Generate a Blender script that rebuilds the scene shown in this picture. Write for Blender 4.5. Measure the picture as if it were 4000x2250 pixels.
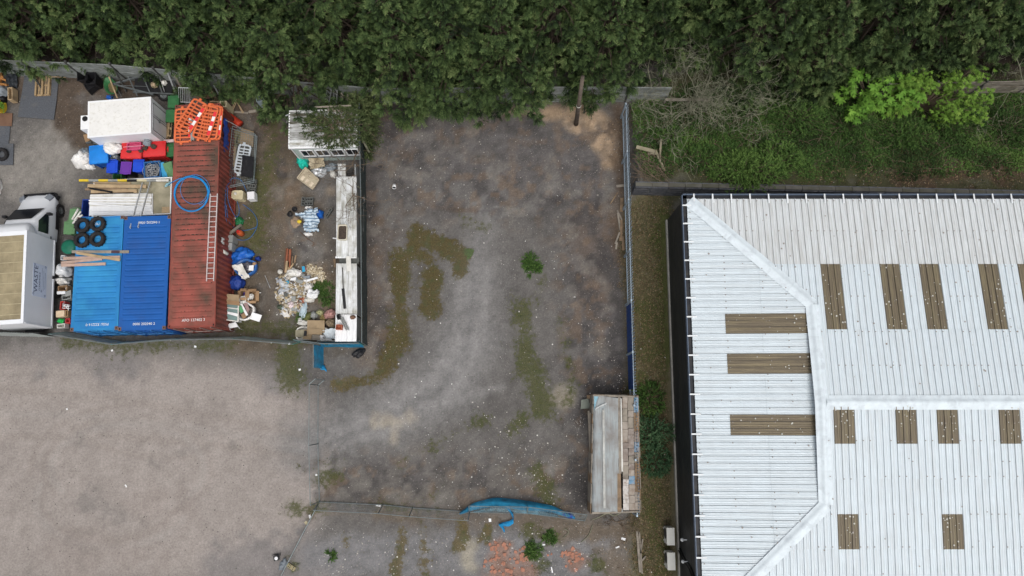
import bpy, bmesh, math, random
import numpy as np
from mathutils import Vector, Matrix, Euler
R = math.radians
random.seed(7)
rng = np.random.default_rng(7)
for o in list(bpy.data.objects):
    bpy.data.objects.remove(o)
SC = bpy.context.scene
COL = SC.collection

# ------------------------------------------------------------------ camera, sky, sun, exposure
CAM_H, TILT, FPX = 40.3, R(9.5), 2871.0
cam_d = bpy.data.cameras.new("camera")
cam_d.sensor_width = 36.0
cam_d.lens = FPX / 4000.0 * 36.0
cam_d.clip_start = 0.5
cam_d.clip_end = 1500
cam = bpy.data.objects.new("camera", cam_d)
cam.location = (0, 0, CAM_H)
cam.rotation_euler = (TILT, 0, 0)
COL.objects.link(cam)
SC.camera = cam

SUN_EL, SUN_AZ = R(66), R(158)     # azimuth clockwise from north: a veiled sun in the south-east
world = bpy.data.worlds.new("World")
SC.world = world
world.use_nodes = True
wn = world.node_tree
wn.nodes.clear()
sky = wn.nodes.new("ShaderNodeTexSky")
sky.sky_type = 'NISHITA'
sky.sun_disc = False
sky.sun_elevation = SUN_EL
sky.sun_rotation = SUN_AZ
sky.air_density = 1.0
sky.dust_density = 6.0
sky.ozone_density = 0.6
hs = wn.nodes.new("ShaderNodeHueSaturation")
hs.inputs['Saturation'].default_value = 0.30      # an overcast sky is nearly grey
bg = wn.nodes.new("ShaderNodeBackground")
bg.inputs[1].default_value = 0.138
wo = wn.nodes.new("ShaderNodeOutputWorld")
wn.links.new(sky.outputs[0], hs.inputs['Color'])
wn.links.new(hs.outputs[0], bg.inputs[0])
wn.links.new(bg.outputs[0], wo.inputs[0])
sun_d = bpy.data.lights.new("sun", 'SUN')
sun_d.energy = 1.0
sun_d.angle = R(40)
sun_d.color = (1.0, 0.97, 0.93)
sun = bpy.data.objects.new("sun", sun_d)
dvec = Vector((math.sin(SUN_AZ) * math.cos(SUN_EL), math.cos(SUN_AZ) * math.cos(SUN_EL), math.sin(SUN_EL)))
sun.rotation_euler = (-dvec).to_track_quat('-Z', 'Y').to_euler()
sun.location = dvec * 80
COL.objects.link(sun)
SC.view_settings.view_transform = 'Standard'
SC.view_settings.look = 'None'
SC.view_settings.gamma = 1.0
SC.view_settings.use_curve_mapping = False
SC.view_settings.exposure = 0.0
SC.cycles.max_bounces = 6
SC.cycles.transparent_max_bounces = 12

# ------------------------------------------------------------------ survey of the photograph: pixel + height -> point on the site
_c, _s = math.cos(TILT), math.sin(TILT)
def P(px, py, z=0.0):
    x = (px - 2000) / FPX
    y = (1125 - py) / FPX
    yy, zz = y * _c + _s, y * _s - _c
    t = (CAM_H - z) / -zz
    return Vector((x * t, yy * t, z))
def to_px(X, Y, Z):
    dx, dy, dz = X, Y, Z - CAM_H
    cy = dy * _c + dz * _s
    cz = -dy * _s + dz * _c
    return 2000 + FPX * dx / -cz, 1125 - FPX * cy / -cz

# ------------------------------------------------------------------ noise
def vnoise(x, y, seed=0):
    xi, yi = np.floor(x).astype(np.int64), np.floor(y).astype(np.int64)
    xf, yf = x - xi, y - yi
    xf, yf = xf * xf * (3 - 2 * xf), yf * yf * (3 - 2 * yf)
    def h(a, b):
        n = (a * 374761393 + b * 668265263 + seed * 974634777) & 0xffffffff
        n = ((n ^ (n >> 13)) * 1274126177) & 0xffffffff
        return ((n ^ (n >> 16)) & 0xffff) / 65535.0
    return (h(xi, yi) * (1 - xf) + h(xi + 1, yi) * xf) * (1 - yf) + (h(xi, yi + 1) * (1 - xf) + h(xi + 1, yi + 1) * xf) * yf
def fbm(x, y, seed=0, oct=4):
    s, a, t = 0, 1.0, 0
    for k in range(oct):
        s = s + a * vnoise(x * 2 ** k, y * 2 ** k, seed + k * 17)
        t += a
        a *= 0.55
    return s / t

# ------------------------------------------------------------------ materials
MATS = {}
def M(name, col, rough=0.75, var=0.18, scale=4.0, stain=None, amt=0.35, sscale=1.3, metal=0.0, bump=0.0, bscale=40.0, spec=0.3, streak=None, alpha=1.0, trans=0.0):
    if name in MATS:
        return MATS[name]
    m = bpy.data.materials.new(name)
    m.use_nodes = True
    nt = m.node_tree
    b = nt.nodes['Principled BSDF']
    L = nt.links.new
    tc = nt.nodes.new('ShaderNodeTexCoord')
    oi = nt.nodes.new('ShaderNodeObjectInfo')
    ad = nt.nodes.new('ShaderNodeVectorMath'); ad.operation = 'MULTIPLY_ADD'
    cmb = nt.nodes.new('ShaderNodeCombineXYZ')
    for i in range(3):
        L(oi.outputs['Random'], cmb.inputs[i])
    ad.inputs[1].default_value = (53.0, 91.0, 37.0)
    L(cmb.outputs[0], ad.inputs[0]); L(tc.outputs['Object'], ad.inputs[2])
    vec = ad.outputs[0]
    def noise(sc, det=5.0, v=None, rgh=0.6):
        n = nt.nodes.new('ShaderNodeTexNoise')
        n.inputs['Scale'].default_value = sc
        n.inputs['Detail'].default_value = det
        n.inputs['Roughness'].default_value = rgh
        L(v or vec, n.inputs['Vector'])
        return n.outputs['Fac']
    def mp(fac, a, b_, c=0.0, d=1.0):
        r = nt.nodes.new('ShaderNodeMapRange')
        r.inputs[1].default_value = a; r.inputs[2].default_value = b_
        r.inputs[3].default_value = c; r.inputs[4].default_value = d
        L(fac, r.inputs[0])
        return r.outputs[0]
    def mix(f, a, b_):
        x = nt.nodes.new('ShaderNodeMix'); x.data_type = 'RGBA'
        if isinstance(f, (int, float)): x.inputs[0].default_value = f
        else: L(f, x.inputs[0])
        for s_, v_ in ((6, a), (7, b_)):
            if isinstance(v_, tuple): x.inputs[s_].default_value = (*v_[:3], 1)
            else: L(v_, x.inputs[s_])
        return x.outputs[2]
    lo = tuple(c * (1 - var) for c in col); hi = tuple(min(1, c * (1 + var)) for c in col)
    c1 = mix(mp(noise(scale), 0.3, 0.7), lo, hi)
    if stain:
        f = mp(noise(sscale, 8.0), 0.62 - amt * 0.35, 0.78 - amt * 0.2, 0, min(1, amt * 2))
        c1 = mix(f, c1, stain)
    if streak:      # (colour, axis, amount): long stains along one axis
        mpn = nt.nodes.new('ShaderNodeMapping')
        scv = [14.0, 14.0, 14.0]; scv[streak[1]] = 0.7
        mpn.inputs['Scale'].default_value = scv
        L(vec, mpn.inputs['Vector'])
        f = mp(noise(1.0, 6.0, mpn.outputs[0]), 0.48, 0.68, 0, streak[2])
        c1 = mix(f, c1, streak[0])
    L(c1, b.inputs['Base Color'])
    b.inputs['Roughness'].default_value = rough
    b.inputs['Metallic'].default_value = metal
    b.inputs['Specular IOR Level'].default_value = spec
    if alpha < 1: b.inputs['Alpha'].default_value = alpha
    if trans: b.inputs['Transmission Weight'].default_value = trans
    if bump:
        bp = nt.nodes.new('ShaderNodeBump')
        bp.inputs['Strength'].default_value = bump
        bp.inputs['Distance'].default_value = 0.03
        L(noise(bscale, 6.0), bp.inputs['Height'])
        L(bp.outputs[0], b.inputs['Normal'])
    MATS[name] = m
    return m
def Mattr(name, ramp, attr='tone', rough=0.8, spec=0.2, nvar=0.25, nscale=6.0, trans=0.0):
    """colour ramp driven by a tone stored with the geometry"""
    m = bpy.data.materials.new(name); m.use_nodes = True
    nt = m.node_tree; b = nt.nodes['Principled BSDF']; L = nt.links.new
    at = nt.nodes.new('ShaderNodeAttribute'); at.attribute_name = attr
    tc = nt.nodes.new('ShaderNodeTexCoord')
    n = nt.nodes.new('ShaderNodeTexNoise'); n.inputs['Scale'].default_value = nscale; n.inputs['Detail'].default_value = 4
    L(tc.outputs['Object'], n.inputs['Vector'])
    ma = nt.nodes.new('ShaderNodeMath'); ma.operation = 'MULTIPLY_ADD'
    su = nt.nodes.new('ShaderNodeMath'); su.operation = 'SUBTRACT'; su.inputs[1].default_value = 0.5
    L(n.outputs['Fac'], su.inputs[0]); L(su.outputs[0], ma.inputs[0]); ma.inputs[1].default_value = nvar * 2; L(at.outputs['Fac'], ma.inputs[2])
    cr = nt.nodes.new('ShaderNodeValToRGB')
    els = cr.color_ramp.elements
    while len(els) < len(ramp): els.new(0.5)
    for e, (p, c) in zip(els, ramp):
        e.position = p; e.color = (*c, 1)
    L(ma.outputs[0], cr.inputs[0]); L(cr.outputs[0], b.inputs['Base Color'])
    b.inputs['Roughness'].default_value = rough
    b.inputs['Specular IOR Level'].default_value = spec
    MATS[name] = m
    return m

# ------------------------------------------------------------------ mesh building
class MB:
    def __init__(s):
        s.v, s.f = [], []
    def add(s, vs, fs):
        n = len(s.v)
        s.v.extend(tuple(v) for v in vs)
        s.f.extend(tuple(i + n for i in f) for f in fs)
        return s
    def box(s, c, d, rz=0.0, rx=0.0, ry=0.0, taper=1.0):
        m = Euler((rx, ry, rz)).to_matrix()
        vs = []
        for z in (-.5, .5):
            k = taper if z < 0 else 1.0
            for x, y in ((-.5, -.5), (.5, -.5), (.5, .5), (-.5, .5)):
                vs.append(Vector(c) + m @ Vector((x * d[0] * k, y * d[1] * k, z * d[2])))
        return s.add(vs, [(3, 2, 1, 0), (4, 5, 6, 7), (0, 1, 5, 4), (1, 2, 6, 5), (2, 3, 7, 6), (3, 0, 4, 7)])
    def beam(s, p, q, w, h, up=(0, 0, 1)):
        p, q = Vector(p), Vector(q)
        d = (q - p).normalized()
        u = Vector(up)
        if abs(d.dot(u)) > .97: u = Vector((0, 1, 0))
        sd = d.cross(u).normalized(); u = sd.cross(d).normalized()
        vs = []
        for a in (p, q):
            for i, j in ((-.5, -.5), (.5, -.5), (.5, .5), (-.5, .5)):
                vs.append(a + sd * (w * i) + u * (h * j))
        return s.add(vs, [(0, 1, 2, 3), (7, 6, 5, 4), (0, 4, 5, 1), (1, 5, 6, 2), (2, 6, 7, 3), (3, 7, 4, 0)])
    def tube(s, pts, r, n=6, closed=False, cap=True):
        pts = [Vector(p) for p in pts]
        N = len(pts)
        rr = r if isinstance(r, (list, tuple)) else [r] * N
        vs, fs = [], []
        ref = Vector((0.13, 0.27, 0.95))
        for i, p in enumerate(pts):
            a = pts[(i - 1) % N] if (closed or i > 0) else p
            b = pts[(i + 1) % N] if (closed or i < N - 1) else p
            d = (b - a).normalized() if (b - a).length > 1e-9 else Vector((0, 0, 1))
            u = ref if abs(d.dot(ref)) < .95 else Vector((1, 0, 0))
            sd = d.cross(u).normalized(); w = sd.cross(d)
            for k in range(n):
                t = 2 * math.pi * k / n
                vs.append(p + (sd * math.cos(t) + w * math.sin(t)) * rr[i])
        for i in range(N if closed else N - 1):
            j = (i + 1) % N
            for k in range(n):
                l = (k + 1) % n
                fs.append((i * n + k, i * n + l, j * n + l, j * n + k))
        if cap and not closed:
            fs.append(tuple(range(n - 1, -1, -1))); fs.append(tuple((N - 1) * n + k for k in range(n)))
        return s.add(vs, fs)
    def prism(s, poly, z0, z1):
        n = len(poly)
        ar = sum(poly[i][0] * poly[(i + 1) % n][1] - poly[(i + 1) % n][0] * poly[i][1] for i in range(n))
        if ar < 0: poly = poly[::-1]
        vs = [(p[0], p[1], z0) for p in poly] + [(p[0], p[1], z1) for p in poly]
        fs = [tuple(range(n - 1, -1, -1)), tuple(range(n, 2 * n))] + [(i, (i + 1) % n, n + (i + 1) % n, n + i) for i in range(n)]
        return s.add(vs, fs)
    def slab(s, pts, th):
        """plate through 3-D corner points, thickness th downwards along its normal"""
        pts = [Vector(p) for p in pts]
        nrm = (pts[1] - pts[0]).cross(pts[-1] - pts[0]).normalized()
        if nrm.z < 0:
            pts = pts[::-1]; nrm = -nrm
        n = len(pts)
        vs = [p - nrm * th for p in pts] + pts
        fs = [tuple(range(n - 1, -1, -1)), tuple(range(n, 2 * n))] + [(i, (i + 1) % n, n + (i + 1) % n, n + i) for i in range(n)]
        return s.add(vs, fs)
    def lathe(s, prof, n=20, c=(0, 0, 0)):
        vs = [(c[0] + r * math.cos(2 * math.pi * k / n), c[1] + r * math.sin(2 * math.pi * k / n), c[2] + z) for r, z in prof for k in range(n)]
        fs = [(i * n + k, i * n + (k + 1) % n, (i + 1) * n + (k + 1) % n, (i + 1) * n + k) for i in range(len(prof) - 1) for k in range(n)]
        return s.add(vs, fs)
    def grid(s, pts):
        nu, nv = len(pts), len(pts[0])
        vs = [p for row in pts for p in row]
        fs = [(i * nv + j, (i + 1) * nv + j, (i + 1) * nv + j + 1, i * nv + j + 1) for i in range(nu - 1) for j in range(nv - 1)]
        return s.add(vs, fs)
    def blob(s, c, rad, seed=0, amp=.18, freq=2.2, flat=0.35, nu=30, nv=17):
        """creased sack: ellipsoid with folds, resting flat"""
        r0 = random.Random(seed)
        ph = [(r0.uniform(-1, 1), r0.uniform(-1, 1), r0.uniform(-1, 1), r0.uniform(0, 6)) for _ in range(14)]
        vs = []
        for i in range(nv + 1):
            th = math.pi * i / nv
            for k in range(nu):
                a = 2 * math.pi * k / nu
                d = (math.sin(th) * math.cos(a), math.sin(th) * math.sin(a), math.cos(th))
                q = 0
                for i_, (x, y, z, p) in enumerate(ph):
                    f_ = freq * (2 if i_ < 6 else 3.6)
                    q += (abs(math.sin((d[0] * x + d[1] * y + d[2] * z) * f_ + p)) - .6) * (1 if i_ < 6 else .28)
                k_ = 1 + amp * q / 1.9
                z = d[2] * rad[2] * k_
                if z < -rad[2] * flat: z = -rad[2] * flat
                vs.append((c[0] + d[0] * rad[0] * k_, c[1] + d[1] * rad[1] * k_, c[2] + z + rad[2] * flat))
        fs = [(i * nu + k, (i + 1) * nu + k, (i + 1) * nu + (k + 1) % nu, i * nu + (k + 1) % nu) for i in range(nv) for k in range(nu)]
        return s.add(vs, fs)
    def mesh(s, name='mesh'):
        me = bpy.data.meshes.new(name)
        me.from_pydata([tuple(v) for v in s.v], [], s.f)
        me.update()
        return me

def npmesh(name, verts, faces, tone=None):
    """fast mesh from numpy arrays (all faces the same size)"""
    me = bpy.data.meshes.new(name)
    nv, nf, k = len(verts), len(faces), faces.shape[1]
    me.vertices.add(nv); me.vertices.foreach_set('co', np.asarray(verts, np.float32).ravel())
    me.loops.add(nf * k); me.loops.foreach_set('vertex_index', np.asarray(faces, np.int32).ravel())
    me.polygons.add(nf); me.polygons.foreach_set('loop_start', np.arange(0, nf * k, k, dtype=np.int32))
    me.update(calc_edges=True)
    if tone is not None:
        a = me.attributes.new('tone', 'FLOAT', 'POINT'); a.data.foreach_set('value', np.asarray(tone, np.float32))
    return me

def link(name, me, mat=None, parent=None, loc=None, rot=None, smooth=False):
    if isinstance(me, MB): me = me.mesh(name)
    o = bpy.data.objects.new(name, me)
    COL.objects.link(o)
    if mat is not None and len(me.materials) == 0: me.materials.append(mat)
    if parent is not None: o.parent = parent
    if loc is not None: o.location = loc
    if rot is not None: o.rotation_euler = rot if hasattr(rot, '__len__') else (0, 0, rot)
    if smooth:
        me.polygons.foreach_set('use_smooth', [True] * len(me.polygons))
    return o
def tag(o, label, cat, group=None, kind=None):
    o['label'] = label; o['category'] = cat
    if group: o['group'] = group
    if kind: o['kind'] = kind
    return o
def thing(name, label, cat, loc=(0, 0, 0), rot=0.0, group=None):
    o = bpy.data.objects.new(name, None)
    o.empty_display_size = 0.2
    COL.objects.link(o)
    o.location = loc
    o.rotation_euler = rot if hasattr(rot, '__len__') else (0, 0, rot)
    return tag(o, label, cat, group)
def part(par, name, mb, mat, smooth=False, label=None, kind=None, loc=None, rot=None):
    o = link(name, mb, mat, par, loc, rot, smooth)
    if label: o['label'] = label
    if kind: o['kind'] = kind
    return o
def solo(name, label, cat, mb, mat, loc=None, rot=None, group=None, smooth=False):
    return tag(link(name, mb, mat, None, loc, rot, smooth), label, cat, group)
def structure(name, me, mat, smooth=False):
    o = link(name, me, mat, None, None, None, smooth); o['kind'] = 'structure'; return o
def stuff(name, me, mat, label, cat):
    o = link(name, me, mat); o['kind'] = 'stuff'; o['label'] = label; o['category'] = cat
    return o
def solo_w(name, label, cat, mb, mat, group=None, smooth=False):
    """a one-mesh thing whose geometry was written in site coordinates: move its origin to its base"""
    vs = np.array([tuple(v) for v in mb.v]); c = (vs.min(0) + vs.max(0)) / 2; c[2] = vs[:, 2].min()
    m2 = MB(); m2.v = [tuple(v) for v in vs - c]; m2.f = mb.f
    return solo(name, label, cat, m2, mat, tuple(c), None, group, smooth)
def text(par, body, size, loc, rot, mat, name='lettering'):
    cu = bpy.data.curves.new(name, 'FONT'); cu.body = body; cu.size = size
    cu.align_x = 'CENTER'; cu.align_y = 'CENTER'; cu.extrude = 0.0; cu.resolution_u = 2
    cu.materials.append(mat)
    tmp = bpy.data.objects.new(name, cu); COL.objects.link(tmp)
    bpy.context.view_layer.update()
    me = bpy.data.meshes.new_from_object(tmp.evaluated_get(bpy.context.evaluated_depsgraph_get()))
    bpy.data.objects.remove(tmp)
    o = bpy.data.objects.new(name, me); COL.objects.link(o)
    o.parent = par; o.location = loc; o.rotation_euler = rot
    return o
# ------------------------------------------------------------------ ground
WALL_A, WALL_B = P(2490, 718, 1.5), P(4000, 752, 1.5)
def wall_y(x):
    return WALL_A.y + (x - WALL_A.x) / (WALL_B.x - WALL_A.x) * (WALL_B.y - WALL_A.y)
def sm(a, b, x):
    t = np.clip((x - a) / (b - a), 0, 1)
    return t * t * (3 - 2 * t)
def gz(x, y):
    x = np.asarray(x, float); y = np.asarray(y, float)
    wy = wall_y(x)
    bank = np.where(y > wy, 1.38 - np.clip((y - wy) / 5.2, 0, 1) * 1.05, 0.0)
    return bank * sm(6.75, 6.95, x) + 0.05 * (fbm(x * 0.35, y * 0.35, 3, 3) - 0.5)
def gzf(x, y):
    return float(gz(np.array([x]), np.array([y]))[0])

gx = np.concatenate([[-600, -250, -110, -60, -44], np.arange(-36, 36.01, 0.13), [44, 60, 110, 250, 600]])
gy = np.concatenate([[-600, -250, -100, -50, -24], np.arange(-12, 32.01, 0.13), [40, 60, 110, 250, 600]])
GX, GY = np.meshgrid(gx, gy)
GX, GY = GX.ravel(), GY.ravel()
GZ = gz(GX, GY)
gpx, gpy = to_px(np.clip(GX, -40, 40), np.clip(GY, -14, 34), 0 * GX)
def caps(px, py, items):
    """union of capsules (x0,y0,x1,y1,r) -> signed distance in survey pixels"""
    d = np.full(px.shape, 1e9)
    for it in items:
        if len(it) == 3:
            x0, y0, r = it; x1, y1 = x0, y0
        else:
            x0, y0, x1, y1, r = it
        dx, dy = x1 - x0, y1 - y0
        L2 = dx * dx + dy * dy
        t = np.clip(((px - x0) * dx + (py - y0) * dy) / L2, 0, 1) if L2 else 0
        d = np.minimum(d, np.hypot(px - x0 - t * dx, py - y0 - t * dy) - r)
    return d
n_big = fbm(GX * 0.5, GY * 0.5, 11, 4)
n_mid = fbm(GX * 1.6, GY * 1.6, 23, 4)
n_fine = fbm(GX * 4.1, GY * 4.1, 31, 3)
def mask(items, soft, wob=60, px=None, py=None, nb=None, nm=None):
    px = gpx if px is None else px; py = gpy if py is None else py
    nb = n_big if nb is None else nb; nm = n_mid if nm is None else nm
    d = caps(px, py, items) + (nb - .5) * wob * 3.2 + (nm - .5) * wob * 3.0
    return 1 - sm(-soft, soft, d)
GRASS = [(1570, 1000, 1560, 1330, 36), (1555, 1330, 1500, 1450, 36), (1500, 1460, 1360, 1500, 18), (1625, 890, 1600, 1000, 30),
         (1660, 930, 1800, 1000, 34), (1800, 980, 1800, 1060, 26), (1690, 1080, 1670, 1210, 34), (1640, 1000, 1670, 1010, 20)]
GREEN = [(2075, 1035, 24), (2085, 1060, 18), (2050, 1210, 2060, 1450, 44), (2080, 1450, 2120, 1600, 56), (2180, 1250, 2220, 1420, 20), (2120, 1060, 2100, 1200, 14), (2240, 1480, 2220, 1560, 20), (2010, 1360, 10), (2050, 1620, 2000, 1680, 26),
         (260, 1345, 420, 1352, 26), (470, 1352, 900, 1345, 26), (1130, 1380, 1140, 1490, 52), (1010, 690, 1000, 950, 44), (1080, 480, 1040, 700, 20), (940, 1270, 1150, 1290, 34), (1260, 1120, 1270, 1180, 24), (1180, 1250, 30),
         (1270, 1860, 1330, 1850, 34), (1260, 1990, 1160, 2000, 36), (1160, 1985, 34), (1700, 1750, 28), (1690, 1940, 26), (2110, 1850, 2140, 1940, 40), (2060, 2080, 2110, 2200, 24), (2110, 2090, 2170, 2100, 22), (2330, 2210, 40),
         (1140, 2215, 30), (1820, 860, 1900, 880, 26), (1560, 1800, 1900, 1640, 14), (1350, 1970, 1700, 1990, 14)]
MOSS2 = [(1345, 2070, 1350, 2140, 16), (1560, 2060, 1565, 2110, 16), (1665, 2060, 1660, 2150, 22), (1800, 2040, 1790, 2130, 20), (1560, 2150, 1540, 2250, 16), (1905, 2060, 1900, 2110, 16), (1660, 2190, 1670, 2250, 18), (1440, 1470, 1300, 1500, 16)]
LITTER_ZONE = [(2530, 830, 2560, 2250, 95)]
BANK = [(2740, 480, 4050, 470, 230), (2560, 420, 2640, 620, 90), (2540, 560, 2540, 660, 50), (2560, 690, 4050, 700, 70), (2640, 750, 4050, 770, 60)]
alb = np.empty((len(GX), 3)); alb[:] = (0.126, 0.119, 0.113)
def lay(col, w):
    w = w[:, None]
    alb[:] = alb * (1 - w) + np.array(col) * w
lay((0.104, 0.097, 0.095), mask([(1500, 560, 2300, 640, 150), (2330, 800, 2380, 1500, 110)], 90, 22))
lay((0.125, 0.1, 0.084), mask([(1450, 900, 1440, 1350, 50), (2280, 900, 2330, 1150, 60)], 60, 24) * .8)
lay((0.132, 0.122, 0.112), mask([(1280, 1900, 2240, 1900, 90)], 60, 24))
lay((0.305, 0.272, 0.25), mask([(-200, 1850, 860, 1850, 430), (-200, 1450, 700, 1450, 60), (860, 1600, 1180, 1640, 90), (860, 2000, 1050, 1800, 120)], 80, 16))
TRACK = [(1180, 1740, 1500, 1640, 86), (1500, 1640, 1740, 1500, 110), (1740, 1500, 1830, 1320, 120), (1830, 1320, 1860, 1050, 84), (1860, 1050, 1900, 820, 40)]
lay((0.205, 0.2, 0.197), mask(TRACK, 90, 14) * .95)
def ruts(col, lines, r_, w, soft=9):
    it = [(p[0], p[1], q[0], q[1], r_) for ln in lines for p, q in zip(ln[:-1], ln[1:])]
    lay(col, mask(it, soft, 3) * w)
def arc(cx, cy, rx, ry, a0, a1, n=14):
    return [(cx + rx * math.cos(R(a0 + (a1 - a0) * k / n)), cy + ry * math.sin(R(a0 + (a1 - a0) * k / n))) for k in range(n + 1)]
ruts((0.25, 0.243, 0.238), [[(1230, 1720), (1500, 1600), (1690, 1480), (1780, 1320), (1800, 1080)], [(1240, 1790), (1530, 1680), (1770, 1540), (1880, 1340), (1900, 1050)], [(1560, 1600), (1800, 1560), (1960, 1510)]], 16, .45, 16)
ruts((0.14, 0.137, 0.136), [[(1235, 1755), (1515, 1640), (1735, 1510), (1830, 1330), (1850, 1080)], arc(2000, 900, 240, 330, 200, 300), arc(1980, 930, 300, 400, 205, 290)], 9, .4, 12)
ruts((0.255, 0.222, 0.2), [arc(500, 1830, 330, 200, 150, 420), arc(520, 1840, 400, 260, 180, 330), arc(420, 1960, 260, 150, 20, 200), arc(760, 1700, 420, 90, 90, 190), [(1180, 1700), (900, 1640), (500, 1560), (0, 1520)], [(1180, 1790), (860, 1740), (400, 1700), (0, 1710)]], 12, .4, 12)
ruts((0.31, 0.287, 0.268), [arc(500, 1830, 300, 175, 150, 420), arc(440, 1960, 300, 180, 20, 200), [(1180, 1745), (880, 1690), (450, 1630), (0, 1615)]], 12, .4, 14)
lay((0.215, 0.2, 0.195), mask([(900, 2250, 1250, 2200, 120), (1050, 1500, 30), (100, 1380, 500, 1390, 30)], 60) * .85)
lay((0.235, 0.22, 0.2), mask([(90, 700, 250, 560, 95), (170, 640, 170, 740, 100)], 50, 40))
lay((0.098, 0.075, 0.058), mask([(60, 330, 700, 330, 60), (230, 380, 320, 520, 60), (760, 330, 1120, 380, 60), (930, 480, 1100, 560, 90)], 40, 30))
lay((0.12, 0.097, 0.072), mask([(970, 640, 980, 1300, 110), (1100, 700, 1280, 1250, 110)], 60, 40))
lay((0.17, 0.16, 0.15), mask([(1230, 980, 1160, 860, 40)], 40, 40))
lay((0.28, 0.22, 0.16), mask([(1285, 740, 26), (1220, 1080, 1240, 1120, 30)], 26, 20))
lay((0.07, 0.06, 0.056), mask([(1430, 450, 1540, 440, 80), (1440, 560, 40), (1420, 700, 1430, 900, 26)], 50, 40))
lay((0.36, 0.265, 0.18), mask([(2255, 455, 2345, 520, 62), (2330, 520, 2385, 610, 46), (2130, 440, 2230, 445, 24), (1980, 435, 2090, 440, 14)], 22, 12))
lay((0.12, 0.085, 0.06), mask([(2420, 430, 2440, 1000, 22), (2425, 700, 2430, 960, 34)], 24, 24) * .85)
lay((0.066, 0.062, 0.062), mask([(2400, 1330, 2420, 1500, 66), (2260, 1640, 2260, 1960, 26), (2310, 1470, 40), (2360, 1000, 2420, 1250, 16)], 50, 46) * .85)
lay((0.26, 0.235, 0.19), mask([(2200, 1550, 40)], 34, 24))
lay((0.42, 0.37, 0.29), mask([(1530, 1650, 1540, 1720, 20), (1470, 1660, 1600, 1640, 18)], 24, 26) * .55)
lay((0.19, 0.188, 0.192), mask([(1250, 2160, 2350, 2170, 90)], 40, 30) * .85)
lay((0.15, 0.12, 0.09), mask([(2150, 2070, 2480, 2080, 46), (2380, 2150, 2440, 2250, 50), (1220, 2000, 2200, 2040, 20)], 40, 40) * .85)
lay((0.27, 0.165, 0.125), mask([(1960, 2160, 1940, 2240, 46), (2020, 2170, 2050, 2190, 30), (2000, 2230, 2060, 2230, 26), (2240, 2170, 2270, 2200, 24), (1200, 2005, 1240, 2010, 10)], 20, 26) * .8)
lay((0.40, 0.36, 0.27), mask([(1830, 2150, 1830, 2200, 26)], 24, 20) * .6)
lay((0.12, 0.105, 0.06), mask(LITTER_ZONE, 30, 8))
lay((0.062, 0.062, 0.033), mask(BANK, 36, 26))
lay((0.10, 0.062, 0.045), mask([(3500, 690, 4050, 690, 40), (2560, 560, 2620, 640, 30)], 40, 60) * .7)
lay((0.295, 0.255, 0.232), mask([(560, 1960, 700, 1990, 60), (300, 2150, 520, 2160, 60), (650, 2200, 30)], 60, 60) * .45)
lay((0.2, 0.185, 0.175), mask([(250, 1750, 360, 1690, 14), (600, 1800, 900, 1720, 12), (945, 1462, 10), (320, 1960, 520, 2040, 12)], 30, 40) * .5)
lay((0.07, 0.066, 0.066), mask([(1760, 560, 1900, 540, 5), (1900, 540, 1990, 600, 5), (1990, 600, 2030, 640, 5), (1830, 600, 1960, 640, 5), (1650, 800, 1900, 830, 8), (1560, 640, 1640, 600, 5)], 16, 14) * .6)
lay((0.15, 0.105, 0.075), mask([(1690, 812, 1860, 824, 6)], 10, 8) * .8)
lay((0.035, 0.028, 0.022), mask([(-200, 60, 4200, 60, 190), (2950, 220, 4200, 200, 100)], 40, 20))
inplot = mask([(1500, 500, 2350, 520, 60), (1480, 520, 1480, 1400, 60), (2250, 560, 2330, 1850, 110), (1300, 1880, 2200, 1900, 100), (1500, 700, 2300, 760, 120), (980, 450, 980, 1250, 60), (1100, 700, 1260, 1200, 90)], 90, 10)
n_a, n_b, n_c = fbm(GX * 1.1, GY * 1.1, 51, 5), fbm(GX * 1.9, GY * 1.9, 57, 5), fbm(GX * .9, GY * .9, 63, 5)
lay((0.068, 0.063, 0.063), inplot * sm(.5, .64, n_a) * .75)
lay((0.155, 0.112, 0.08), inplot * sm(.52, .66, n_b) * .6)
lay((0.21, 0.195, 0.175), inplot * sm(.56, .68, n_c) * .45)
alb *= np.clip(0.96 + (0.4 * (n_mid - .5) + .28 * (n_big - .5) + 0.5 * (n_fine - .5)) * np.where((gpx < 1200) & (gpy > 1350), .6, 1.0), .4, 1.7)[:, None]
far_ = (np.abs(GX) > 36.2) | (GY > 32.2) | (GY < -12.2)
alb[far_] = (.1, .092, .075)
# plants creeping over it: colour and amount
cov = np.zeros((len(GX), 4))
def grow(col, w):
    k = w > cov[:, 3]
    cov[k, :3] = np.array(col); cov[:, 3] = np.maximum(cov[:, 3], w)
grow((0.074, 0.057, 0.014), mask(GRASS, 52, 14) * 1.05)
grow((0.07, 0.074, 0.026), mask(GREEN, 64, 18) * .82)
grow((0.055, 0.1, 0.022), mask([(2075, 1035, 22), (2085, 1055, 16), (1262, 1150, 20), (2085, 2130, 2090, 2170, 18), (2140, 2095, 16), (1830, 985, 20)], 14, 14))
grow((0.1, 0.078, 0.03), mask(MOSS2, 26, 24) * .8)
grow((0.075, 0.09, 0.028), mask([(2590, 830, 2590, 1480, 34), (2510, 1180, 2530, 1400, 30), (2500, 1480, 2560, 1900, 40), (2530, 1950, 2600, 2250, 20)], 70, 26) * .9)
grow((0.052, 0.075, 0.023), mask([(3150, 560, 3900, 520, 130), (2850, 520, 90), (2600, 560, 2760, 640, 60), (3000, 680, 3300, 690, 40)], 70, 40) * .8)
me = bpy.data.meshes.new('ground')
nx, ny = len(gx), len(gy)
ii, jj = np.meshgrid(np.arange(nx - 1), np.arange(ny - 1))
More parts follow.
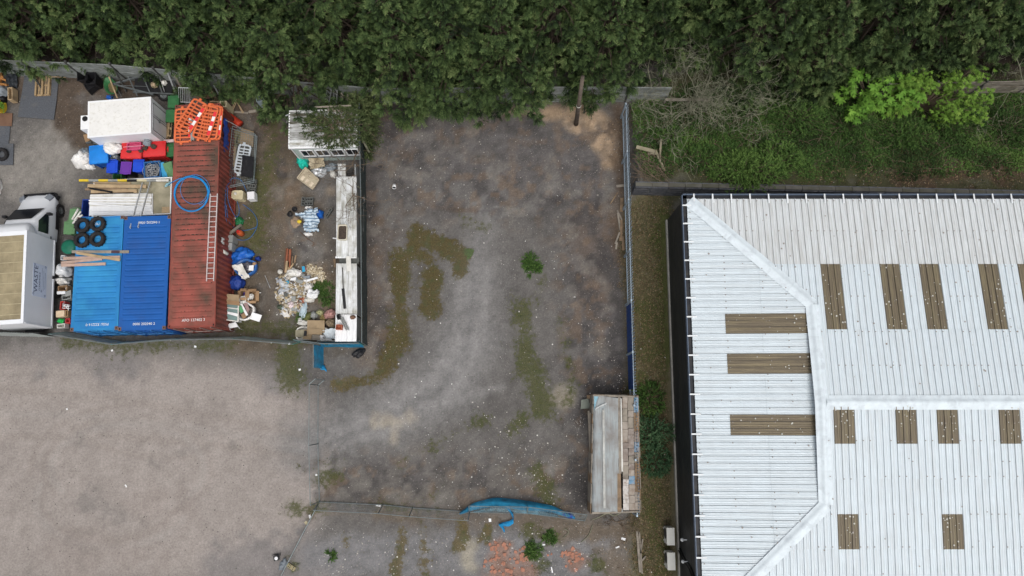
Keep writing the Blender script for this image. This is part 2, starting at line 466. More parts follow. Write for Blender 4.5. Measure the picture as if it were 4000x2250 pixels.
a0 = (jj * nx + ii).ravel()
gf = np.stack([a0, a0 + 1, a0 + nx + 1, a0 + nx], 1)
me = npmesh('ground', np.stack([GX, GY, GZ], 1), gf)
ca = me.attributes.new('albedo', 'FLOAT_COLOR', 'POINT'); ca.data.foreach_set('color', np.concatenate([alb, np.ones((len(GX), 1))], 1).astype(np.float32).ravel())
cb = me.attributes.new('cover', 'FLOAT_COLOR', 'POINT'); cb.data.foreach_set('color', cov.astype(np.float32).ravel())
def ground_mat():
    m = bpy.data.materials.new('earth'); m.use_nodes = True
    nt = m.node_tree; b = nt.nodes['Principled BSDF']; L = nt.links.new
    A = nt.nodes.new('ShaderNodeAttribute'); A.attribute_name = 'albedo'
    Cv = nt.nodes.new('ShaderNodeAttribute'); Cv.attribute_name = 'cover'
    tc = nt.nodes.new('ShaderNodeTexCoord')
    def noise(sc, det=6, r=.65):
        n = nt.nodes.new('ShaderNodeTexNoise'); n.inputs['Scale'].default_value = sc; n.inputs['Detail'].default_value = det; n.inputs['Roughness'].default_value = r
        L(tc.outputs['Object'], n.inputs['Vector']); return n.outputs['Fac']
    def mp(f, a, b_, c, d):
        r = nt.nodes.new('ShaderNodeMapRange')
        for i, v in enumerate((a, b_, c, d)): r.inputs[i + 1].default_value = v
        L(f, r.inputs[0]); return r.outputs[0]
    def math_(op, x, y):
        n = nt.nodes.new('ShaderNodeMath'); n.operation = op
        for i, v in enumerate((x, y)):
            if isinstance(v, (int, float)): n.inputs[i].default_value = v
            else: L(v, n.inputs[i])
        return n.outputs[0]
    def scale(c, f):
        n = nt.nodes.new('ShaderNodeVectorMath'); n.operation = 'SCALE'
        L(c, n.inputs[0]); L(f, n.inputs['Scale']); return n.outputs[0]
    grit = noise(9, 9, .8)
    base = scale(A.outputs['Color'], mp(grit, .3, .7, .68, 1.3))
    vo = nt.nodes.new('ShaderNodeTexVoronoi'); vo.inputs['Scale'].default_value = 17; L(tc.outputs['Object'], vo.inputs['Vector'])
    sep = nt.nodes.new('ShaderNodeSeparateColor'); L(vo.outputs['Color'], sep.inputs[0])
    peb = math_('MULTIPLY', mp(sep.outputs[0], .86, .97, 0, 1), mp(vo.outputs['Distance'], .2, .5, 1, 0))
    mx = nt.nodes.new('ShaderNodeMix'); mx.data_type = 'RGBA'
    L(math_('MULTIPLY', peb, .3), mx.inputs[0]); L(base, mx.inputs[6]); mx.inputs[7].default_value = (.42, .39, .35, 1)
    veg = scale(Cv.outputs['Color'], mp(noise(14, 6, .7), .3, .7, .45, 1.6))
    amt = math_('ADD', Cv.outputs['Alpha'], math_('MULTIPLY', math_('SUBTRACT', noise(4.5, 9, .78), .5), 2.3))
    f = math_('MULTIPLY', mp(amt, .4, .66, 0, 1), math_('LESS_THAN', .02, Cv.outputs['Alpha']))
    gm = nt.nodes.new('ShaderNodeMix'); gm.data_type = 'RGBA'; L(mp(noise(2.2, 5, .6), .48, .66, 0, .7), gm.inputs[0]); L(veg, gm.inputs[6]); gm.inputs[7].default_value = (.05, .066, .018, 1); veg = gm.outputs[2]
    m2 = nt.nodes.new('ShaderNodeMix'); m2.data_type = 'RGBA'
    L(math_('MULTIPLY', f, .8), m2.inputs[0]); L(mx.outputs[2], m2.inputs[6]); L(veg, m2.inputs[7])
    L(m2.outputs[2], b.inputs['Base Color'])
    b.inputs['Roughness'].default_value = .95; b.inputs['Specular IOR Level'].default_value = .15
    bp = nt.nodes.new('ShaderNodeBump'); bp.inputs['Strength'].default_value = .7; bp.inputs['Distance'].default_value = .05
    L(noise(12, 9, .75), bp.inputs['Height']); L(bp.outputs[0], b.inputs['Normal'])
    return m
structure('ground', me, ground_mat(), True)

# loose stones, grass blades, fallen leaves: uncountable
def sample(n, items=None, soft=30, x0=0, x1=4000, y0=200, y1=2250, seed=1, wob=40):
    r = np.random.default_rng(seed)
    px = r.uniform(x0, x1, n); py = r.uniform(y0, y1, n)
    yy = ((1125 - py) / FPX) * _c + _s; zz = ((1125 - py) / FPX) * _s - _c
    t = CAM_H / -zz
    X, Y = (px - 2000) / FPX * t, yy * t
    if items is not None:
        w = mask(items, soft, wob, px, py, fbm(X * .5, Y * .5, 11, 4), fbm(X * 1.6, Y * 1.6, 23, 4))
        k = r.random(n) < w
        X, Y = X[k], Y[k]
    return X, Y, r
def outside_warehouse(X, Y):
    k = ~((X > 8.4) & (Y < P(2690, 777, 4.5).y + .4))
    return X[k], Y[k]
def stones(parts_):
    V, F, T = [], [], []
    oct_v = np.array([(1, 0, 0), (0, 1, 0), (-1, 0, 0), (0, -1, 0), (0, 0, .7), (0, 0, -.5)])
    oct_f = np.array([(0, 1, 4), (1, 2, 4), (2, 3, 4), (3, 0, 4)])
    base = 0
    for X, Y, r, s0, s1, t0, t1 in parts_:
        n = len(X)
        s = s0 + (s1 - s0) * r.random(n) ** 3
        a = r.uniform(0, 6.28, n)
        v = oct_v[None] * (s[:, None, None] * r.uniform(.55, 1.2, (n, 6, 1)))
        ca_, sa_ = np.cos(a)[:, None], np.sin(a)[:, None]
        vx = v[:, :, 0] * ca_ - v[:, :, 1] * sa_ + X[:, None]; vy = v[:, :, 0] * sa_ + v[:, :, 1] * ca_ + Y[:, None]
        vz = v[:, :, 2] + gz(X, Y)[:, None] + .004
        V.append(np.stack([vx, vy, vz], 2).reshape(-1, 3))
        F.append((np.arange(n) * 6)[:, None, None] + oct_f[None] + base)
        T.append(np.repeat(np.clip(r.uniform(t0, t1, n), 0, 1), 6))
        base += n * 6
    return npmesh('loose_stones', np.concatenate(V), np.concatenate([f.reshape(-1, 3) for f in F]), np.concatenate(T))
m_stone = Mattr('stone', [(0, (.05, .047, .045)), (.35, (.17, .155, .14)), (.7, (.42, .39, .35)), (1, (.75, .74, .71))], nvar=.05)
sp = []
X, Y, r = sample(15000, seed=2); X, Y = outside_warehouse(X, Y); sp.append((X, Y, r, .012, .042, .05, .6))
X, Y, r = sample(26000, [(2380, 1200, 2400, 1520, 110), (2250, 1600, 2260, 1980, 70), (1700, 560, 2300, 640, 130), (1500, 900, 1500, 1300, 90), (1300, 2160, 2400, 2180, 110), (1950, 1750, 2200, 1900, 130)], seed=3); sp.append((X, Y, r, .012, .045, .1, .72))
X, Y, r = sample(9000, [(2360, 1330, 2390, 1500, 80), (1300, 2160, 2350, 2170, 90), (2000, 1760, 2180, 1860, 90), (1240, 1040, 40)], seed=4); sp.append((X, Y, r, .016, .06, .45, .95))
X, Y, r = sample(1500, [(1400, 950, 2400, 1900, 500)], seed=5); X, Y = outside_warehouse(X, Y); sp.append((X, Y, r, .014, .05, .7, 1.))
stuff('gravel', stones(sp), m_stone, 'loose grey and cream stones scattered over the bare ground', 'gravel')

def blades(X, Y, r, h0, h1, k, spread, w=.012):
    n = len(X) * k
    bx = np.repeat(X, k) + r.normal(0, spread, n); by = np.repeat(Y, k) + r.normal(0, spread, n)
    bz = gz(bx, by)
    a = r.uniform(0, 6.28, n); h = r.uniform(h0, h1, n); ln = r.uniform(.3, 1.1, n) * h
    s = np.stack([-np.sin(a), np.cos(a), 0 * a], 1) * w
    b0 = np.stack([bx, by, bz - .01], 1)
    tip = b0 + np.stack([np.cos(a) * ln, np.sin(a) * ln, h], 1)
    V = np.stack([b0 - s, b0 + s, tip], 1).reshape(-1, 3)
    tn = np.repeat(np.clip(np.repeat(r.uniform(0, 1, len(X)), k) + r.normal(0, .15, n), 0, 1), 3)
    return V, tn
m_grass = Mattr('grass_blades', [(0, (.03, .045, .012)), (.5, (.075, .1, .028)), (1, (.17, .15, .06))], nvar=.08)
VV, TT = [], []
for (n, it, k, h0, h1, sd) in ((16000, GREEN, 6, .03, .11, 6), (7000, [(2530, 830, 2560, 2250, 90)], 5, .03, .1, 7), (16000, BANK, 6, .04, .2, 8), (5000, [(2075, 1035, 24), (2085, 1060, 16), (1262, 1150, 22), (2085, 2130, 2090, 2170, 22), (2140, 2095, 18), (1175, 1820, 10)], 8, .05, .16, 9), (9000, GRASS, 4, .02, .05, 10)):
    if it is GREEN or it is GRASS or it is BANK: X, Y, r = sample(n, it, 26, seed=sd)
    else:
        xs = [c[0] for c in it] + [c[2] for c in it if len(c) > 3]; ys = [c[1] for c in it] + [c[3] for c in it if len(c) > 3]
        X, Y, r = sample(n, it, 20, min(xs) - 120, max(xs) + 120, min(ys) - 60, max(ys) + 60, seed=sd, wob=16)
    X, Y = outside_warehouse(X, Y)
    v, t = blades(X, Y, r, h0, h1, k, .05)
    VV.append(v); TT.append(t)
VV = np.concatenate(VV); TT = np.concatenate(TT)
stuff('grass', npmesh('grass', VV, np.arange(len(VV)).reshape(-1, 3), TT), m_grass, 'short rough grass in patches on the yard and bank', 'grass')

def flakes(X, Y, r, s0, s1, lift=.02):
    n = len(X)
    a = r.uniform(0, 6.28, n); s = r.uniform(s0, s1, n)
    d = np.stack([np.cos(a), np.sin(a), r.normal(0, .3, n)], 1); q = np.stack([-np.sin(a), np.cos(a), r.normal(0, .3, n)], 1)
    c = np.stack([X, Y, gz(X, Y) + r.uniform(.006, lift, n)], 1)
    s = s[:, None]
    V = np.stack([c - d * s, c - q * s * .45, c + d * s, c + q * s * .45], 1).reshape(-1, 3)
    return V, np.repeat(r.random(n), 4)
m_leaf = Mattr('dead_leaves', [(0, (.05, .032, .02)), (.5, (.13, .09, .05)), (1, (.27, .2, .12))], nvar=.05)
VV, TT = [], []
for (n, it, sd, s0, s1) in ((20000, [(2530, 830, 2560, 2250, 95)], 21, .02, .06), (9000, [(2560, 640, 4050, 690, 60), (2500, 520, 2700, 640, 60)], 22, .02, .07), (9000, [(1400, 900, 1420, 1350, 60), (2420, 430, 2430, 1000, 40), (1400, 430, 1600, 440, 60), (2200, 2060, 2450, 2200, 60), (300, 330, 330, 500, 60), (960, 420, 1100, 560, 80)], 23, .02, .05)):
    xs = [c[0] for c in it] + [c[2] for c in it]; ys = [c[1] for c in it] + [c[3] for c in it]
    X, Y, r = sample(n, it, 30, min(xs) - 120, max(xs) + 120, min(ys) - 90, max(ys) + 90, seed=sd)
    X, Y = outside_warehouse(X, Y)
    v, t = flakes(X, Y, r, s0, s1); VV.append(v); TT.append(t)
VV = np.concatenate(VV); TT = np.concatenate(TT)
stuff('fallen_leaves', npmesh('fallen_leaves', VV, np.arange(len(VV)).reshape(-1, 4), TT), m_leaf, 'brown fallen leaves lying along the fences and bank', 'leaves')

# ------------------------------------------------------------------ retaining wall north of the warehouse
m_slate = M('blue_engineering_stone', (.1, .105, .12), .7, .35, 5, (.2, .2, .2), .3, 2.0, bump=.5)
m_coping = M('coping', (.13, .125, .11), .9, .25, 3, (.08, .08, .05), .5, 1.5)
w0 = Vector((WALL_A.x - .1, wall_y(WALL_A.x - .1), 0)); w1 = Vector((30.5, wall_y(30.5), 0))
rw = thing('retaining_wall', 'dark slate coloured retaining wall with pale coping between the bank and the warehouse', 'wall', w0)
wd = w1 - w0; wl = wd.length; wdir = wd.normalized()
nb = 26
for i in range(nb):
    p = wdir * (wl * i / nb); q = wdir * (wl * (i + 1) / nb - .02)
    mb = MB(); mb.beam(p + Vector((0, 0, 0.71)), q + Vector((0, 0, .71)), .3, 1.5)
    for k in range(4):
        z = .16 + .36 * k
        mb.beam(p + Vector((0, -.165, z)) + wdir * .04 * (k % 2), q + Vector((0, -.165, z)), .03 + .02 * random.random(), .31)
    part(rw, 'wall_panel', mb, m_slate)
    mb = MB(); mb.beam(p + Vector((0, -.03, 1.5)), q + Vector((0, -.03, 1.5)), .2, .07)
    part(rw, 'coping_stone', mb, m_coping)

# ------------------------------------------------------------------ warehouse
EZ = 4.5
WX, WN = P(2712, 1500, EZ).x, P(2690, 777, EZ).y
RY = P(3600, 1572, EZ + .8).y
WXR, WS = 34.0, 2 * RY - WN
HIPZ = EZ + .43; hp_ = P(3172, 1190, HIPZ)
HIPX = hp_.x
PITW = (HIPZ - EZ) / (HIPX - WX)
HN = WN - hp_.y; PITN = (HIPZ - EZ) / HN
vN = lambda py, z=.4: WN - P(3700, py, EZ + z).y
vS = lambda py, z=.5: P(3700, py, EZ + z).y - WS
vW = lambda px, z=.25: P(px, 1500, EZ + z).x - WX
RIDGEZ = EZ + PITN * (WN - RY)
wh = thing('warehouse', 'large warehouse with white corrugated hipped roof and dark grey walls', 'warehouse', (WX, WN, 0))
WO = Vector((WX, WN, 0))
m_clad = M('dark_cladding', (.028, .03, .033), .55, .2, 1.5, (.05, .048, .045), .4, .5, spec=.3)
m_white = M('white_sheet', (.72, .75, .77), .55, .06, 1.2, (.55, .56, .55), .3, 1.8, spec=.35, streak=((.5, .5, .48), 1, .35))
m_trim = M('eaves_trim_blue', (.09, .12, .17), .5, .1, 2)
m_dark = M('gutter_lining', (.016, .018, .024), .5, .3, 3, (.05, .045, .03), .3, 3)
m_base = M('base_strip', (.4, .39, .35), .8, .2, 3)
m_capw = M('ridge_capping', (.62, .69, .73), .55, .07, 2.5, (.46, .51, .55), .4, 2.2)
def roof_sheet_mat(name, hi, groove, streak, ax=1):
    m = bpy.data.materials.new(name); m.use_nodes = True
    nt = m.node_tree; b = nt.nodes['Principled BSDF']; L = nt.links.new
    at = nt.nodes.new('ShaderNodeAttribute'); at.attribute_name = 'tone'
    tc = nt.nodes.new('ShaderNodeTexCoord'); oi = nt.nodes.new('ShaderNodeObjectInfo')
    def noise(sc, stretch, det=6):
        mpn = nt.nodes.new('ShaderNodeMapping'); mpn.inputs['Scale'].default_value = stretch
        add = nt.nodes.new('ShaderNodeVectorMath'); add.operation = 'ADD'
        L(tc.outputs['Object'], mpn.inputs['Vector']); L(mpn.outputs[0], add.inputs[0])
        sc_ = nt.nodes.new('ShaderNodeMath'); sc_.operation = 'MULTIPLY'; sc_.inputs[1].default_value = 90
        L(oi.outputs['Random'], sc_.inputs[0]); L(sc_.outputs[0], add.inputs[1])
        n = nt.nodes.new('ShaderNodeTexNoise'); n.inputs['Scale'].default_value = sc; n.inputs['Detail'].default_value = det; n.inputs['Roughness'].default_value = .65
        L(add.outputs[0], n.inputs['Vector']); return n.outputs['Fac']
    def mp(f, a, b_, c, d):
        r = nt.nodes.new('ShaderNodeMapRange')
        for i, v in enumerate((a, b_, c, d)): r.inputs[i + 1].default_value = v
        L(f, r.inputs[0]); return r.outputs[0]
    def mul(x, y):
        n = nt.nodes.new('ShaderNodeMath'); n.operation = 'MULTIPLY'
        for i, v in enumerate((x, y)):
            if isinstance(v, (int, float)): n.inputs[i].default_value = v
            else: L(v, n.inputs[i])
        return n.outputs[0]
    def mix(f, a, c):
        x = nt.nodes.new('ShaderNodeMix'); x.data_type = 'RGBA'; L(f, x.inputs[0])
        for s_, v_ in ((6, a), (7, c)):
            if isinstance(v_, tuple): x.inputs[s_].default_value = (*v_, 1)
            else: L(v_, x.inputs[s_])
        return x.outputs[2]
    c = mix(mp(noise(1.2, (1, 1, 1)), .35, .7, 0, 1), hi, tuple(v * .9 for v in hi))
    c = mix(mul(mp(oi.outputs['Random'], .0, 1, 0, 1), .5), c, tuple(v * .93 for v in hi))
    c = mix(mp(noise(1.0, (9, .5, 1) if ax == 1 else (.5, 9, 1)), .45, .66, 0, .85), c, streak)
    c = mix(mul(at.outputs['Fac'], mp(noise(3.0, (1, .6, 1)), .3, .62, .45, 1)), c, groove)  # grooves darkened in colour: dirt plus the shade beside the ribs
    L(c, b.inputs['Base Color']); b.inputs['Roughness'].default_value = .5; b.inputs['Specular IOR Level'].default_value = .35
    return m
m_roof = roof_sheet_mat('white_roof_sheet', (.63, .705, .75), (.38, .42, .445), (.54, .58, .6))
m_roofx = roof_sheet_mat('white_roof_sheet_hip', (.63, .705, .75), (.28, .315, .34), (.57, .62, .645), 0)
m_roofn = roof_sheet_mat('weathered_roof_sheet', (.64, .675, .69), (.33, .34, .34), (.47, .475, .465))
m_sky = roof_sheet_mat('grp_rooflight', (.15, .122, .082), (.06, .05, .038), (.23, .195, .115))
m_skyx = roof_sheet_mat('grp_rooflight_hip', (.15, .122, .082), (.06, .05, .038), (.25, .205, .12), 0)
m_bolt = M('roof_bolt', (.27, .24, .22), .7, .4, 20)
SHW = .97
def profile(width, n=3):
    """ribbed sheet cross-section: one bold rib and two low corrugations per 0.307 m; returns (u, height, groove dirt with painted rib shade)"""
    out = []
    w = width / n
    for i in range(n):
        u = i * w
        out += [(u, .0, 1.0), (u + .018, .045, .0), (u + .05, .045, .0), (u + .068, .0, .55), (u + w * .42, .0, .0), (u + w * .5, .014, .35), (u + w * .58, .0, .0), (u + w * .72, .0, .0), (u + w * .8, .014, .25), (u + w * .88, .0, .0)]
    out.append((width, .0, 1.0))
    return out
bolts = MB(); flecks = MB()
def slope(frame, u0, u1, rows_of, vmax, width=SHW, mats=None, kind_of=None, cosp=1.0, trend=None):
    """sheets of one roof slope. frame(u, v, h): u along the eave, v plan distance up the slope, h above the sheet plane"""
    n = int((u1 - u0) / width)
    pr = profile(width)
    for i in range(n):
        ua = u0 + i * width
        for (va, vb, sort, lift) in rows_of(i, ua):
            col, tones = [], []
            ok = False
            for (du, h, g) in pr:
                vm = vmax(ua + du)
                b_ = min(vb + .06, vm); a_ = min(va, vm)
                if b_ - a_ > .02: ok = True
                col.append((frame(ua + du, a_, h + lift), frame(ua + du, b_, h + lift + (-.008))))
                tones.append(g)
            if not ok: continue
            mb = MB(); 
            org = frame(ua + width / 2, (va + vb) / 2, 0)
            vs = [p - org for c in col for p in c]
            fs = [(2 * k, 2 * k + 2, 2 * k + 3, 2 * k + 1) for k in range(len(col) - 1) if (col[k][1] - col[k][0]).length > .001 or (col[k + 1][1] - col[k + 1][0]).length > .001]
            mb.add(vs, fs)
            me = mb.mesh('roof_sheet')
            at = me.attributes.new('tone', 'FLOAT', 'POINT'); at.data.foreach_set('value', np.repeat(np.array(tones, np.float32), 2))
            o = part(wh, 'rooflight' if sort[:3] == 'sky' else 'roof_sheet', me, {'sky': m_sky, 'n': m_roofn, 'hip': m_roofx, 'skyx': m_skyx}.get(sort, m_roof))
            o.location = org - WO
            if sort[:3] == 'sky': o['label'] = 'brown stained translucent rooflight'
            if sort[:3] == 'sky':
                for k in range(16):
                    q = frame(ua + random.uniform(.05, width - .05), va + (vb - va) * random.random() ** .5 * .97, .05 + lift) - WO
                    flecks.lathe([(random.uniform(.015, .045), .004), (0, .006)], 6, q)
            for vv in (va + .12, (va + vb) / 2):
                for k in range(3):
                    u_ = ua + .034 + k * width / 3
                    if vv < vmax(u_) - .2 and random.random() < .55:
                        q = frame(u_, vv, .055 + lift) - WO
                        bolts.box(q, (.045, .045, .02), random.random())
fW = lambda u, v, h: Vector((WX + v - h * PITW, WN - u, EZ + v * PITW + h))
fN = lambda u, v, h: Vector((WX + u, WN - v + h * PITN, EZ + v * PITN + h))
fS = lambda u, v, h: Vector((WX + u, WS + v - h * PITN, EZ + v * PITN + h))
LW = WN - WS
vcap = HIPX - WX
kx = HN / vcap      # hip line in plan: dy = kx * dx
vmW = lambda u: max(0.0, min(vcap, u / kx, (LW - u) / kx))
vmN = lambda u: max(0.0, min((WN - RY), u * kx if u < vcap else 99))
def rows_W(i, ua):
    yc = WN - ua - SHW / 2
    ps = to_px(WX + 3.3, yc, EZ + .3)[1]
    for (a, b_) in ((1225, 1298), (1380, 1452), (1613, 1690)):
        if a - 22 < ps < b_ + 10 and abs(ps - (a + b_) / 2) < 40:
            return [(0, vW(2848), 'hip', 0), (vW(2848), vcap, 'skyx', .012)]
    return [(0, vW(2990), 'hip', 0), (vW(2990), vcap, 'hip', .012)]
vr = WN - RY
def near(px, xs, tol=38):
    return any(abs(px - x) < tol for x in xs)
def rows_N(i, ua):
    xc = WX + ua + SHW / 2
    p2 = to_px(xc, WN - 3.4, EZ + .25)[0]
    s2 = 'sky' if near(p2, (3242, 3472, 3626, 3862, 4010, 4240)) else 'n'
    return [(0, vN(1032, .25), 'n', 0), (vN(1032, .25), vN(1287, .5), s2 if s2 == 'sky' else 'w', .012), (vN(1287, .5), vr, 'w', .024)]
def rows_S(i, ua):
    xc = WX + ua + SHW / 2
    p2 = to_px(xc, RY - 1.2, RIDGEZ - .1)[0]
    if near(p2, (3292, 3535, 3699, 3946, 4180)):
        r_ = [(vS(1733, .65), vr, 'sky', .024)]
        if near(p2, (3292, 3699)):
            r_ += [(vS(2008, .4), vS(1733, .65), 'w', .012), (vS(2146, .3), vS(2008, .4), 'sky', .006), (0, vS(2146, .3), 'w', 0)]
        else:
            r_ += [(vS(1870), vS(1733, .65), 'w', .016), (vS(2146, .3), vS(1870), 'w', .008), (0, vS(2146, .3), 'w', 0)]
        return r_
    return [(vS(1870), vr, 'w', .016), (vS(2146, .3), vS(1870), 'w', .008), (0, vS(2146, .3), 'w', 0)]
offW = (WN - P(2990, 1225, EZ + .25).y) % SHW - SHW
offN = (P(3203, 1032, EZ + .25).x - WX) % SHW - SHW
offS = (P(3252, 1600, EZ + .7).x - WX) % SHW - SHW
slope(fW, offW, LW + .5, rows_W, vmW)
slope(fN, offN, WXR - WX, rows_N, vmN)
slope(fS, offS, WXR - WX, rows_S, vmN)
r_ = random.Random(4)
for k in range(170):
    fr, um = r_.choice([(fW, LW), (fN, WXR - WX), (fN, WXR - WX), (fS, WXR - WX)])
    u_, v_ = r_.uniform(.5, um - .5), r_.uniform(.4, 9.5)
    if v_ < (vmW(u_) if fr is fW else vmN(u_)) - .3: bolts.lathe([(r_.uniform(.02, .05), .012), (0, .014)], 6, fr(u_, v_, .045) - WO)
part(wh, 'roof_bolts', bolts, m_bolt, kind='stuff')
part(wh, 'lichen_specks', flecks, M('lichen', (.5, .5, .46), .8), kind='stuff')
# gable triangle above the hip end
mb = MB(); xg = HIPX + .02
mb.add([Vector((xg, WN - HN, HIPZ - .1)) - WO, Vector((xg, WS + HN, HIPZ - .1)) - WO, Vector((xg, RY, RIDGEZ)) - WO, Vector((xg + .12, WN - HN, HIPZ - .1)) - WO, Vector((xg + .12, WS + HN, HIPZ - .1)) - WO, Vector((xg + .12, RY, RIDGEZ)) - WO], [(0, 2, 1), (3, 4, 5), (0, 3, 5, 2), (1, 2, 5, 4), (0, 1, 4, 3)])
part(wh, 'gablet', mb, m_capw)
def capping(a, b_, nseg, n1, n2, w=.31, lift=.04):
    """rounded ridge pieces between a and b; n1, n2 are down-slope directions of the two wings"""
    a, b_, n1, n2 = Vector(a), Vector(b_), Vector(n1).normalized(), Vector(n2).normalized()
    for i in range(nseg):
        p, q = a.lerp(b_, i / nseg), a.lerp(b_, (i + 1) / nseg + (.008 if i < nseg - 1 else 0))
        rows = []
        z = .012 * (i % 2)
        for e in (p, q):
            up = Vector((0, 0, 1))
            rows.append([e + n1 * w + up * (.052 + z), e + n1 * w * .6 + up * (.06 + z), e + n1 * .15 + up * (.075 + z), e + n1 * .09 + up * (lift + .06 + z), e + up * (lift + .085 + z), e + n2 * .09 + up * (lift + .06 + z), e + n2 * .15 + up * (.075 + z), e + n2 * w * .6 + up * (.06 + z), e + n2 * w + up * (.052 + z)])
        mb = MB(); mb.grid([[v - WO for v in r_] for r_ in rows])
        part(wh, 'ridge_cap', mb, m_capw, True)
dN, dS, dW = (0, 1, -PITN), (0, -1, -PITN), (-1, 0, -PITW)
hipd = Vector((1, -kx, 0)).normalized()
pN = Vector((-hipd.y, hipd.x, 0)); 
def down(v, pit_fn):
    return v
c0 = Vector((WX, WN, EZ)); c1 = Vector((HIPX, WN - HN, HIPZ))
capping(c0 + (c1 - c0) * .02, c1, 6, (pN.x, pN.y, -PITN * pN.y), (-pN.x, -pN.y, -PITW * pN.x))
c2 = Vector((WX, WS, EZ)); c3 = Vector((HIPX, WS + HN, HIPZ)); pS = Vector((pN.x, -pN.y, 0))
capping(c2, c3, 6, (pS.x, pS.y, -PITN * abs(pS.y)), (-pS.x, -pS.y, -PITW * pS.x))
m_ = Vector((HIPX, RY, RIDGEZ - .02))
mb = MB()
capping(c1, (HIPX, RY, RIDGEZ), 3, (-1, 0, -PITW), (1, 0, -.02), .34, .06)
capping(c3, (HIPX, RY, RIDGEZ), 3, (-1, 0, -PITW), (1, 0, -.02), .34, .06)
capping((HIPX + .2, RY, RIDGEZ), (WXR, RY, RIDGEZ), 13, dN, dS, .34)
# walls: lengthwise cladding strips
def wallrun(p, q, out):
    p, q, out = Vector(p), Vector(q), Vector(out)
    nz, L_ = 6, (q - p).length
    for k in range(nz):
        z0 = .22 + (EZ - .3 - .22) * k / nz; z1 = .22 + (EZ - .3 - .22) * (k + 1) / nz
        mb = MB(); th = .06 + .006 * (k % 2)
        mb.beam(p + Vector((0, 0, (z0 + z1) / 2)) - WO, q + Vector((0, 0, (z0 + z1) / 2)) - WO, th, z1 - z0 - .015)
        part(wh, 'cladding_panel', mb, m_clad)
    mb = MB(); mb.beam(p + out * .03 + Vector((0, 0, .11)) - WO, q + out * .03 + Vector((0, 0, .11)) - WO, .16, .22)
    part(wh, 'base_strip', mb, m_base)
wallrun((WX - .05, WN + .05, 0), (WX - .05, WS, 0), (-1, 0, 0))
wallrun((WX, WN + .05, 0), (WXR, WN + .05, 0), (0, 1, 0))
wallrun((WXR, WN, 0), (WXR, WS, 0), (1, 0, 0))
wallrun((WX, WS - .05, 0), (WXR, WS - .05, 0), (0, -1, 0))
mb = MB(); mb.beam(Vector((WX + .2, WN - .2, EZ - .12)) - WO, Vector((WX + .2, WS + .2, EZ - .12)) - WO, .05, .3)
# gutters with bracing straps
def gutter(p, q, out):
    p, q, out = Vector(p), Vector(q), Vector(out)
    mb = MB(); c = out * .1 + Vector((0, 0, EZ - .12))
    mb.beam(p + c - WO, q + c - WO, .22, .03)
    mb.beam(p + out * -.02 + Vector((0, 0, EZ - .06)) - WO, q + out * -.02 + Vector((0, 0, EZ - .06)) - WO, .02, .1)
    part(wh, 'gutter', mb, m_dark)
    mb = MB(); mb.beam(p + out * .235 + Vector((0, 0, EZ - .09)) - WO, q + out * .235 + Vector((0, 0, EZ - .09)) - WO, .045, .26)
    part(wh, 'gutter_edge', mb, m_trim)
    d = (q - p); L_ = d.length; d.normalize()
    n = int(L_ / .94)
    for i in range(n):
        e = p + d * (.55 + .94 * i) - WO
        mb = MB(); mb.beam(e + out * .25 + Vector((0, 0, EZ + .06)), e - out * .24 + Vector((0, 0, EZ + .09)), .07, .02)
        part(wh, 'gutter_strap', mb, m_white)
gutter((WX, WN + .2, 0), (WX, WS, 0), (-1, 0, 0))
gutter((WX - .2, WN, 0), (WXR, WN, 0), (0, 1, 0))
for pxy in ((2660, 2108), (2662, 2193)):
    q = P(*pxy, 2.0); mb = MB()
    mb.tube([Vector((WX - .08, q.y, 2.05)) - WO, Vector((WX - .28, q.y, 2.05)) - WO], .03, 6)
    lm = part(wh, 'wall_lamp', mb, m_white)
    mb = MB(); mb.lathe([(.0, .09), (.05, .08), (.085, .03), (.085, -.02), (.05, -.08), (0, -.09)], 10, Vector((WX - .32, q.y, 2.05)) - WO)
    part(lm, 'lamp_globe', mb, m_white, True)
mb = MB()
q0 = P(2646, 2135, 0); pts = [Vector((WX - .12, q0.y, .5)) - WO, Vector((WX - .12, q0.y - .35, 1.6)) - WO, Vector((WX - .12, q0.y - .5, 2.8)) - WO, Vector((WX - .12, q0.y - 1.0, 3.9)) - WO]
mb.tube(pts, .05, 6); mb.tube([p + Vector((-.06, -.1, 0)) for p in pts], .04, 6)
part(wh, 'pipe_run', mb, M('black_pipe', (.012, .012, .013), .5))
# two air conditioning outdoor units
m_ac = M('ac_casing', (.62, .62, .58), .5, .06, 2, (.4, .38, .34), .2, 2)
def ac(px0, py0, px1, py1, label):
    a, b_ = P(px0, py0, .95), P(px1, py1, .95)
    cx, cy = (a.x + b_.x) / 2, (a.y + b_.y) / 2
    t = thing('air_conditioner', label, 'air conditioner', (cx, cy, .02), 0, 'air conditioners by the warehouse wall')
    mb = MB(); mb.box((0, 0, .52), (.36, .82, .78)); part(t, 'casing', mb, m_ac)
    mb = MB(); mb.box((.0, 0, .925), (.40, .86, .03)); mb.box((-.1, 0, .945), (.12, .7, .01)); part(t, 'lid', mb, m_ac)
    mb = MB(); mb.tube([(-.19, .1, .52), (-.21, .1, .52)], .27, 16); part(t, 'fan_grille', mb, M('grille_dark', (.05, .05, .05), .6))
    mb = MB(); mb.box((0, .3, .065), (.4, .06, .13)); mb.box((0, -.3, .065), (.4, .06, .13)); part(t, 'foot', mb, m_ac)
    mb = MB(); mb.tube([(.12, -.3, .42), (.2, -.4, .42), (.24, -.44, .2), (.26, -.46, .02)], .02, 5); part(t, 'hose', mb, MATS['black_pipe'])
ac(2602, 2062, 2638, 2130, 'cream air conditioning unit by the warehouse wall, higher up the wall than its twin')
ac(2605, 2158, 2640, 2228, 'cream air conditioning unit by the warehouse wall, beside the lower wall lamp')
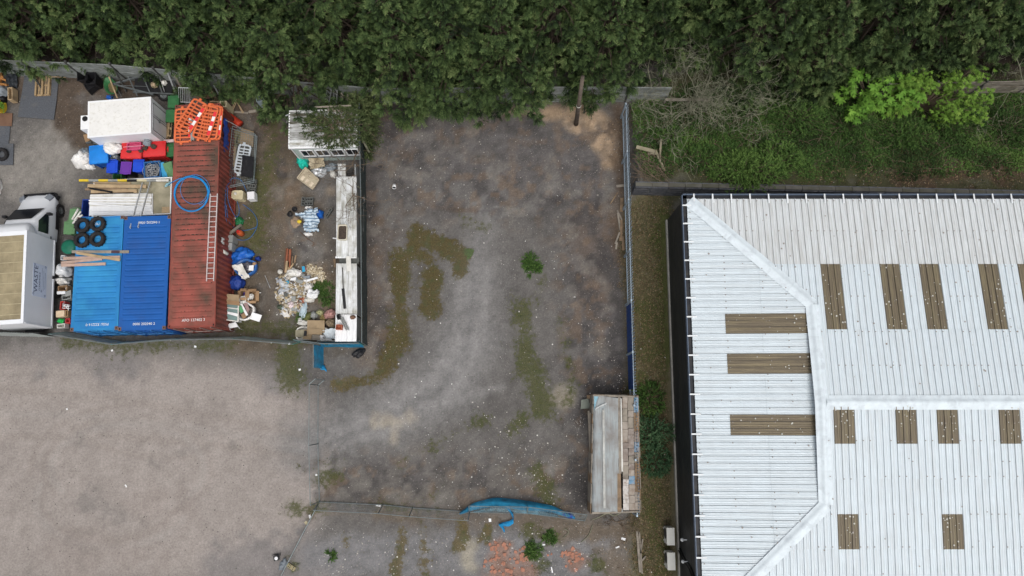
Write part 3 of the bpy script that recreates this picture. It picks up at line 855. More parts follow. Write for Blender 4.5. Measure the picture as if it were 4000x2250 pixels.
# ------------------------------------------------------------------ boundary fence under the conifers: boards between posts
m_board = M('grey_board', (.27, .29, .285), .85, .22, 2.2, (.12, .13, .11), .45, 1.2, streak=((.17, .18, .16), 0, .6))
m_board2 = M('weathered_board', (.25, .225, .19), .9, .25, 2.2, (.1, .09, .06), .5, 1.2, streak=((.14, .12, .09), 0, .6))
m_post = M('dark_post', (.06, .06, .058), .85, .25, 4)
bf_pts = [P(-160, 285), P(500, 312), P(1150, 372), P(1500, 402), P(2280, 396), P(2600, 398)]
bf_pts2 = [P(3420, 372, .5), P(4160, 356, .5)]
def polyline_bays(pts, step):
    out = []
    for a, b_ in zip(pts[:-1], pts[1:]):
        n = max(1, round((b_ - a).length / step))
        for i in range(n): out.append((a.lerp(b_, i / n), a.lerp(b_, (i + 1) / n)))
    return out
def board_fence(pts, label, mat, h=1.95, zoff=0.0, nb=7):
    t = thing('boundary_fence', label, 'fence', pts[0])
    O = pts[0]
    for k, (a, b_) in enumerate(polyline_bays(pts, 2.6)):
        a, b_ = a - O, b_ - O
        d = (b_ - a).normalized()
        mb = MB(); mb.box(a + Vector((0, .02, h / 2 + .05)), (.11, .13, h + .1), math.atan2(d.y, d.x)); part(t, 'post', mb, m_post)
        for j in range(nb):
            z0, z1 = h * j / nb, h * (j + 1) / nb
            off = Vector((0, -.012 * random.random() - (.02 if j == nb // 2 else 0), 0))
            mb = MB(); mb.beam(a + d * .06 + off + Vector((0, 0, (z0 + z1) / 2)), b_ - d * .06 + off + Vector((0, 0, (z0 + z1) / 2 + random.uniform(-.006, .006))), .035, z1 - z0 - .014)
            part(t, 'plank', mb, mat)
        if k % 2 == 0:
            mb = MB(); mb.beam(a + Vector((0, -.75, .05)), a + Vector((0, -.05, h * .8)), .07, .07); part(t, 'brace', mb, m_post)
    return t
board_fence(bf_pts, 'long grey horizontal board fence under the conifers, behind the yard and plot', m_board)
board_fence(bf_pts2, 'weathered grey board fence behind the pale green saplings at the warehouse side', m_board2, 1.5)
t = thing('rail_fence', 'low weathered timber rail under the bare branches by the palisade', 'fence', P(2590, 410, .3))
O = P(2590, 410, .3); e = P(2775, 412, .3) - O
mb = MB(); mb.beam((0, 0, .75), e + Vector((0, 0, .75)), .16, .05); part(t, 'rail', mb, m_board2)
for k in range(3):
    mb = MB(); mb.box(e * (k / 2) + Vector((0, 0, .36)), (.09, .09, .8)); part(t, 'post', mb, m_board2)

# ------------------------------------------------------------------ palisade fence between the plot and the warehouse strip
m_gal = M('galvanised_steel', (.33, .41, .48), .5, .15, 3, (.2, .2, .2), .3, 3, metal=.3)
m_galb = M('blue_fence_sheet', (.01, .055, .22), .55, .2, 1.5, (.02, .03, .07), .3, 1.5)
pal = thing('palisade_fence', 'tall galvanised palisade fence between the gravel plot and the warehouse strip', 'fence', (P(2473, 1100, 2).x, 18.5, 0))
PY0, PY1 = P(2440, 405, 2).y, P(2500, 2015, 2).y
npal = 150
mbp = MB()
for dx, w, a in ((-.02, .022, .5), (.02, .022, -.5)):
    mbp.box((0, dx * 1.0, .98), (.012, .04, 1.9), a)
mbp.add([(-.004, -.035, 1.93), (-.004, .035, 1.93), (-.004, 0, 2.06), (.008, -.035, 1.93), (.008, .035, 1.93), (.008, 0, 2.06)], [(0, 1, 2), (5, 4, 3), (0, 2, 5, 3), (1, 4, 5, 2)])
pale_me = mbp.mesh('pale'); pale_me.materials.append(m_gal)
for i in range(npal):
    y = PY0 - (PY0 - PY1) * (i + .5) / npal
    o = part(pal, 'pale', pale_me, m_gal)
    o.location = (0, y - 18.5, 0); o.rotation_euler = (random.uniform(-.01, .01), random.uniform(-.012, .012), 0)
for z in (.35, 1.6):
    mb = MB(); mb.beam((-.05, PY0 - 18.5, z), (-.05, PY1 - 18.5, z), .05, .05); part(pal, 'rail', mb, m_gal)
for i in range(9):
    y = PY0 - (PY0 - PY1) * i / 8
    mb = MB(); mb.box((-.12, y - 18.5, 1.0), (.08, .1, 2.05)); part(pal, 'post', mb, m_gal)
def blue_sheet():
    ya, yb = P(2465, 1190, 1).y, P(2478, 1520, 1).y
    mb = MB(); n = 40; rows = []
    for z in (.12, 1.75):
        rows.append([Vector((-.1 + .012 * math.sin(k * 2.6), ya - 18.5 + (yb - ya) * k / n, z)) for k in range(n + 1)])
    mb.grid(rows)
    part(pal, 'backing_sheet', mb, m_galb, label='blue sheet fixed behind the pales')
blue_sheet()

# ------------------------------------------------------------------ netted and mesh fences
def netting(name, col, a):
    m = bpy.data.materials.new(name); m.use_nodes = True
    nt = m.node_tree; b = nt.nodes['Principled BSDF']; L = nt.links.new
    tc = nt.nodes.new('ShaderNodeTexCoord'); n = nt.nodes.new('ShaderNodeTexNoise'); n.inputs['Scale'].default_value = 3; n.inputs['Detail'].default_value = 6
    L(tc.outputs['Object'], n.inputs['Vector'])
    r = nt.nodes.new('ShaderNodeMapRange'); r.inputs[1].default_value = .3; r.inputs[2].default_value = .7; r.inputs[3].default_value = a - .18; r.inputs[4].default_value = min(1, a + .18)
    L(n.outputs['Fac'], r.inputs[0]); L(r.outputs[0], b.inputs['Alpha'])
    x = nt.nodes.new('ShaderNodeMix'); x.data_type = 'RGBA'; L(n.outputs['Fac'], x.inputs[0])
    x.inputs[6].default_value = (*[c * .6 for c in col], 1); x.inputs[7].default_value = (*[min(1, c * 1.4) for c in col], 1)
    L(x.outputs[2], b.inputs['Base Color']); b.inputs['Roughness'].default_value = .8; b.inputs['Specular IOR Level'].default_value = .2
    return m
m_netgrey = netting('grey_green_netting', (.27, .345, .34), .78)
m_netdark = netting('dark_netting', (.035, .05, .05), .85)
m_netblue = netting('blue_netting', (.015, .19, .34), .85)
m_netbright = netting('bright_blue_netting', (.01, .22, .46), .92)
m_teal = M('teal_post', (.08, .3, .28), .5, .15, 3)
m_steel = M('fence_steel', (.2, .235, .24), .5, .15, 5, metal=.4)
def mesh_panel(par, a, b_, h, net=None, netm=None, lean=0.0, post=m_steel):
    """frame, wires and (where it hangs there) netting between base points a and b_ (relative to par)"""
    d = (b_ - a); L_ = d.length; d.normalize(); nrm = Vector((-d.y, d.x, 0))
    top = nrm * lean + Vector((0, 0, h))
    for e in (a, b_):
        mb = MB(); mb.tube([e, e + top], .022, 6); part(par, 'post', mb, post)
    for k in (1.0, .06):
        mb = MB(); mb.tube([a + top * k, b_ + top * k], .02, 5); part(par, 'rail', mb, m_steel)
    mb = MB(); nw = int(L_ / .2)
    for k in range(1, nw): mb.beam(a + d * (L_ * k / nw) + top * .06, a + d * (L_ * k / nw) + top, .004, .004)
    for k in range(1, 6): mb.beam(a + top * (k / 6), b_ + top * (k / 6), .004, .004)
    part(par, 'wire_mesh', mb, m_steel)
    if netm is not None:
        rows = []
        n = max(4, int(L_ / .22))
        for j in range(7):
            z = j / 6
            rows.append([a + d * (L_ * k / n) + top * (z * (1 + .02 * math.sin(k * 1.7))) + nrm * (.03 + .05 * (vnoise(np.array([k * .6]), np.array([j * .7]), 5)[0] - .3)) for k in range(n + 1)])
        mb = MB(); mb.grid(rows); part(par, 'netting', mb, netm, True)
def mesh_fence(name, label, tops, h, netm, zt=None, lean=0.0, seg=3.4, post=m_steel):
    pts = [P(x, y, h) for x, y in tops]
    pts = [Vector((p.x, p.y, 0)) for p in pts]
    t = thing(name, label, 'fence', pts[0])
    for a, b_ in zip(pts[:-1], pts[1:]):
        n = max(1, round((b_ - a).length / seg))
        for i in range(n): mesh_panel(t, a.lerp(b_, i / n) - pts[0], a.lerp(b_, (i + 1) / n) - pts[0], h, None, netm, lean, post)
    return t
mesh_fence('mesh_fence', 'zigzag mesh fence with grey green netting below the three containers', [(193, 1287), (437, 1327), (671, 1309), (908, 1306), (1146, 1326)], 1.45, m_netgrey, lean=-.25, post=m_teal)
mesh_fence('mesh_fence', 'short mesh fence with dark netting below the plywood heap', [(1146, 1327), (1262, 1342), (1402, 1340)], 1.5, m_netdark, lean=0, post=m_teal)
mesh_fence('mesh_fence', 'dark netted mesh fence along the long white shed and overgrown cabin', [(1394, 402), (1400, 780), (1404, 1338)], 2.0, m_netdark, lean=.12)
mesh_fence('mesh_fence', 'blue netted fence stub at the step in the plot boundary', [(1405, 1346), (1238, 1346), (1238, 1435)], 1.2, m_netblue, lean=-.2)
mesh_fence('mesh_gate', 'bare mesh gate panels along the left edge of the gravel plot', [(1232, 1480), (1208, 1500), (1206, 1740), (1212, 1975)], 1.9, None)
mesh_fence('mesh_fence', 'grey mesh fence along the lower edge of the plot, left of the blue netting', [(1225, 1970), (1480, 1982), (1600, 1994), (1830, 2010)], 1.25, netting('thin_net', (.24, .27, .28), .2), lean=-.3)
mesh_fence('mesh_fence', 'sagging mesh fence behind the blue netting, ending at the long grey shed', [(1830, 2012), (2060, 2016), (2290, 2046)], .9, netting('thin_net_b', (.2, .28, .32), .14), lean=.45)
mesh_fence('mesh_fence', 'leaning mesh panel run from the plot corner down to the black lamp', [(1218, 1985), (1165, 2085), (1085, 2240), (1060, 2290)], 1.1, netting('thin_net_c', (.16, .18, .19), .3), lean=.2)
# corrugated sheet fence at the lower left of the yard
t = thing('sheet_fence', 'pale grey corrugated sheet fence below the white truck', 'fence', P(-140, 1306))
O = P(-140, 1306); e_ = P(215, 1316) - O; L_ = e_.length; d = e_.normalized()
m_sheetf = M('pale_sheet_fence', (.36, .39, .375), .7, .12, 2, (.2, .2, .18), .3, 1.5)
ns = 6
for i in range(ns):
    n = 24; rows = []
    for z in (.05, .95, 1.8):
        rows.append([d * (L_ * (i + k / n) / ns) + Vector((0, .03 * math.sin(k / n * 2 * math.pi * 6) - .004 * (i % 2), z)) for k in range(n + 1)])
    mb = MB(); mb.grid(rows); part(t, 'sheet', mb, m_sheetf)
mb = MB(); mb.beam(Vector((0, .07, 1.4)), d * L_ + Vector((0, .07, 1.4)), .05, .07); mb.beam(Vector((0, .07, .4)), d * L_ + Vector((0, .07, .4)), .05, .07); part(t, 'rail', mb, m_post)
# netting that slid off the lower fence
def cloth(name, label, cat, quad, mat, amp=.06, nu=18, nv=10, seed=1, freq=1.4, group=None, smooth=True, sag=0.0, thick=True):
    """sheet over four surveyed corners (px, py, z), creased"""
    c = [P(*q) for q in quad]
    r_ = random.Random(seed)
    rows = []
    for i in range(nu + 1):
        u = i / nu; row = []
        for j in range(nv + 1):
            v = j / nv
            p = (c[0] * (1 - u) + c[1] * u) * (1 - v) + (c[3] * (1 - u) + c[2] * u) * v
            e1 = (u - .5) * 6 * freq; e2 = (v - .5) * 6 * freq
            q = vnoise(np.array([e1 + seed * 7.1]), np.array([e2 + seed * 3.7]), seed)[0] - .5
            q2 = vnoise(np.array([e1 * .5 + e2 * 2.2]), np.array([e2 * .3 + seed]), seed + 5)[0] - .5
            edge = min(u, 1 - u, v, 1 - v)
            w = Vector((r_.uniform(-1, 1), r_.uniform(-1, 1), 0)) * amp * (.7 if edge == 0 else .1)
            row.append(p + w + Vector((0, 0, amp * (q * 1.6 + q2 * 1.4) + amp * .9 - sag * math.sin(math.pi * u) * math.sin(math.pi * v))))
        rows.append(row)
    mb = MB(); mb.grid(rows)
    if thick:
        n0 = len(mb.v); mb.grid([[p - Vector((0, 0, .02)) for p in row[::-1]] for row in rows])
    return solo_w(name, label, cat, mb, mat, group, smooth)
def arc_net(name, label, line, z, width_px, mat, seed, hump=.35):
    n = 34; rows = []
    pts = [Vector((x, y, 0)) for x, y in line]
    def at_(t):
        f = t * (len(pts) - 1); i = min(int(f), len(pts) - 2); return pts[i].lerp(pts[i + 1], f - i)
    r_ = random.Random(seed)
    for i in range(n + 1):
        t_ = i / n; c = at_(t_); w = width_px * (math.sin(math.pi * min(1, max(0, t_ * .94 + .03))) ** .6)
        row = []
        for j in range(9):
            v = j / 8
            zz = z + hump * math.sin(math.pi * v) * (.6 + .4 * math.sin(t_ * 9 + seed)) + .05 * (vnoise(np.array([t_ * 30.]), np.array([v * 5.]), seed)[0])
            row.append(P(c.x, c.y + (v - .5) * w, max(.03, zz)))
        rows.append(row)
    mb = MB(); mb.grid(rows)
    return solo_w(name, label, 'netting', mb, mat, None, True)
arc_net('debris_netting', 'bright blue debris netting arched along the lower plot fence', [(1795, 2006), (1850, 1978), (1930, 1962), (2000, 1968), (2080, 1978), (2160, 1990), (2245, 2022)], .12, 40, m_netblue, 3, .55)
arc_net('debris_netting', 'tail of bright blue netting hanging down from the lower plot fence', [(1965, 1972), (1990, 1992), (2005, 2016), (2006, 2034), (1990, 2046), (1962, 2048), (1950, 2050)], .15, 22, m_netbright, 5, .18)
arc_net('debris_netting', 'ragged end of blue netting on the ground beside a white scrap', [(1948, 2048), (1962, 2056), (1968, 2068), (1972, 2076)], .05, 22, m_netbright, 6, .08)
arc_net('debris_netting', 'deep blue knot of netting by the corner of the long grey shed', [(2198, 2008), (2215, 2010), (2232, 2014), (2246, 2022)], .1, 24, M('deep_blue_net', (.005, .05, .3), .6, .3, 6), 8, .25)
arc_net('debris_netting', 'bright blue scrap of netting lying inside the boundary step', [(1240, 1425), (1252, 1434), (1268, 1436), (1276, 1450)], .1, 20, m_netbright, 9, .14)
arc_net('debris_netting', 'thin blue grey net sheet behind the arched blue netting', [(1850, 1998), (1930, 1985), (2010, 1986), (2100, 1998), (2180, 2014)], .1, 30, netting('pale_net', (.12, .24, .3), .5), 12, .3)

# ------------------------------------------------------------------ foliage
def cards(Pb, D, N, Ln, W, tone):
    """diamond leaves: base, direction, normal, length, width"""
    D = D / (np.linalg.norm(D, axis=1, keepdims=True) + 1e-9)
    S = np.cross(D, N); S /= (np.linalg.norm(S, axis=1, keepdims=True) + 1e-9)
    m = Pb + D * Ln[:, None] * .45
    V = np.stack([Pb, m + S * W[:, None] * .5, Pb + D * Ln[:, None], m - S * W[:, None] * .5], 1).reshape(-1, 3)
    return V, np.repeat(tone, 4)
def rot_about_z(v, a):
    c, s = np.cos(a), np.sin(a)
    return np.stack([v[:, 0] * c - v[:, 1] * s, v[:, 0] * s + v[:, 1] * c, v[:, 2]], 1)
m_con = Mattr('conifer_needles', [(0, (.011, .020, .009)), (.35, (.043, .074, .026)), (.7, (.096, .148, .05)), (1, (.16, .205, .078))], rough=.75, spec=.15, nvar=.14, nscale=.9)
m_bark = M('bark', (.05, .038, .028), .95, .3, 5, bump=.5)
m_twig = M('pale_twigs', (.19, .19, .135), .9, .3, 3)
m_twig2 = M('brown_twigs', (.14, .105, .075), .9, .3, 3)
def conifer_crown(seed, H=9.0, Rb=3.1, ncl=215):
    r = np.random.default_rng(seed)
    V, T = [], []
    bm_ = MB()
    for i in range(ncl):
        k = .12 + .86 * ((i + r.random()) / ncl) ** 1.25
        h = H * k
        a = i * 2.39996 + r.normal(0, .35)
        d = np.array([math.cos(a), math.sin(a), 0])
        ln = Rb * (1.0 - k ** 1.6 * .9) * (r.uniform(.72, 1.1) if i % 4 else r.uniform(.35, .65))
        c = d * ln + np.array([0, 0, h - .12 * ln])
        if i % 2 == 0: bm_.tube([(0, 0, h - .1 * ln), tuple(c * .5 + np.array([0, 0, h]) * .5 + np.array([0, 0, .1 * ln])), tuple(c)], [.05, .03, .012], 4, cap=False)
        o = d * .9 + np.array([0, 0, .55 - .5 * r.random()]); o /= np.linalg.norm(o)
        R0 = r.uniform(.36, .64) * (1 - .35 * k)
        tone_c = r.normal(.5, .19)
        ns = int(22 * (R0 / .5) ** 2)
        for q in range(ns):
            v = o * .55 + r.normal(0, .62, 3); v[2] -= .12
            v /= np.linalg.norm(v)
            st = c + v * R0 * r.uniform(.0, .55) - o * R0 * .4 + r.normal(0, .04, 3)
            al = R0 * r.uniform(.55, .95)
            npair = 10
            tt = np.linspace(.08, 1, npair)
            base = st + v * al * tt[:, None] + np.stack([0 * tt, 0 * tt, -.22 * al * tt ** 2], 1)
            side = np.cross(v, o + r.normal(0, .4, 3)); side /= np.linalg.norm(side) + 1e-6
            nrm = np.cross(side, v)
            for sg in (-1, 1):
                dirs = v * .8 + side * sg * .8 + r.normal(0, .2, (npair, 3))
                L_ = (.15 * (1 - .5 * tt) + .04) * r.uniform(.7, 1.25, npair)
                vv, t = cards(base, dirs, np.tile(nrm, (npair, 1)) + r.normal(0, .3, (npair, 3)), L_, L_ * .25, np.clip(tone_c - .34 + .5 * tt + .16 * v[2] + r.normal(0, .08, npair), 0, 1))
                V.append(vv); T.append(t)
    bm_.tube([(0, 0, 0), (0.05, 0, H * .5), (0, 0, H * .97)], [.2, .13, .03], 7)
    V = np.concatenate(V); T = np.concatenate(T)
    return npmesh('crown', V, np.arange(len(V)).reshape(-1, 4), T), bm_.mesh('trunk')
con = [conifer_crown(40 + k, 8.8 + .5 * k, 2.9 + .12 * k) for k in range(4)]
# x in the survey, canopy reach (pixel row its lowest boughs come down to), label
CON = [(-110, 190, .95, 'dark green conifer over the fence behind the stacked yellow crates'),
       (110, 195, .92, 'dark green conifer behind the fence above the two grey mats'),
       (330, 165, .9, 'dark green conifer behind the fence above the open black bins'),
       (560, 190, .95, 'dark green conifer behind the fence above the steel trailer frame'),
       (790, 285, 1.0, 'dark green conifer overhanging the ladders beside the orange barriers'),
       (985, 265, 1.0, 'dark green conifer overhanging the leaning planks behind the tan trestle'),
       (1140, 410, .9, 'low dark conifer bough mass hanging over the left end of the cabin roof'),
       (1330, 270, 1.05, 'dark green conifer overhanging the ladders behind the mossy cabin'),
       (1570, 375, 1.1, 'dark green conifer reaching down over the top left of the gravel plot'),
       (1760, 375, 1.1, 'dark green conifer over the top of the gravel plot, midway along it'),
       (1950, 385, 1.05, 'dark green conifer reaching lowest over the pale sandy edge of the plot'),
       (2150, 315, 1.05, 'dark green conifer immediately left of the wooden pole'),
       (2350, 325, 1.0, 'dark green conifer immediately right of the wooden pole'),
       (2540, 190, 1.05, 'dark green conifer behind the bare branches at the palisade end'),
       (2760, 150, 1.05, 'dark green conifer set back behind the widest bare tree'),
       (2960, 300, 1.1, 'dark green conifer at the right of the bare trees, left of the bright chestnut'),
       (3160, 330, 1.0, 'dark green conifer reaching down beside the bright green chestnut'),
       (3390, 250, 1.05, 'dark green conifer directly behind the bright green chestnut sapling'),
       (3620, 230, 1.05, 'dark green conifer behind the yellowish sapling'),
       (3830, 190, 1.0, 'dark green conifer left of the bare branches at the far end of the row'),
       (4040, 120, 1.05, 'dark green conifer behind the bare branches at the far end of the row')]
for i, (px, py, sc, lab) in enumerate(CON):
    cm, tm = con[i % 4]
    tip = P(px, py, 2.6)
    Rb = (2.9 + .12 * (i % 4)) * sc
    loc = Vector((tip.x, tip.y + Rb * .62, 0))
    t = thing('conifer_tree', lab, 'tree', loc, random.uniform(0, 6.28), 'conifers along the boundary')
    t.scale = (sc, sc, sc * random.uniform(.92, 1.1) if py < 400 else sc * .9)
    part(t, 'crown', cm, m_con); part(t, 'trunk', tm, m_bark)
# second row, seen through the gaps and at the top edge
for i in range(19):
    cm, tm = con[(i * 3 + 1) % 4]
    px = -120 + 232 * i
    b_ = P(px, 20, 2.6)
    near_ = min(CON, key=lambda c_: abs(c_[0] - px - 60))[3].replace('dark green conifer ', '').replace('low dark conifer bough mass ', '')
    t = thing('conifer_tree', ' '.join(('rear row conifer behind the one ' + near_).split()[:16]), 'tree', (b_.x + random.uniform(-.4, .4), b_.y + 2.2 + random.uniform(-.4, .8), 0), random.uniform(0, 6.28), 'conifers in the rear row')
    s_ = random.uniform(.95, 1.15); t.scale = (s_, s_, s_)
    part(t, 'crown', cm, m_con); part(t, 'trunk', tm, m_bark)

# bare deciduous trees and shrubs
def bare_tree(seed, H, spread, levels=5, n0=6, r0=.06, up=.55):
    r = random.Random(seed); mb = MB(); tw = MB()
    def grow_(p, d, ln, rad, lv):
        pts = [p]; rr = [rad]
        n = 4
        for k in range(n):
            d = (d + Vector((r.gauss(0, .2), r.gauss(0, .2), r.gauss(0.0, .14)))).normalized()
            p = p + d * (ln / n); pts.append(p); rr.append(rad * (1 - .55 * (k + 1) / n))
        (mb if lv <= 2 else tw).tube(pts, rr, 5 if lv <= 1 else 3, cap=False)
        if lv < levels:
            nb_ = r.randint(2, 3)
            for k in range(nb_):
                i = r.randint(1, n) if k else n
                a = Vector((r.gauss(0, 1), r.gauss(0, 1), r.gauss(.1, .6)))
                dd = (d * .9 + a.normalized() * .85).normalized()
                grow_(pts[i], dd, ln * r.uniform(.6, .9), max(.009, rr[i] * .75), lv + 1)
    for k in range(n0):
        a = 2 * math.pi * (k + r.random()) / n0
        grow_(Vector((r.uniform(-.15, .15), r.uniform(-.15, .15), 0)), Vector((math.cos(a) * (1 - up), math.sin(a) * (1 - up), up + r.uniform(0, .3))).normalized(), H * .42, r0 * r.uniform(.6, 1), 0)
    return mb.mesh('limbs'), tw.mesh('twigs')
BARE = [(2560, 385, 4.2, 5, .5, 'bare pale branched tree beside the top end of the palisade fence'),
        (2740, 370, 5.0, 6, .45, 'widest bare pale tree, between the palisade and the laurel side of the bank'),
        (2880, 420, 3.4, 6, .4, 'bare pale shrub in front of the widest bare tree'),
        (2620, 470, 2.6, 5, .35, 'low bare shrub directly beside the palisade on the bank'),
        (4010, 330, 4.6, 5, .5, 'bare yellowish branched tree at the far end of the weathered fence')]
for i, (px, py, H, n0, up, lab) in enumerate(BARE):
    b_ = P(px, py, .6); b_.z = gzf(b_.x, b_.y)
    lm, tm = bare_tree(70 + i, H, 1, 5, n0, .055, up)
    t = thing('bare_tree', lab, 'tree', b_, 0, 'bare trees on the bank')
    part(t, 'trunk', lm, m_twig); part(t, 'branches', tm, m_twig, kind='stuff')
# brush heap of cut sticks on the bank
mb = MB(); r_ = random.Random(5)
for k in range(70):
    c = P(r_.uniform(2490, 2600), r_.uniform(600, 705), 1.3); a = r_.gauss(-.7, .5); l = r_.uniform(.5, 1.6)
    c.z = gzf(c.x, c.y) + r_.uniform(.03, .3)
    dv = Vector((math.cos(a), math.sin(a), r_.gauss(0, .12))) * l / 2
    mb.tube([c - dv, c + Vector((0, 0, .05)), c + dv], [.014, .012, .006], 4, cap=False)
o = stuff('brushwood', mb.mesh('brushwood'), m_twig2, 'heap of cut brown sticks on the bank by the palisade', 'brushwood')

def leaf_shrub(seed, rx, ry, h, n, leaf, up=.35, tone0=.5, droop=.3, fill=.35):
    """feathery shrub: many short shoots with small leaves, gaps between"""
    r = np.random.default_rng(seed)
    nsh = n // 14
    cl = r.normal(0, .5, (max(5, nsh // 14), 3)); cl[:, 2] = np.abs(cl[:, 2])
    cc = cl[r.integers(0, len(cl), nsh)] + r.normal(0, .24, (nsh, 3))
    ln = np.linalg.norm(cc * np.array([1, 1, .8]), axis=1, keepdims=True); cc = cc / np.maximum(1, ln)
    cc[:, 2] = np.abs(cc[:, 2]) * .9 + .05
    base = cc * np.array([rx, ry, h])
    out = cc * np.array([1, 1, .4]) + r.normal(0, .45, (nsh, 3)); out[:, 2] += up
    out /= np.linalg.norm(out, axis=1, keepdims=True)
    L_ = r.uniform(.25, .6, nsh) * max(.5, min(1, h))
    t = np.tile(np.linspace(0, 1, 14), nsh)
    Bp = np.repeat(base, 14, 0) + np.repeat(out * L_[:, None], 14, 0) * t[:, None]
    Bp[:, 2] -= droop * np.repeat(L_, 14) * t ** 2
    D = np.repeat(out, 14, 0) + r.normal(0, .75, (nsh * 14, 3))
    ls = leaf * r.uniform(.6, 1.3, nsh * 14)
    tone = np.clip(np.repeat(tone0 + r.normal(0, .14, nsh), 14) + .25 * (t - .5) + .2 * (np.repeat(cc[:, 2], 14) - .5), 0, 1)
    V, T = cards(Bp, D, np.array([0, 0, 1.]) + r.normal(0, .5, (nsh * 14, 3)), ls, ls * .5, tone)
    V[:, 2] = np.maximum(V[:, 2], .01)
    st = MB()
    for k in range(0, nsh, 7):
        st.tube([(base[k][0] * .2, base[k][1] * .2, 0), tuple(base[k] * .7), tuple(base[k] + out[k] * L_[k] * .6)], [.02, .012, .005], 4, cap=False)
    return npmesh('foliage', V, np.arange(len(V)).reshape(-1, 4), T), st.mesh('stems')
m_shrub = Mattr('shrub_leaves', [(0, (.016, .032, .009)), (.5, (.05, .105, .024)), (1, (.115, .195, .045))], nvar=.12)
m_chest = Mattr('chestnut_leaves', [(0, (.026, .07, .01)), (.5, (.085, .195, .024)), (1, (.165, .31, .045))], nvar=.08)
m_yel = Mattr('yellow_green_leaves', [(0, (.035, .075, .01)), (.5, (.105, .20, .026)), (1, (.21, .30, .06))], nvar=.1)
m_blueg = Mattr('blue_green_leaves', [(0, (.02, .05, .024)), (.5, (.062, .13, .06)), (1, (.13, .21, .105))], nvar=.1)
m_ivy = Mattr('privet_leaves', [(0, (.02, .03, .012)), (.5, (.06, .085, .03)), (1, (.14, .165, .07))], nvar=.1)
SHR = [(2900, 690, 1.9, .9, .9, 6200, .10, .72, m_shrub, 'bright green feathery shrub against the retaining wall by the warehouse corner'),
       (3010, 640, 1.3, .8, .8, 4200, .09, .65, m_shrub, 'green feathery shrub right of the brightest wall shrub'),
       (2720, 640, 1.2, .8, .5, 2600, .08, .45, m_shrub, 'low green bramble left of the wall shrub on the bank'),
       (2600, 545, .8, .6, .5, 1500, .08, .5, m_shrub, 'small green bramble patch beside the crossed timber on the bank'),
       (3100, 480, 1.5, .9, 1.0, 4200, .08, .5, m_shrub, 'green shrub below the conifer, left of the bright chestnut'),
       (3300, 500, 1.3, .9, .9, 3400, .08, .4, m_shrub, 'mid green shrub directly below the bright chestnut'),
       (3520, 540, 1.5, .8, .8, 4200, .08, .5, m_shrub, 'green shrub below and between the chestnut and yellowish sapling'),
       (3720, 500, 1.5, .9, .9, 3800, .08, .36, m_shrub, 'dull green shrub below the yellowish sapling'),
       (3920, 520, 1.4, 1., .9, 2600, .08, .3, m_shrub, 'dark green shrub under the bare tree at the far end'),
       (2800, 500, 1.5, 1., .6, 2600, .07, .3, m_shrub, 'dark low thicket under the widest bare tree'),
       (2540, 1560, .75, .8, .6, 1900, .09, .5, m_shrub, 'green shrub by the palisade at the top end of the long grey shed'),
       (2555, 1700, .95, 1.0, .8, 3000, .09, .5, m_blueg, 'blue green bush halfway along the warehouse strip, larger of the two'),
       (2560, 1800, .7, .7, .6, 1600, .09, .35, m_blueg, 'smaller blue green bush just below the larger strip bush'),
       (1425, 455, .75, .95, 2.3, 3600, .11, .5, m_ivy, 'olive green leafy bush spilling over the netted fence at the plot corner'),
       (1430, 560, .55, .7, 1.3, 1700, .1, .4, m_ivy, 'smaller olive bush below the corner bush, over a thick branch')]
for i, (px, py, rx, ry, h, n, leaf, tn, m_, lab) in enumerate(SHR):
    b_ = P(px, py, .4); b_.z = gzf(b_.x, b_.y) - .02
    fm, sm_ = leaf_shrub(200 + i, rx, ry, h, n * 2, leaf, tone0=tn)
    t = thing('leafy_shrub', lab, 'shrub', b_, 0, 'shrubs')
    part(t, 'foliage', fm, m_, kind='stuff'); part(t, 'stems', sm_, m_twig2)
def palmate(seed, n, rx, ry, z0, z1, leaf, tone0):
    r = np.random.default_rng(seed)
    V, T = [], []; st = MB()
    cl = np.stack([r.uniform(-.95, .95, 20), r.uniform(-.9, .9, 20)], 1)
    for i in range(n):
        c = cl[r.integers(0, 20)] + r.normal(0, .13, 2)
        p = np.array([c[0] * rx, c[1] * ry, r.uniform(z0, z1)])
        k = 7; a0 = r.uniform(0, 6.28)
        aa = a0 + np.arange(k) * (5.0 / k) + r.normal(0, .08, k)
        L_ = leaf * r.uniform(.7, 1.2) * (1 - .35 * np.abs(np.arange(k) - 3) / 3)
        D = np.stack([np.cos(aa), np.sin(aa), -.35 + r.normal(0, .15, k)], 1)
        v, t = cards(np.tile(p, (k, 1)), D, np.array([0, 0, 1.]) + r.normal(0, .3, (k, 3)), L_, L_ * .34, np.clip(tone0 + r.normal(0, .12) + r.normal(0, .05, k), 0, 1))
        V.append(v); T.append(t)
        if i % 9 == 0: st.tube([(0, 0, 0), (p[0] * .5, p[1] * .5, p[2] * .6), tuple(p)], [.03, .02, .008], 4, cap=False)
    V = np.concatenate(V); return npmesh('leaves', V, np.arange(len(V)).reshape(-1, 4), np.concatenate(T)), st.mesh('stems')
for (px, py, n, rx, ry, leaf, m_, tn, sd, lab) in ((3425, 380, 165, 1.9, 1.35, .36, m_chest, .6, 301, 'bright green chestnut sapling with large palmate leaves on the bank'),
                                                 (3640, 385, 460, 2.6, 1.45, .22, m_yel, .45, 302, 'yellowish green sapling with small leaves beside the chestnut')):
    b_ = P(px, py, 1.6); b_.z = gzf(b_.x, b_.y) - .02
    lm, sm_ = palmate(sd, n * 2, rx, ry, .5, 2.4, leaf, tn)
    t = thing('sapling', lab, 'tree', b_)
    part(t, 'leaves', lm, m_, kind='stuff'); part(t, 'stems', sm_, m_twig2)
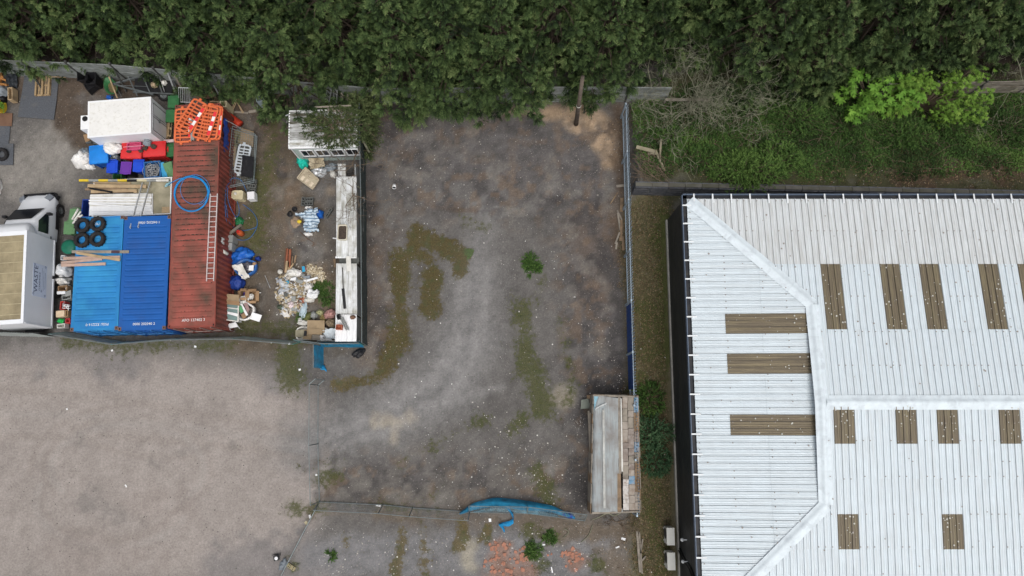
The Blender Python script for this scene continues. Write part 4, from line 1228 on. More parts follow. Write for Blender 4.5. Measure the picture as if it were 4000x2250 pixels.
# low growth on the bank
r = np.random.default_rng(77)
X, Y, rr_ = sample(19000, [(2560, 520, 4050, 500, 170)], 60, 2460, 4050, 330, 730, seed=78)
k = X > 6.9; X, Y = X[k], Y[k]
n = len(X); kk = 5
Pb = np.repeat(np.stack([X, Y, gz(X, Y)], 1), kk, 0) + r.normal(0, .09, (n * kk, 3)) * np.array([1, 1, .5]) + np.array([0, 0, .12])
D = r.normal(0, 1, (n * kk, 3)); L_ = r.uniform(.05, .14, n * kk)
V, T = cards(Pb, D, np.array([0, 0, 1.]) + r.normal(0, .4, (n * kk, 3)), L_, L_ * .55, np.clip(np.repeat(.35 + 1.7 * (fbm(X * .6, Y * .6, 5) - .5), kk) + r.normal(0, .15, n * kk), 0, 1))
stuff('undergrowth', npmesh('undergrowth', V, np.arange(len(V)).reshape(-1, 4), T), m_shrub, 'low brambles and weeds covering the bank', 'undergrowth')
mb = MB(); r_ = random.Random(15)
for k in range(620):
    c = P(r_.uniform(2490, 4040), r_.triangular(330, 700, 480), 1.0)
    if c.x < 6.95: continue
    c.z = gzf(c.x, c.y); a = r_.uniform(0, 6.28); l = r_.uniform(.4, 1.3); dv = Vector((math.cos(a), math.sin(a), 0)) * l
    mb.tube([c, c + dv * .5 + Vector((0, 0, r_.uniform(.15, .5))), c + dv + Vector((0, 0, r_.uniform(0, .25)))], [.012, .01, .006], 3, cap=False)
stuff('bramble_stems', mb.mesh('bramble_stems'), m_twig2, 'tangled brown bramble stems over the bank', 'brambles')
# weeds tufts standing alone on the yard
for (px, py, s_, lab) in ((1262, 1150, .5, 'bright green weed clump beside the white bags of the rubble heap'), (1178, 1232, .2, 'small green weed by the rubble heap edge'), (2085, 2150, .34, 'green weed clump left of the terracotta tile scatter'), (2140, 2100, .26, 'green weed clump above the terracotta tile scatter'), (1298, 1298, .16, 'tiny weed at the foot of the dark netting'), (2072, 1022, .36, 'bright green grass clump at the top of the right hand moss strip'), (2088, 1052, .34, 'lower bright green grass clump at the top of the right hand moss strip'), (1293, 2171, .11, 'small weed on the grey gravel below the plot corner')):
    b_ = P(px, py)
    fm, sm_ = leaf_shrub(int(px), s_ * 1.1, s_ * 1.2, .12, int(6500 * s_) + 300, .065, .25, .55)
    t = thing('weed_clump', lab, 'plant', b_, 0, 'weed clumps')
    part(t, 'foliage', fm, m_shrub, kind='stuff')
# ------------------------------------------------------------------ materials of the yard
m_red = M('container_red', (.24, .056, .04), .6, .15, 1.2, (.10, .035, .028), .5, .8, bump=.15)
m_redroof = M('container_red_roof', (.265, .072, .054), .65, .16, 1.5, (.075, .05, .035), .62, .7, bump=.2)
m_blue = M('container_blue', (.008, .088, .33), .5, .1, 1, (.02, .06, .2), .25, .8)
m_lblue = M('container_light_blue', (.016, .17, .43), .55, .22, .5, (.035, .28, .52), .5, .35)
m_cast = M('corner_casting', (.16, .095, .08), .7, .25, 6)
m_casth = M('casting_hole', (.01, .008, .008), .9)
m_bar = M('locking_bar', (.30, .26, .24), .5, .2, 4, metal=.3)
m_barb = M('locking_bar_blue', (.05, .2, .45), .5, .2, 4)
m_ink = M('white_lettering', (.75, .76, .76), .7, .1, 30, (.4, .45, .5), .3, 20)
m_rub = M('tyre_rubber', (.018, .017, .018), .85, .3, 8, (.05, .045, .04), .3, 3, bump=.3)
m_wood = M('sawn_timber', (.42, .31, .185), .8, .18, 2.5, (.22, .15, .09), .4, 2, streak=((.28, .19, .11), 0, .5))
m_wood2 = M('old_timber', (.25, .175, .11), .85, .22, 3, (.11, .08, .055), .45, 2)
m_wood3 = M('grey_timber', (.27, .24, .2), .9, .2, 3, (.14, .12, .1), .4, 2)
m_pink = M('pinkish_board', (.42, .30, .245), .8, .12, 3, (.25, .17, .13), .3, 2)
m_ply = M('plywood', (.33, .245, .15), .8, .14, 2, (.20, .15, .09), .45, 1.4)
m_ply2 = M('dirty_plywood_floor', (.33, .30, .215), .85, .16, 1.5, (.18, .17, .11), .5, 1.0)
m_wht = M('white_plastic', (.78, .79, .80), .45, .05, 2, (.55, .55, .53), .25, 2)
m_wdirty = M('white_dirty', (.68, .67, .63), .7, .1, 2, (.38, .36, .3), .4, 2)
m_bagw = M('white_woven_bag', (.74, .73, .71), .8, .12, 4, (.46, .42, .36), .35, 2)
m_alu = M('aluminium', (.52, .54, .55), .4, .1, 4, metal=.4)
m_gry = M('grey_plastic', (.27, .28, .27), .6, .12, 3, (.16, .15, .12), .3, 2)
m_blk = M('black_plastic', (.013, .013, .015), .5, .3, 5)
m_chassis = M('dark_galvanised', (.14, .155, .16), .5, .25, 4, (.06, .06, .055), .4, 2, metal=.3)
m_gbin = M('green_bin', (.035, .14, .05), .5, .12, 3, (.02, .07, .03), .3, 2)
m_gbin2 = M('pale_green_bin', (.11, .23, .105), .55, .12, 3, (.07, .13, .06), .3, 2)
m_teal2 = M('teal_green_lid', (.012, .14, .085), .5, .15, 2)
m_bbin = M('blue_bin', (.012, .065, .52), .45, .1, 3)
m_pbin = M('purple_bin', (.13, .035, .30), .45, .1, 3)
m_rbin = M('red_bin', (.58, .028, .03), .45, .12, 2, (.35, .02, .02), .3, 2)
m_pinkp = M('pink_plastic', (.52, .07, .16), .5, .1, 3)
m_tarpb = M('blue_tarp', (.012, .11, .46), .5, .25, 2.5, (.05, .24, .6), .25, 3)
m_tarpd = M('dark_blue_tarp', (.015, .045, .24), .55, .3, 3)
m_orange = M('orange_plastic', (.66, .15, .055), .5, .12, 3, (.42, .11, .05), .3, 2)
m_refr = M('red_reflective', (.70, .04, .05), .4, .08, 6)
m_refw = M('white_reflective', (.80, .79, .78), .4, .05, 6)
m_card = M('cardboard', (.33, .21, .115), .85, .12, 3, (.2, .13, .08), .3, 2)
m_cream = M('cream_plastic', (.55, .49, .32), .6, .12, 3, (.35, .3, .18), .35, 2)
m_slab = M('grey_rubber_mat', (.085, .092, .105), .9, .25, 14, (.13, .125, .12), .25, 2)
m_glass = M('green_glass', (.16, .24, .23), .2, .2, 2, spec=.6)
m_dglass = M('dark_screen', (.012, .012, .014), .35, .3, 3, (.05, .05, .05), .2, 3)
m_hose = M('blue_pipe', (.012, .23, .56), .45, .12, 6)
m_hosed = M('blue_pipe_dull', (.03, .13, .33), .5, .15, 6)
m_conc = M('grey_block', (.105, .11, .105), .9, .2, 6, (.16, .16, .14), .3, 3)
m_yel = M('yellow_paint', (.62, .45, .03), .6, .15, 4, (.4, .35, .2), .3, 3)
m_terra = M('terracotta', (.42, .135, .075), .85, .2, 5, (.28, .1, .06), .3, 3)
m_brn = M('brown_sheet', (.15, .085, .055), .8, .2, 3)
m_soil = M('potting_soil', (.06, .045, .035), .95, .4, 12)
m_sheetgrey = M('grey_metal_sheet', (.22, .25, .28), .6, .15, 2, (.12, .12, .12), .3, 2)
m_foil = M('crumpled_foil', (.62, .64, .66), .35, .2, 5, (.3, .32, .35), .4, 4, metal=.3)
m_tealtarp = M('teal_tarp', (.01, .42, .32), .5, .2, 3)
m_mossroof = M('mossy_sheet', (.55, .56, .56), .7, .15, 1.5, (.075, .07, .045), .75, .9, streak=((.06, .055, .04), 0, .8))
m_cabin = M('cabin_wall', (.42, .5, .47), .6, .08, 2, (.25, .3, .27), .3, 1.5)
m_shedroof = M('white_ribbed_roof', (.70, .72, .73), .6, .08, 2, (.34, .33, .28), .55, 1.1, streak=((.25, .24, .2), 1, .55))
m_shedw = M('shed_wall', (.4, .42, .42), .7, .1, 2)
m_grass2 = M('rope_green', (.02, .16, .06), .7, .3, 8)

def W3(px, py, z=0): return P(px, py, z)
def frame2(c4, z):
    """four surveyed corners (NW, NE, SE, SW) -> centre, rotation, width, length on the site"""
    nw, ne, se, sw = [P(x, y, z) for x, y in c4]
    c = (nw + ne + se + sw) / 4
    v = ((nw - sw) + (ne - se)) / 2
    h = ((ne - nw) + (se - sw)) / 2
    rot = math.atan2(v.y, v.x) - math.pi / 2
    return Vector((c.x, c.y, 0)), rot, h.length, v.length
def plank(name, label, cat, p, q, z, w, th, mat, group=None, z2=None):
    a, b_ = P(*p, z), P(*q, z if z2 is None else z2)
    mb = MB(); mb.beam(a + Vector((0, 0, th / 2)), b_ + Vector((0, 0, th / 2)), w, th)
    return solo_w(name, label, cat, mb, mat, group)
def board(name, label, cat, quad, z, th, mat, group=None):
    pts = [P(q[0], q[1], z if len(q) < 3 else q[2]) for q in quad]
    pts = [p + Vector((0, 0, th)) for p in pts]
    mb = MB(); mb.slab(pts, th)
    return solo_w(name, label, cat, mb, mat, group)

# ------------------------------------------------------------------ shipping containers
def container(c4, Lc, paint, roofm, castm, barm, label, marks, dirt=None):
    Wc, Hc = 2.438, 2.591
    c, rot, _, _ = frame2(c4, Hc)
    t = thing('shipping_container', label, 'shipping container', c, rot)
    w, l = Wc / 2, Lc / 2
    # roof: cross ribs pressed into the panel
    n = max(8, round((Lc - .7) / .292)); rows = []
    ys = [-l + .06]; zs = [0]
    y0 = -l + .42; pitch = (Lc - .84) / n
    for i in range(n):
        for dy, z in ((0, 0), (.04, -.022), (.09, -.022), (.13, 0)):
            ys.append(y0 + i * pitch + dy + .07); zs.append(z)
    ys.append(l - .06); zs.append(0)
    for y, z in zip(ys, zs):
        rows.append([(x, y, Hc - .012 + z * k) for x, k in ((-w + .05, 0), (-w + .17, 0), (-w + .21, 1), (0, 1), (w - .21, 1), (w - .17, 0), (w - .05, 0))])
    mb = MB(); mb.grid([[Vector(p) for p in r_] for r_ in rows]); mb.f = [f[::-1] for f in mb.f]
    part(t, 'roof_panel', mb, roofm)
    for s in (-1, 1):
        pts = []
        n = round(Lc / .07); 
        for i in range(n + 1):
            y = -l + .16 + (Lc - .32) * i / n
            pts.append((y, (.0, .036, .036, .0)[i % 4]))
        mb = MB(); mb.grid([[Vector((s * (w - .045 - d), y, .16)), Vector((s * (w - .045 - d), y, Hc - .1))] for y, d in pts])
        part(t, 'side_wall', mb, paint)
        mb = MB(); mb.box((s * (w - .03), 0, Hc - .045), (.06, Lc - .34, .065)); part(t, 'top_rail', mb, paint)
        mb = MB(); mb.box((s * (w - .04), 0, .1), (.08, Lc - .34, .14)); part(t, 'bottom_rail', mb, paint)
        for e in (-1, 1):
            mb = MB(); mb.box((s * (w - .075), e * (l - .075), Hc / 2), (.14, .14, Hc - .24)); part(t, 'corner_post', mb, paint)
            for z in (.06, Hc - .058):
                mb = MB(); mb.box((s * (w - .08), e * (l - .09), z), (.162, .178, .12)); cc = part(t, 'corner_casting', mb, castm)
                mb = MB(); mb.box((s * (w - .08), e * (l - .09), z + .0612), (.06, .1, .004)); part(cc, 'casting_hole', mb, m_casth)
    for e in (-1, 1):
        mb = MB(); mb.box((0, e * (l - .05), Hc - .05), (Wc - .33, .1, .08)); part(t, 'header', mb, paint)
        mb = MB(); mb.box((0, e * (l - .05), .09), (Wc - .33, .1, .14)); part(t, 'sill', mb, paint)
    mb = MB(); mb.grid([[Vector((-w + .15 + (Wc - .3) * i / 34, l - .06 - (.0, .036, .036, 0)[i % 4], z)) for z in (.16, Hc - .09)] for i in range(35)]); part(t, 'end_wall', mb, paint)
    for s in (-1, 1):
        mb = MB(); mb.box((s * (w / 2 - .07), -l + .05, Hc / 2), (w - .16, .05, Hc - .34))
        for k in range(5): mb.box((s * (w / 2 - .07), -l + .02, .35 + .45 * k), (w - .2, .03, .2))
        d_ = part(t, 'door', mb, paint)
        for k in (.32, .78):
            mb = MB(); mb.tube([(s * w * k, -l - .03, .1), (s * w * k, -l - .03, Hc - .1)], .024, 6)
            mb.box((s * w * k, -l - .02, 1.1), (.07, .05, .12)); mb.beam((s * w * k, -l - .05, 1.15), (s * w * k - s * .4, -l - .05, 1.1), .03, .03)
            part(d_, 'locking_bar', mb, barm)
    for (body, x, y, size, flip) in marks:
        text(t, body, size, (x, y, Hc + .004), (0, 0, math.pi if flip else 0), m_ink)
    return t
RC = container([(686, 410), (858, 407), (839, 1277), (656, 1277)], 12.19, m_red, m_redroof, m_red, m_bar, 'long rust red shipping container with orange barriers and a ladder on its roof',
               [('AFO 137402 3', .1, -5.72, .2, False)])
BL = container([(303, 850), (482, 848), (459, 1287), (275, 1287)], 6.06, m_lblue, m_lblue, m_cast, m_barb, 'faded light blue shipping container with four tyres and planks on its roof',
               [('PSSU 322216 0', .15, -2.72, .19, True), ('PSSU 322', -.05, 2.62, .19, False)])
BR = container([(485, 847), (668, 846), (645, 1285), (462, 1287)], 6.06, m_blue, m_blue, m_cast, m_barb, 'deep blue shipping container between the light blue and red ones',
               [('0000 202040 2', .1, -2.72, .19, False), ('1 040202 0000', .1, 2.68, .19, True)])
# moss and grit lying in the roof ribs of the red container: clumps
r = np.random.default_rng(9)
def moss_clumps():
    V, F, T = [], [], []
    Ln, n = 12.19, max(8, round((12.19 - .7) / .292)); pitch = (12.19 - .84) / n
    k = 0; k_list = []
    oct_v = np.array([(1, 0, 0), (0, 1, 0), (-1, 0, 0), (0, -1, 0), (0, 0, .5)])
    for i in range(n):
        y = -6.095 + .42 + i * pitch + .145
        frac = (y + 6.1) / 12.2
        dens = 1.0 if frac > .55 else (.75 if frac > .38 else .06)
        for q in range(int(240 * dens * r.uniform(.6, 1.1))):
            x = r.uniform(-1.0, 1.0) if frac < .8 else r.uniform(-1.0, .85)
            if r.random() < .35 and abs(x) > .6: continue
            s = r.uniform(.018, .05)
            yy = y + r.normal(0, .03 if r.random() < .85 else .09)
            V.append(oct_v * s * np.array([1.5, 1, .7]) + np.array([x, yy, 2.552])); k_list.append(r.random())
    V = np.array(V); m_ = len(V)
    F = (np.arange(m_) * 5)[:, None, None] + np.array([(0, 1, 4), (1, 2, 4), (2, 3, 4), (3, 0, 4)])[None]
    return npmesh('moss', V.reshape(-1, 3), F.reshape(-1, 3), np.repeat(k_list, 5))
part(RC, 'moss', moss_clumps(), Mattr('roof_moss', [(0, (.018, .014, .013)), (.7, (.055, .038, .032)), (1, (.11, .085, .055))], nvar=.05), kind='stuff', label='dark moss and grit in the roof ribs')

# ------------------------------------------------------------------ tyres on the light blue container
def tyre(label, loc, R_=.385, wd=.24, rot=(0, 0, 0), rim=False, group=None, par=None):
    ri = R_ * .55
    prof = [(ri, -wd * .36), (ri + .02, -wd * .5), (R_ * .82, -wd * .54), (R_ * .96, -wd * .44), (R_, -wd * .25), (R_, wd * .25), (R_ * .96, wd * .44), (R_ * .82, wd * .54), (ri + .02, wd * .5), (ri, wd * .36), (ri + .015, 0), (ri, -wd * .36)]
    mb = MB(); mb.lathe(prof, 28)
    for k in range(28):
        a = 2 * math.pi * k / 28
        mb.box((R_ * math.cos(a), R_ * math.sin(a), .05 * (1 if k % 2 else -1)), (.035, .05, .1), a)
    if par is None:
        t = thing('tyre', label, 'tyre', loc, rot, group)
        part(t, 'tread', mb, m_rub, True)
    else:
        t = part(par, 'wheel', mb, m_rub, True, loc=loc, rot=rot)
    if rim:
        mb = MB(); mb.lathe([(ri + .01, wd * .4), (ri * .9, wd * .42), (ri * .85, wd * .2), (ri * .35, wd * .16), (ri * .3, wd * .3), (0, wd * .3)], 16)
        part(t, 'rim', mb, m_chassis, True)
    return t
for (px, py, lab) in ((322, 881, 'black tyre on the light blue container, upper left of the four'), (382, 875, 'black tyre on the light blue container over the white number, upper right of the four'), (320, 938, 'black tyre on the light blue container, lower left of the four'), (381, 934, 'black tyre on the light blue container, lower right of the four')):
    tyre(lab, P(px, py, 2.72) , .395, .25, (0, 0, random.random() * 6), group='tyres on the light blue container')
for (p, q, w, m_, z, z2, lab) in (((282, 984), (505, 984), .15, m_wood3, 2.60, 2.60, 'long greyish plank on the blue containers with a dark painted stretch'),
                             ((300, 988), (470, 1016), .14, m_wood, 2.66, 2.66, 'tan plank lying diagonally across the other planks on the light blue container'),
                             ((249, 1010), (470, 1005), .16, m_pink, 2.60, 2.60, 'pinkish plank under the diagonal one, overhanging the container edge'),
                             ((240, 1027), (400, 1012), .13, m_pink, 2.64, 2.61, 'slightly tilted pinkish plank, second from the bottom of the pile on the light blue container'),
                             ((240, 1037), (414, 1031), .15, m_pink, 2.60, 2.60, 'lowest pinkish plank with a rounded end on the light blue container')):
    plank('plank', lab, 'plank', p, q, z, w, .045, m_, 'planks on the blue containers', z2)
o = plank('painted_stripe', 'dark purple painted offcut lying on the greyish plank', 'offcut', (435, 984), (467, 984), 2.646, .14, .01, M('dark_purple_paint', (.07, .04, .055), .7))

# ------------------------------------------------------------------ ladders
def ladder(label, p, q, wd, mat, rungs, roll=0.0, group=None, r0=.03, name='ladder'):
    """p, q: site points of the foot and head of the centre line"""
    p, q = Vector(p), Vector(q)
    d = (q - p); L_ = d.length; d.normalize()
    sd = d.cross(Vector((0, 0, 1))).normalized() if abs(d.z) < .95 else Vector((1, 0, 0))
    t = thing(name, label, name, p, 0, group)
    for s in (-1, 1):
        mb = MB(); mb.beam(sd * s * wd / 2, sd * s * wd / 2 + d * L_, r0 * 1.1, r0 * 2.2); part(t, 'stile', mb, mat)
    for k in range(rungs):
        c = d * (L_ * (k + .5) / rungs)
        mb = MB(); mb.tube([c - sd * wd / 2, c + sd * wd / 2], r0 * .55, 5); part(t, 'rung', mb, mat)
    return t
m_lad = M('pinkish_aluminium', (.62, .56, .55), .45, .08, 3, metal=.2)
ladder('pale metal ladder lying along the red container roof', P(821, 1098, 2.64), P(836, 757, 2.64), .37, m_lad, 17, r0=.035)
ladder('white aluminium frame ladder sloping from the flatbed onto the blue container', P(524, 890, 2.66), P(572, 713, 1.35), .42, m_alu, 2, r0=.04, name='metal_ladder')

# ------------------------------------------------------------------ blue pipe coil on the red container
def coil(name, label, c, rx, z, turns, mat, r0=.016, jit=.03, ry=None, seed=1, tail=None):
    r_ = random.Random(seed); ry = ry or rx
    mb = MB(); pts = []
    for k in range(int(turns * 40) + 1):
        a = 2 * math.pi * k / 40
        tn = k / 40
        f = 1 + jit * math.sin(a * .37 + seed) + jit * .6 * (tn % 1.7 - .8)
        pts.append(P(c[0] + rx * f * math.cos(a), c[1] + ry * f * math.sin(a), z + .025 * (tn % 3) + .02 * math.sin(a * 2.3)))
    mb.tube(pts, r0, 5)
    if tail: mb.tube([P(*q) for q in tail], r0, 5)
    return solo_w(name, label, 'hose', mb, mat, None, True)
coil('pipe_coil', 'bright blue coiled pipe lying on the red container roof', (748, 757), 66, 2.64, 5, m_hose, .022, .035, 68, 2, [(790, 702, 2.7), (740, 690, 2.75), (700, 698, 2.7), (672, 712, 2.6), (655, 725, 1.6)])
coil('hose', 'loose bright blue loop above the coiled pipe on the red container', (760, 742), 56, 2.7, 1.2, m_hose, .014, .05, 58, 5)

# ------------------------------------------------------------------ orange pedestrian barriers
def barrier(label, px, py, z, ang, tilt=0.0, mat=m_orange, group='orange plastic barriers on the red container', Lb=1.95, Hb=.98, flip=False, stripe=True):
    t = thing('pedestrian_barrier', label, 'barrier', P(px, py, z), (0, tilt, ang), group)
    ch = .16; x0, x1, y0, y1 = -Hb / 2, Hb / 2, -Lb / 2, Lb / 2
    mb = MB(); th = .05
    mb.beam((x0 + .05, y0 + ch, 0), (x0 + .05, y1 - ch, 0), .1, th); mb.beam((x1 - .05, y0 + ch, 0), (x1 - .05, y1 - ch, 0), .1, th)
    mb.beam((x0 + ch, y0 + .05, 0), (x1 - ch, y0 + .05, 0), .1, th); mb.beam((x0 + ch, y1 - .05, 0), (x1 - ch, y1 - .05, 0), .1, th)
    for sx in (-1, 1):
        for sy in (-1, 1):
            mb.beam((sx * (Hb / 2 - .05), sy * (Lb / 2 - ch + .02), .002), (sx * (Hb / 2 - ch + .02), sy * (Lb / 2 - .05), .002), .1, th)
    part(t, 'frame', mb, mat)
    nb_ = 9
    for k in range(1, nb_):
        y = y0 + .1 + (Lb - .2) * k / nb_
        mb = MB(); mb.beam((x0 + .08, y, -.001), (x1 - .08, y, -.001), .075, th * .8); part(t, 'bar', mb, mat)
    mb = MB()
    mb.box((x0 + .34, 0, .003), (.05, Lb - .25, th)); part(t, 'web', mb, mat)
    for e in (-1, 1):
        mb = MB(); mb.box((x0 * .2, e * (Lb / 2 + .05), -.01), (.14, .12, th)); part(t, 'lug', mb, mat)
    if stripe:
        for k in range(5):
            mb = MB(); y = y0 + .3 + (Lb - .6) * (k + .5) / 5
            mb.box((x1 - .13, y, th / 2 + .004), (.16, (Lb - .6) / 5 - .002, .012)); part(t, 'reflector', mb, m_refr if k % 2 == 0 else m_refw)
    return t
barrier('orange barrier lying flat at the left, under the tilted ones on the red container', 717, 490, 2.66, .04, 0)
barrier('orange barrier lying flat at the right edge of the red container roof', 832, 480, 2.66, -.02, 0)
barrier('second orange barrier under the right stack, slightly turned', 822, 478, 2.74, -.08, 0, stripe=False)
barrier('orange barrier tilted up across the left stack with red and white strip', 748, 454, 2.86, -.50, -.08)
barrier('orange barrier on top of the right stack with red and white strip', 803, 478, 2.84, -.24, -.04)
cloth('grey_cloth', 'dark grey rag hanging between the orange barriers', 'cloth', [(745, 470, 2.7), (760, 470, 2.7), (758, 548, 2.68), (745, 552, 2.68)], m_gry, .05, 8, 6, 3)
cloth('grey_cloth', 'grey rag at the top right corner of the red container', 'cloth', [(858, 412, 2.68), (870, 425, 2.3), (872, 470, 1.9), (862, 465, 2.4)], m_gry, .05, 8, 6, 4)

# ------------------------------------------------------------------ wheelie bins
def wheelie(label, px, py, rot, body, lid, open_=False, lay=0.0, z=0.0, s=1.0, group='wheelie bins'):
    """px, py: where the lid is seen (about 1 m above the ground)"""
    zt = 1.02 * s
    c = P(px, py, z + zt) if lay == 0 else P(px, py, .4)
    t = thing('wheelie_bin', label, 'bin', (c.x, c.y, z if lay == 0 else .3), (lay, 0, rot), group)
    mb = MB()
    b0, b1 = (.22 * s, .24 * s), (.28 * s, .33 * s)
    def ring(k, zz): return [(sx * (b0[0] + (b1[0] - b0[0]) * k), sy * (b0[1] + (b1[1] - b0[1]) * k), zz) for sx, sy in ((-1, -1), (1, -1), (1, 1), (-1, 1))]
    r0, r1 = ring(0, .06), ring(1, .96 * s)
    r2 = [(x * .93, y * .93, z_) for x, y, z_ in r1]; r3 = [(x * .9, y * .9, .1) for x, y, z_ in r0]
    mb.add(r0 + r1 + r2 + r3, [(3, 2, 1, 0)] + [(i, (i + 1) % 4, 4 + (i + 1) % 4, 4 + i) for i in range(4)] + [(4 + i, 4 + (i + 1) % 4, 8 + (i + 1) % 4, 8 + i) for i in range(4)] + [(8 + i, 8 + (i + 1) % 4, 12 + (i + 1) % 4, 12 + i) for i in range(4)] + [(12, 13, 14, 15)])
    for sx in (-1, 1): mb.box((sx * b1[0], 0, .93 * s), (.03, b1[1] * 2 + .04, .05))
    for sy in (-1, 1): mb.box((0, sy * b1[1], .93 * s), (b1[0] * 2 + .04, .03, .05))
    part(t, 'body', mb, body)
    mb = MB(); mb.tube([(-.2 * s, b1[1] + .09, .95 * s), (.2 * s, b1[1] + .09, .95 * s)], .02, 6)
    for sx in (-1, 1): mb.box((sx * .17 * s, b1[1] + .05, .95 * s), (.03, .1, .04))
    part(t, 'handle', mb, body)
    mb = MB()
    if open_:
        mb.box((0, b1[1] + .1, .62 * s), (b1[0] * 2, .035, .62 * s), 0, .14)
    else:
        mb.box((0, -.0, .985 * s), (b1[0] * 2 + .05, b1[1] * 2 + .05, .035)); mb.box((0, -.03, 1.01 * s), (b1[0] * 1.5, b1[1] * 1.45, .03), taper=1.12)
        mb.box((0, -b1[1] - .03, .975 * s), (b1[0] * 1.0, .04, .03))
    part(t, 'lid', mb, lid)
    for sx in (-1, 1):
        mb = MB(); mb.tube([(sx * .2 * s, .2 * s, .1), (sx * .25 * s, .2 * s, .1)], .1, 12); part(t, 'wheel', mb, m_rub)
    return t
wheelie('open black wheelie bin against the fence, left of its pair', 318, 290, .1, m_blk, m_tarpd, True)
wheelie('open black wheelie bin against the fence, right of its pair and nearer the yard', 350, 304, .06, m_blk, m_blk, True)
wheelie('black wheelie bin tipped on its back by the grey boards of the fence', 384, 322, -.9, m_blk, m_blk, False, 1.45, 0, .75)
wheelie('green wheelie bin squeezed between the white box trailer and the steel mesh rack', 676, 396, .05, m_gbin, m_gbin)
wheelie('green wheelie bin just above the standing pallet', 668, 452, .02, m_gbin, m_gbin)
wheelie('green wheelie bin between the red bins and the red container', 661, 586, -.02, m_gbin, m_gbin)
wheelie('blue wheelie bin below the big blue lid, left of the purple bin', 437, 650, .04, m_bbin, m_bbin)
wheelie('purple wheelie bin between two blue ones', 491, 655, -.04, m_blk, m_pbin)
wheelie('blue wheelie bin half hidden by the box of cables', 540, 646, .03, m_bbin, m_bbin)
wheelie('open dark green bin above the striped pole of the flatbed', 455, 689, .0, m_gbin, m_gbin, True, s=.8)
wheelie('pale green bin with squared lid beside the upper left tyre', 270, 889, .02, m_gbin2, m_gbin2)
wheelie('pale green bin lid behind the white pipes', 291, 840, -.05, m_gbin2, m_gbin2)
def bigbin(label, c4, body, lid, h=1.3, name='trade_bin'):
    c, rot, w, l = frame2(c4, h)
    t = thing(name, label, 'bin', c, rot, 'large four wheeled bins')
    mb = MB(); w2, l2 = w / 2, l / 2
    mb.box((0, 0, (h - .15 + .2) / 2), (w * .97, l * .95, h - .35), taper=.86)
    for k in (-.3, .3): mb.box((k * w, -l2 * .93, h * .5), (.05, .05, h * .6))
    mb.box((0, -l2, h - .16), (w, .06, .06)); mb.box((0, l2, h - .16), (w, .06, .06))
    part(t, 'body', mb, body)
    mb = MB(); rows = []
    for i in range(7):
        v = -1 + 2 * i / 6; rows.append([Vector((u * w2 * 1.01, v * l2 * 1.03, h - .1 + .11 * (1 - v * v * .8) * (1 - .35 * u * u))) for u in (-1, -.92, -.4, .4, .92, 1)])
    mb.grid(rows); mb.f = [f[::-1] for f in mb.f]
    mb.box((0, -l2 * 1.04, h - .1), (w * 1.02, .05, .07)); mb.box((0, l2 * 1.04, h - .1), (w * 1.02, .05, .07))
    for s in (-1, 1): mb.box((s * w2 * 1.0, 0, h - .09), (.05, l * 1.02, .07))
    part(t, 'lid', mb, lid)
    for sx in (-1, 1):
        mb = MB(); mb.tube([(sx * (w2 + .06), -.15, h - .25), (sx * (w2 + .06), .15, h - .25)], .03, 6); mb.box((sx * (w2 + .02), 0, h - .25), (.08, .08, .05)); part(t, 'lifting_lug', mb, body)
        for sy in (-1, 1):
            mb = MB(); mb.tube([(sx * w2 * .7 - .025, sy * l2 * .65, .1), (sx * w2 * .7 + .025, sy * l2 * .65, .1)], .1, 12); part(t, 'wheel', mb, m_rub)
    return t
bigbin('large red bin with flat lid, left one behind the white bag', [(475, 562), (553, 556), (548, 612), (470, 618)], m_rbin, m_rbin)
bigbin('large red bin with flat lid, right one beside the green bin', [(557, 556), (645, 551), (642, 604), (558, 610)], m_rbin, m_rbin)
bigbin('large bright blue bin lid between the white bags', [(352, 570), (412, 566), (424, 630), (342, 638)], m_tarpb, M('bright_blue_lid', (.012, .2, .62), .5, .12, 2, (.03, .14, .45), .3, 1.5), 1.25)
def crate(name, label, cat, c4, zt, h, mat, inner=None, group=None, wall=.04, closed=None):
    """open box standing under the four surveyed rim corners"""
    c, rot, w, l = frame2(c4, zt)
    t = thing(name, label, cat, (c.x, c.y, zt - h), rot, group)
    for s in (-1, 1):
        mb = MB(); mb.box((s * (w / 2 - wall / 2), 0, h / 2), (wall, l, h)); part(t, 'side', mb, mat)
        mb = MB(); mb.box((0, s * (l / 2 - wall / 2), h / 2 - .004), (w - 2 * wall - .004, wall, h)); part(t, 'side', mb, mat)
    mb = MB(); mb.box((0, 0, .03), (w - 2 * wall - .01, l - 2 * wall - .01, .04)); part(t, 'bottom', mb, inner or mat)
    if closed:
        mb = MB(); mb.box((0, 0, h + .008), (w * .99, l * .99, .02)); part(t, 'lid', mb, closed)
    return t
crate('cable_bin', 'open blue bin full of tangled grey cable', 'bin', [(561, 632), (626, 628), (627, 692), (562, 694)], 1.15, 1.1, m_hosed, m_blk, None, .05)
mb = MB(); r_ = random.Random(3)
for k in range(13):
    cx, cy, rr0 = r_.gauss(592, 6), r_.gauss(668, 9), r_.uniform(14, 27); e = r_.uniform(.7, 1.1); tl = r_.uniform(-.1, .1)
    mb.tube([P(cx + rr0 * math.cos(a) , cy + rr0 * e * math.sin(a), 1.0 + .1 * r_.random() + tl * math.cos(a)) for a in [2 * math.pi * q / 26 for q in range(26)]], .013, 5, True)
solo_w('cable_tangle', 'grey cable coiled loosely on top of the open blue bin', 'cable', mb, M('grey_cable', (.32, .33, .34), .6, .25, 5), None, True)
board('blue_cover', 'light blue hinged lid leaning beside the cable bin', 'lid', [(629, 636, 1.2), (640, 634, 1.25), (655, 692, 1.0), (632, 694, .9)], 0, .04, M('light_blue_lid', (.05, .3, .52), .5, .12, 3))
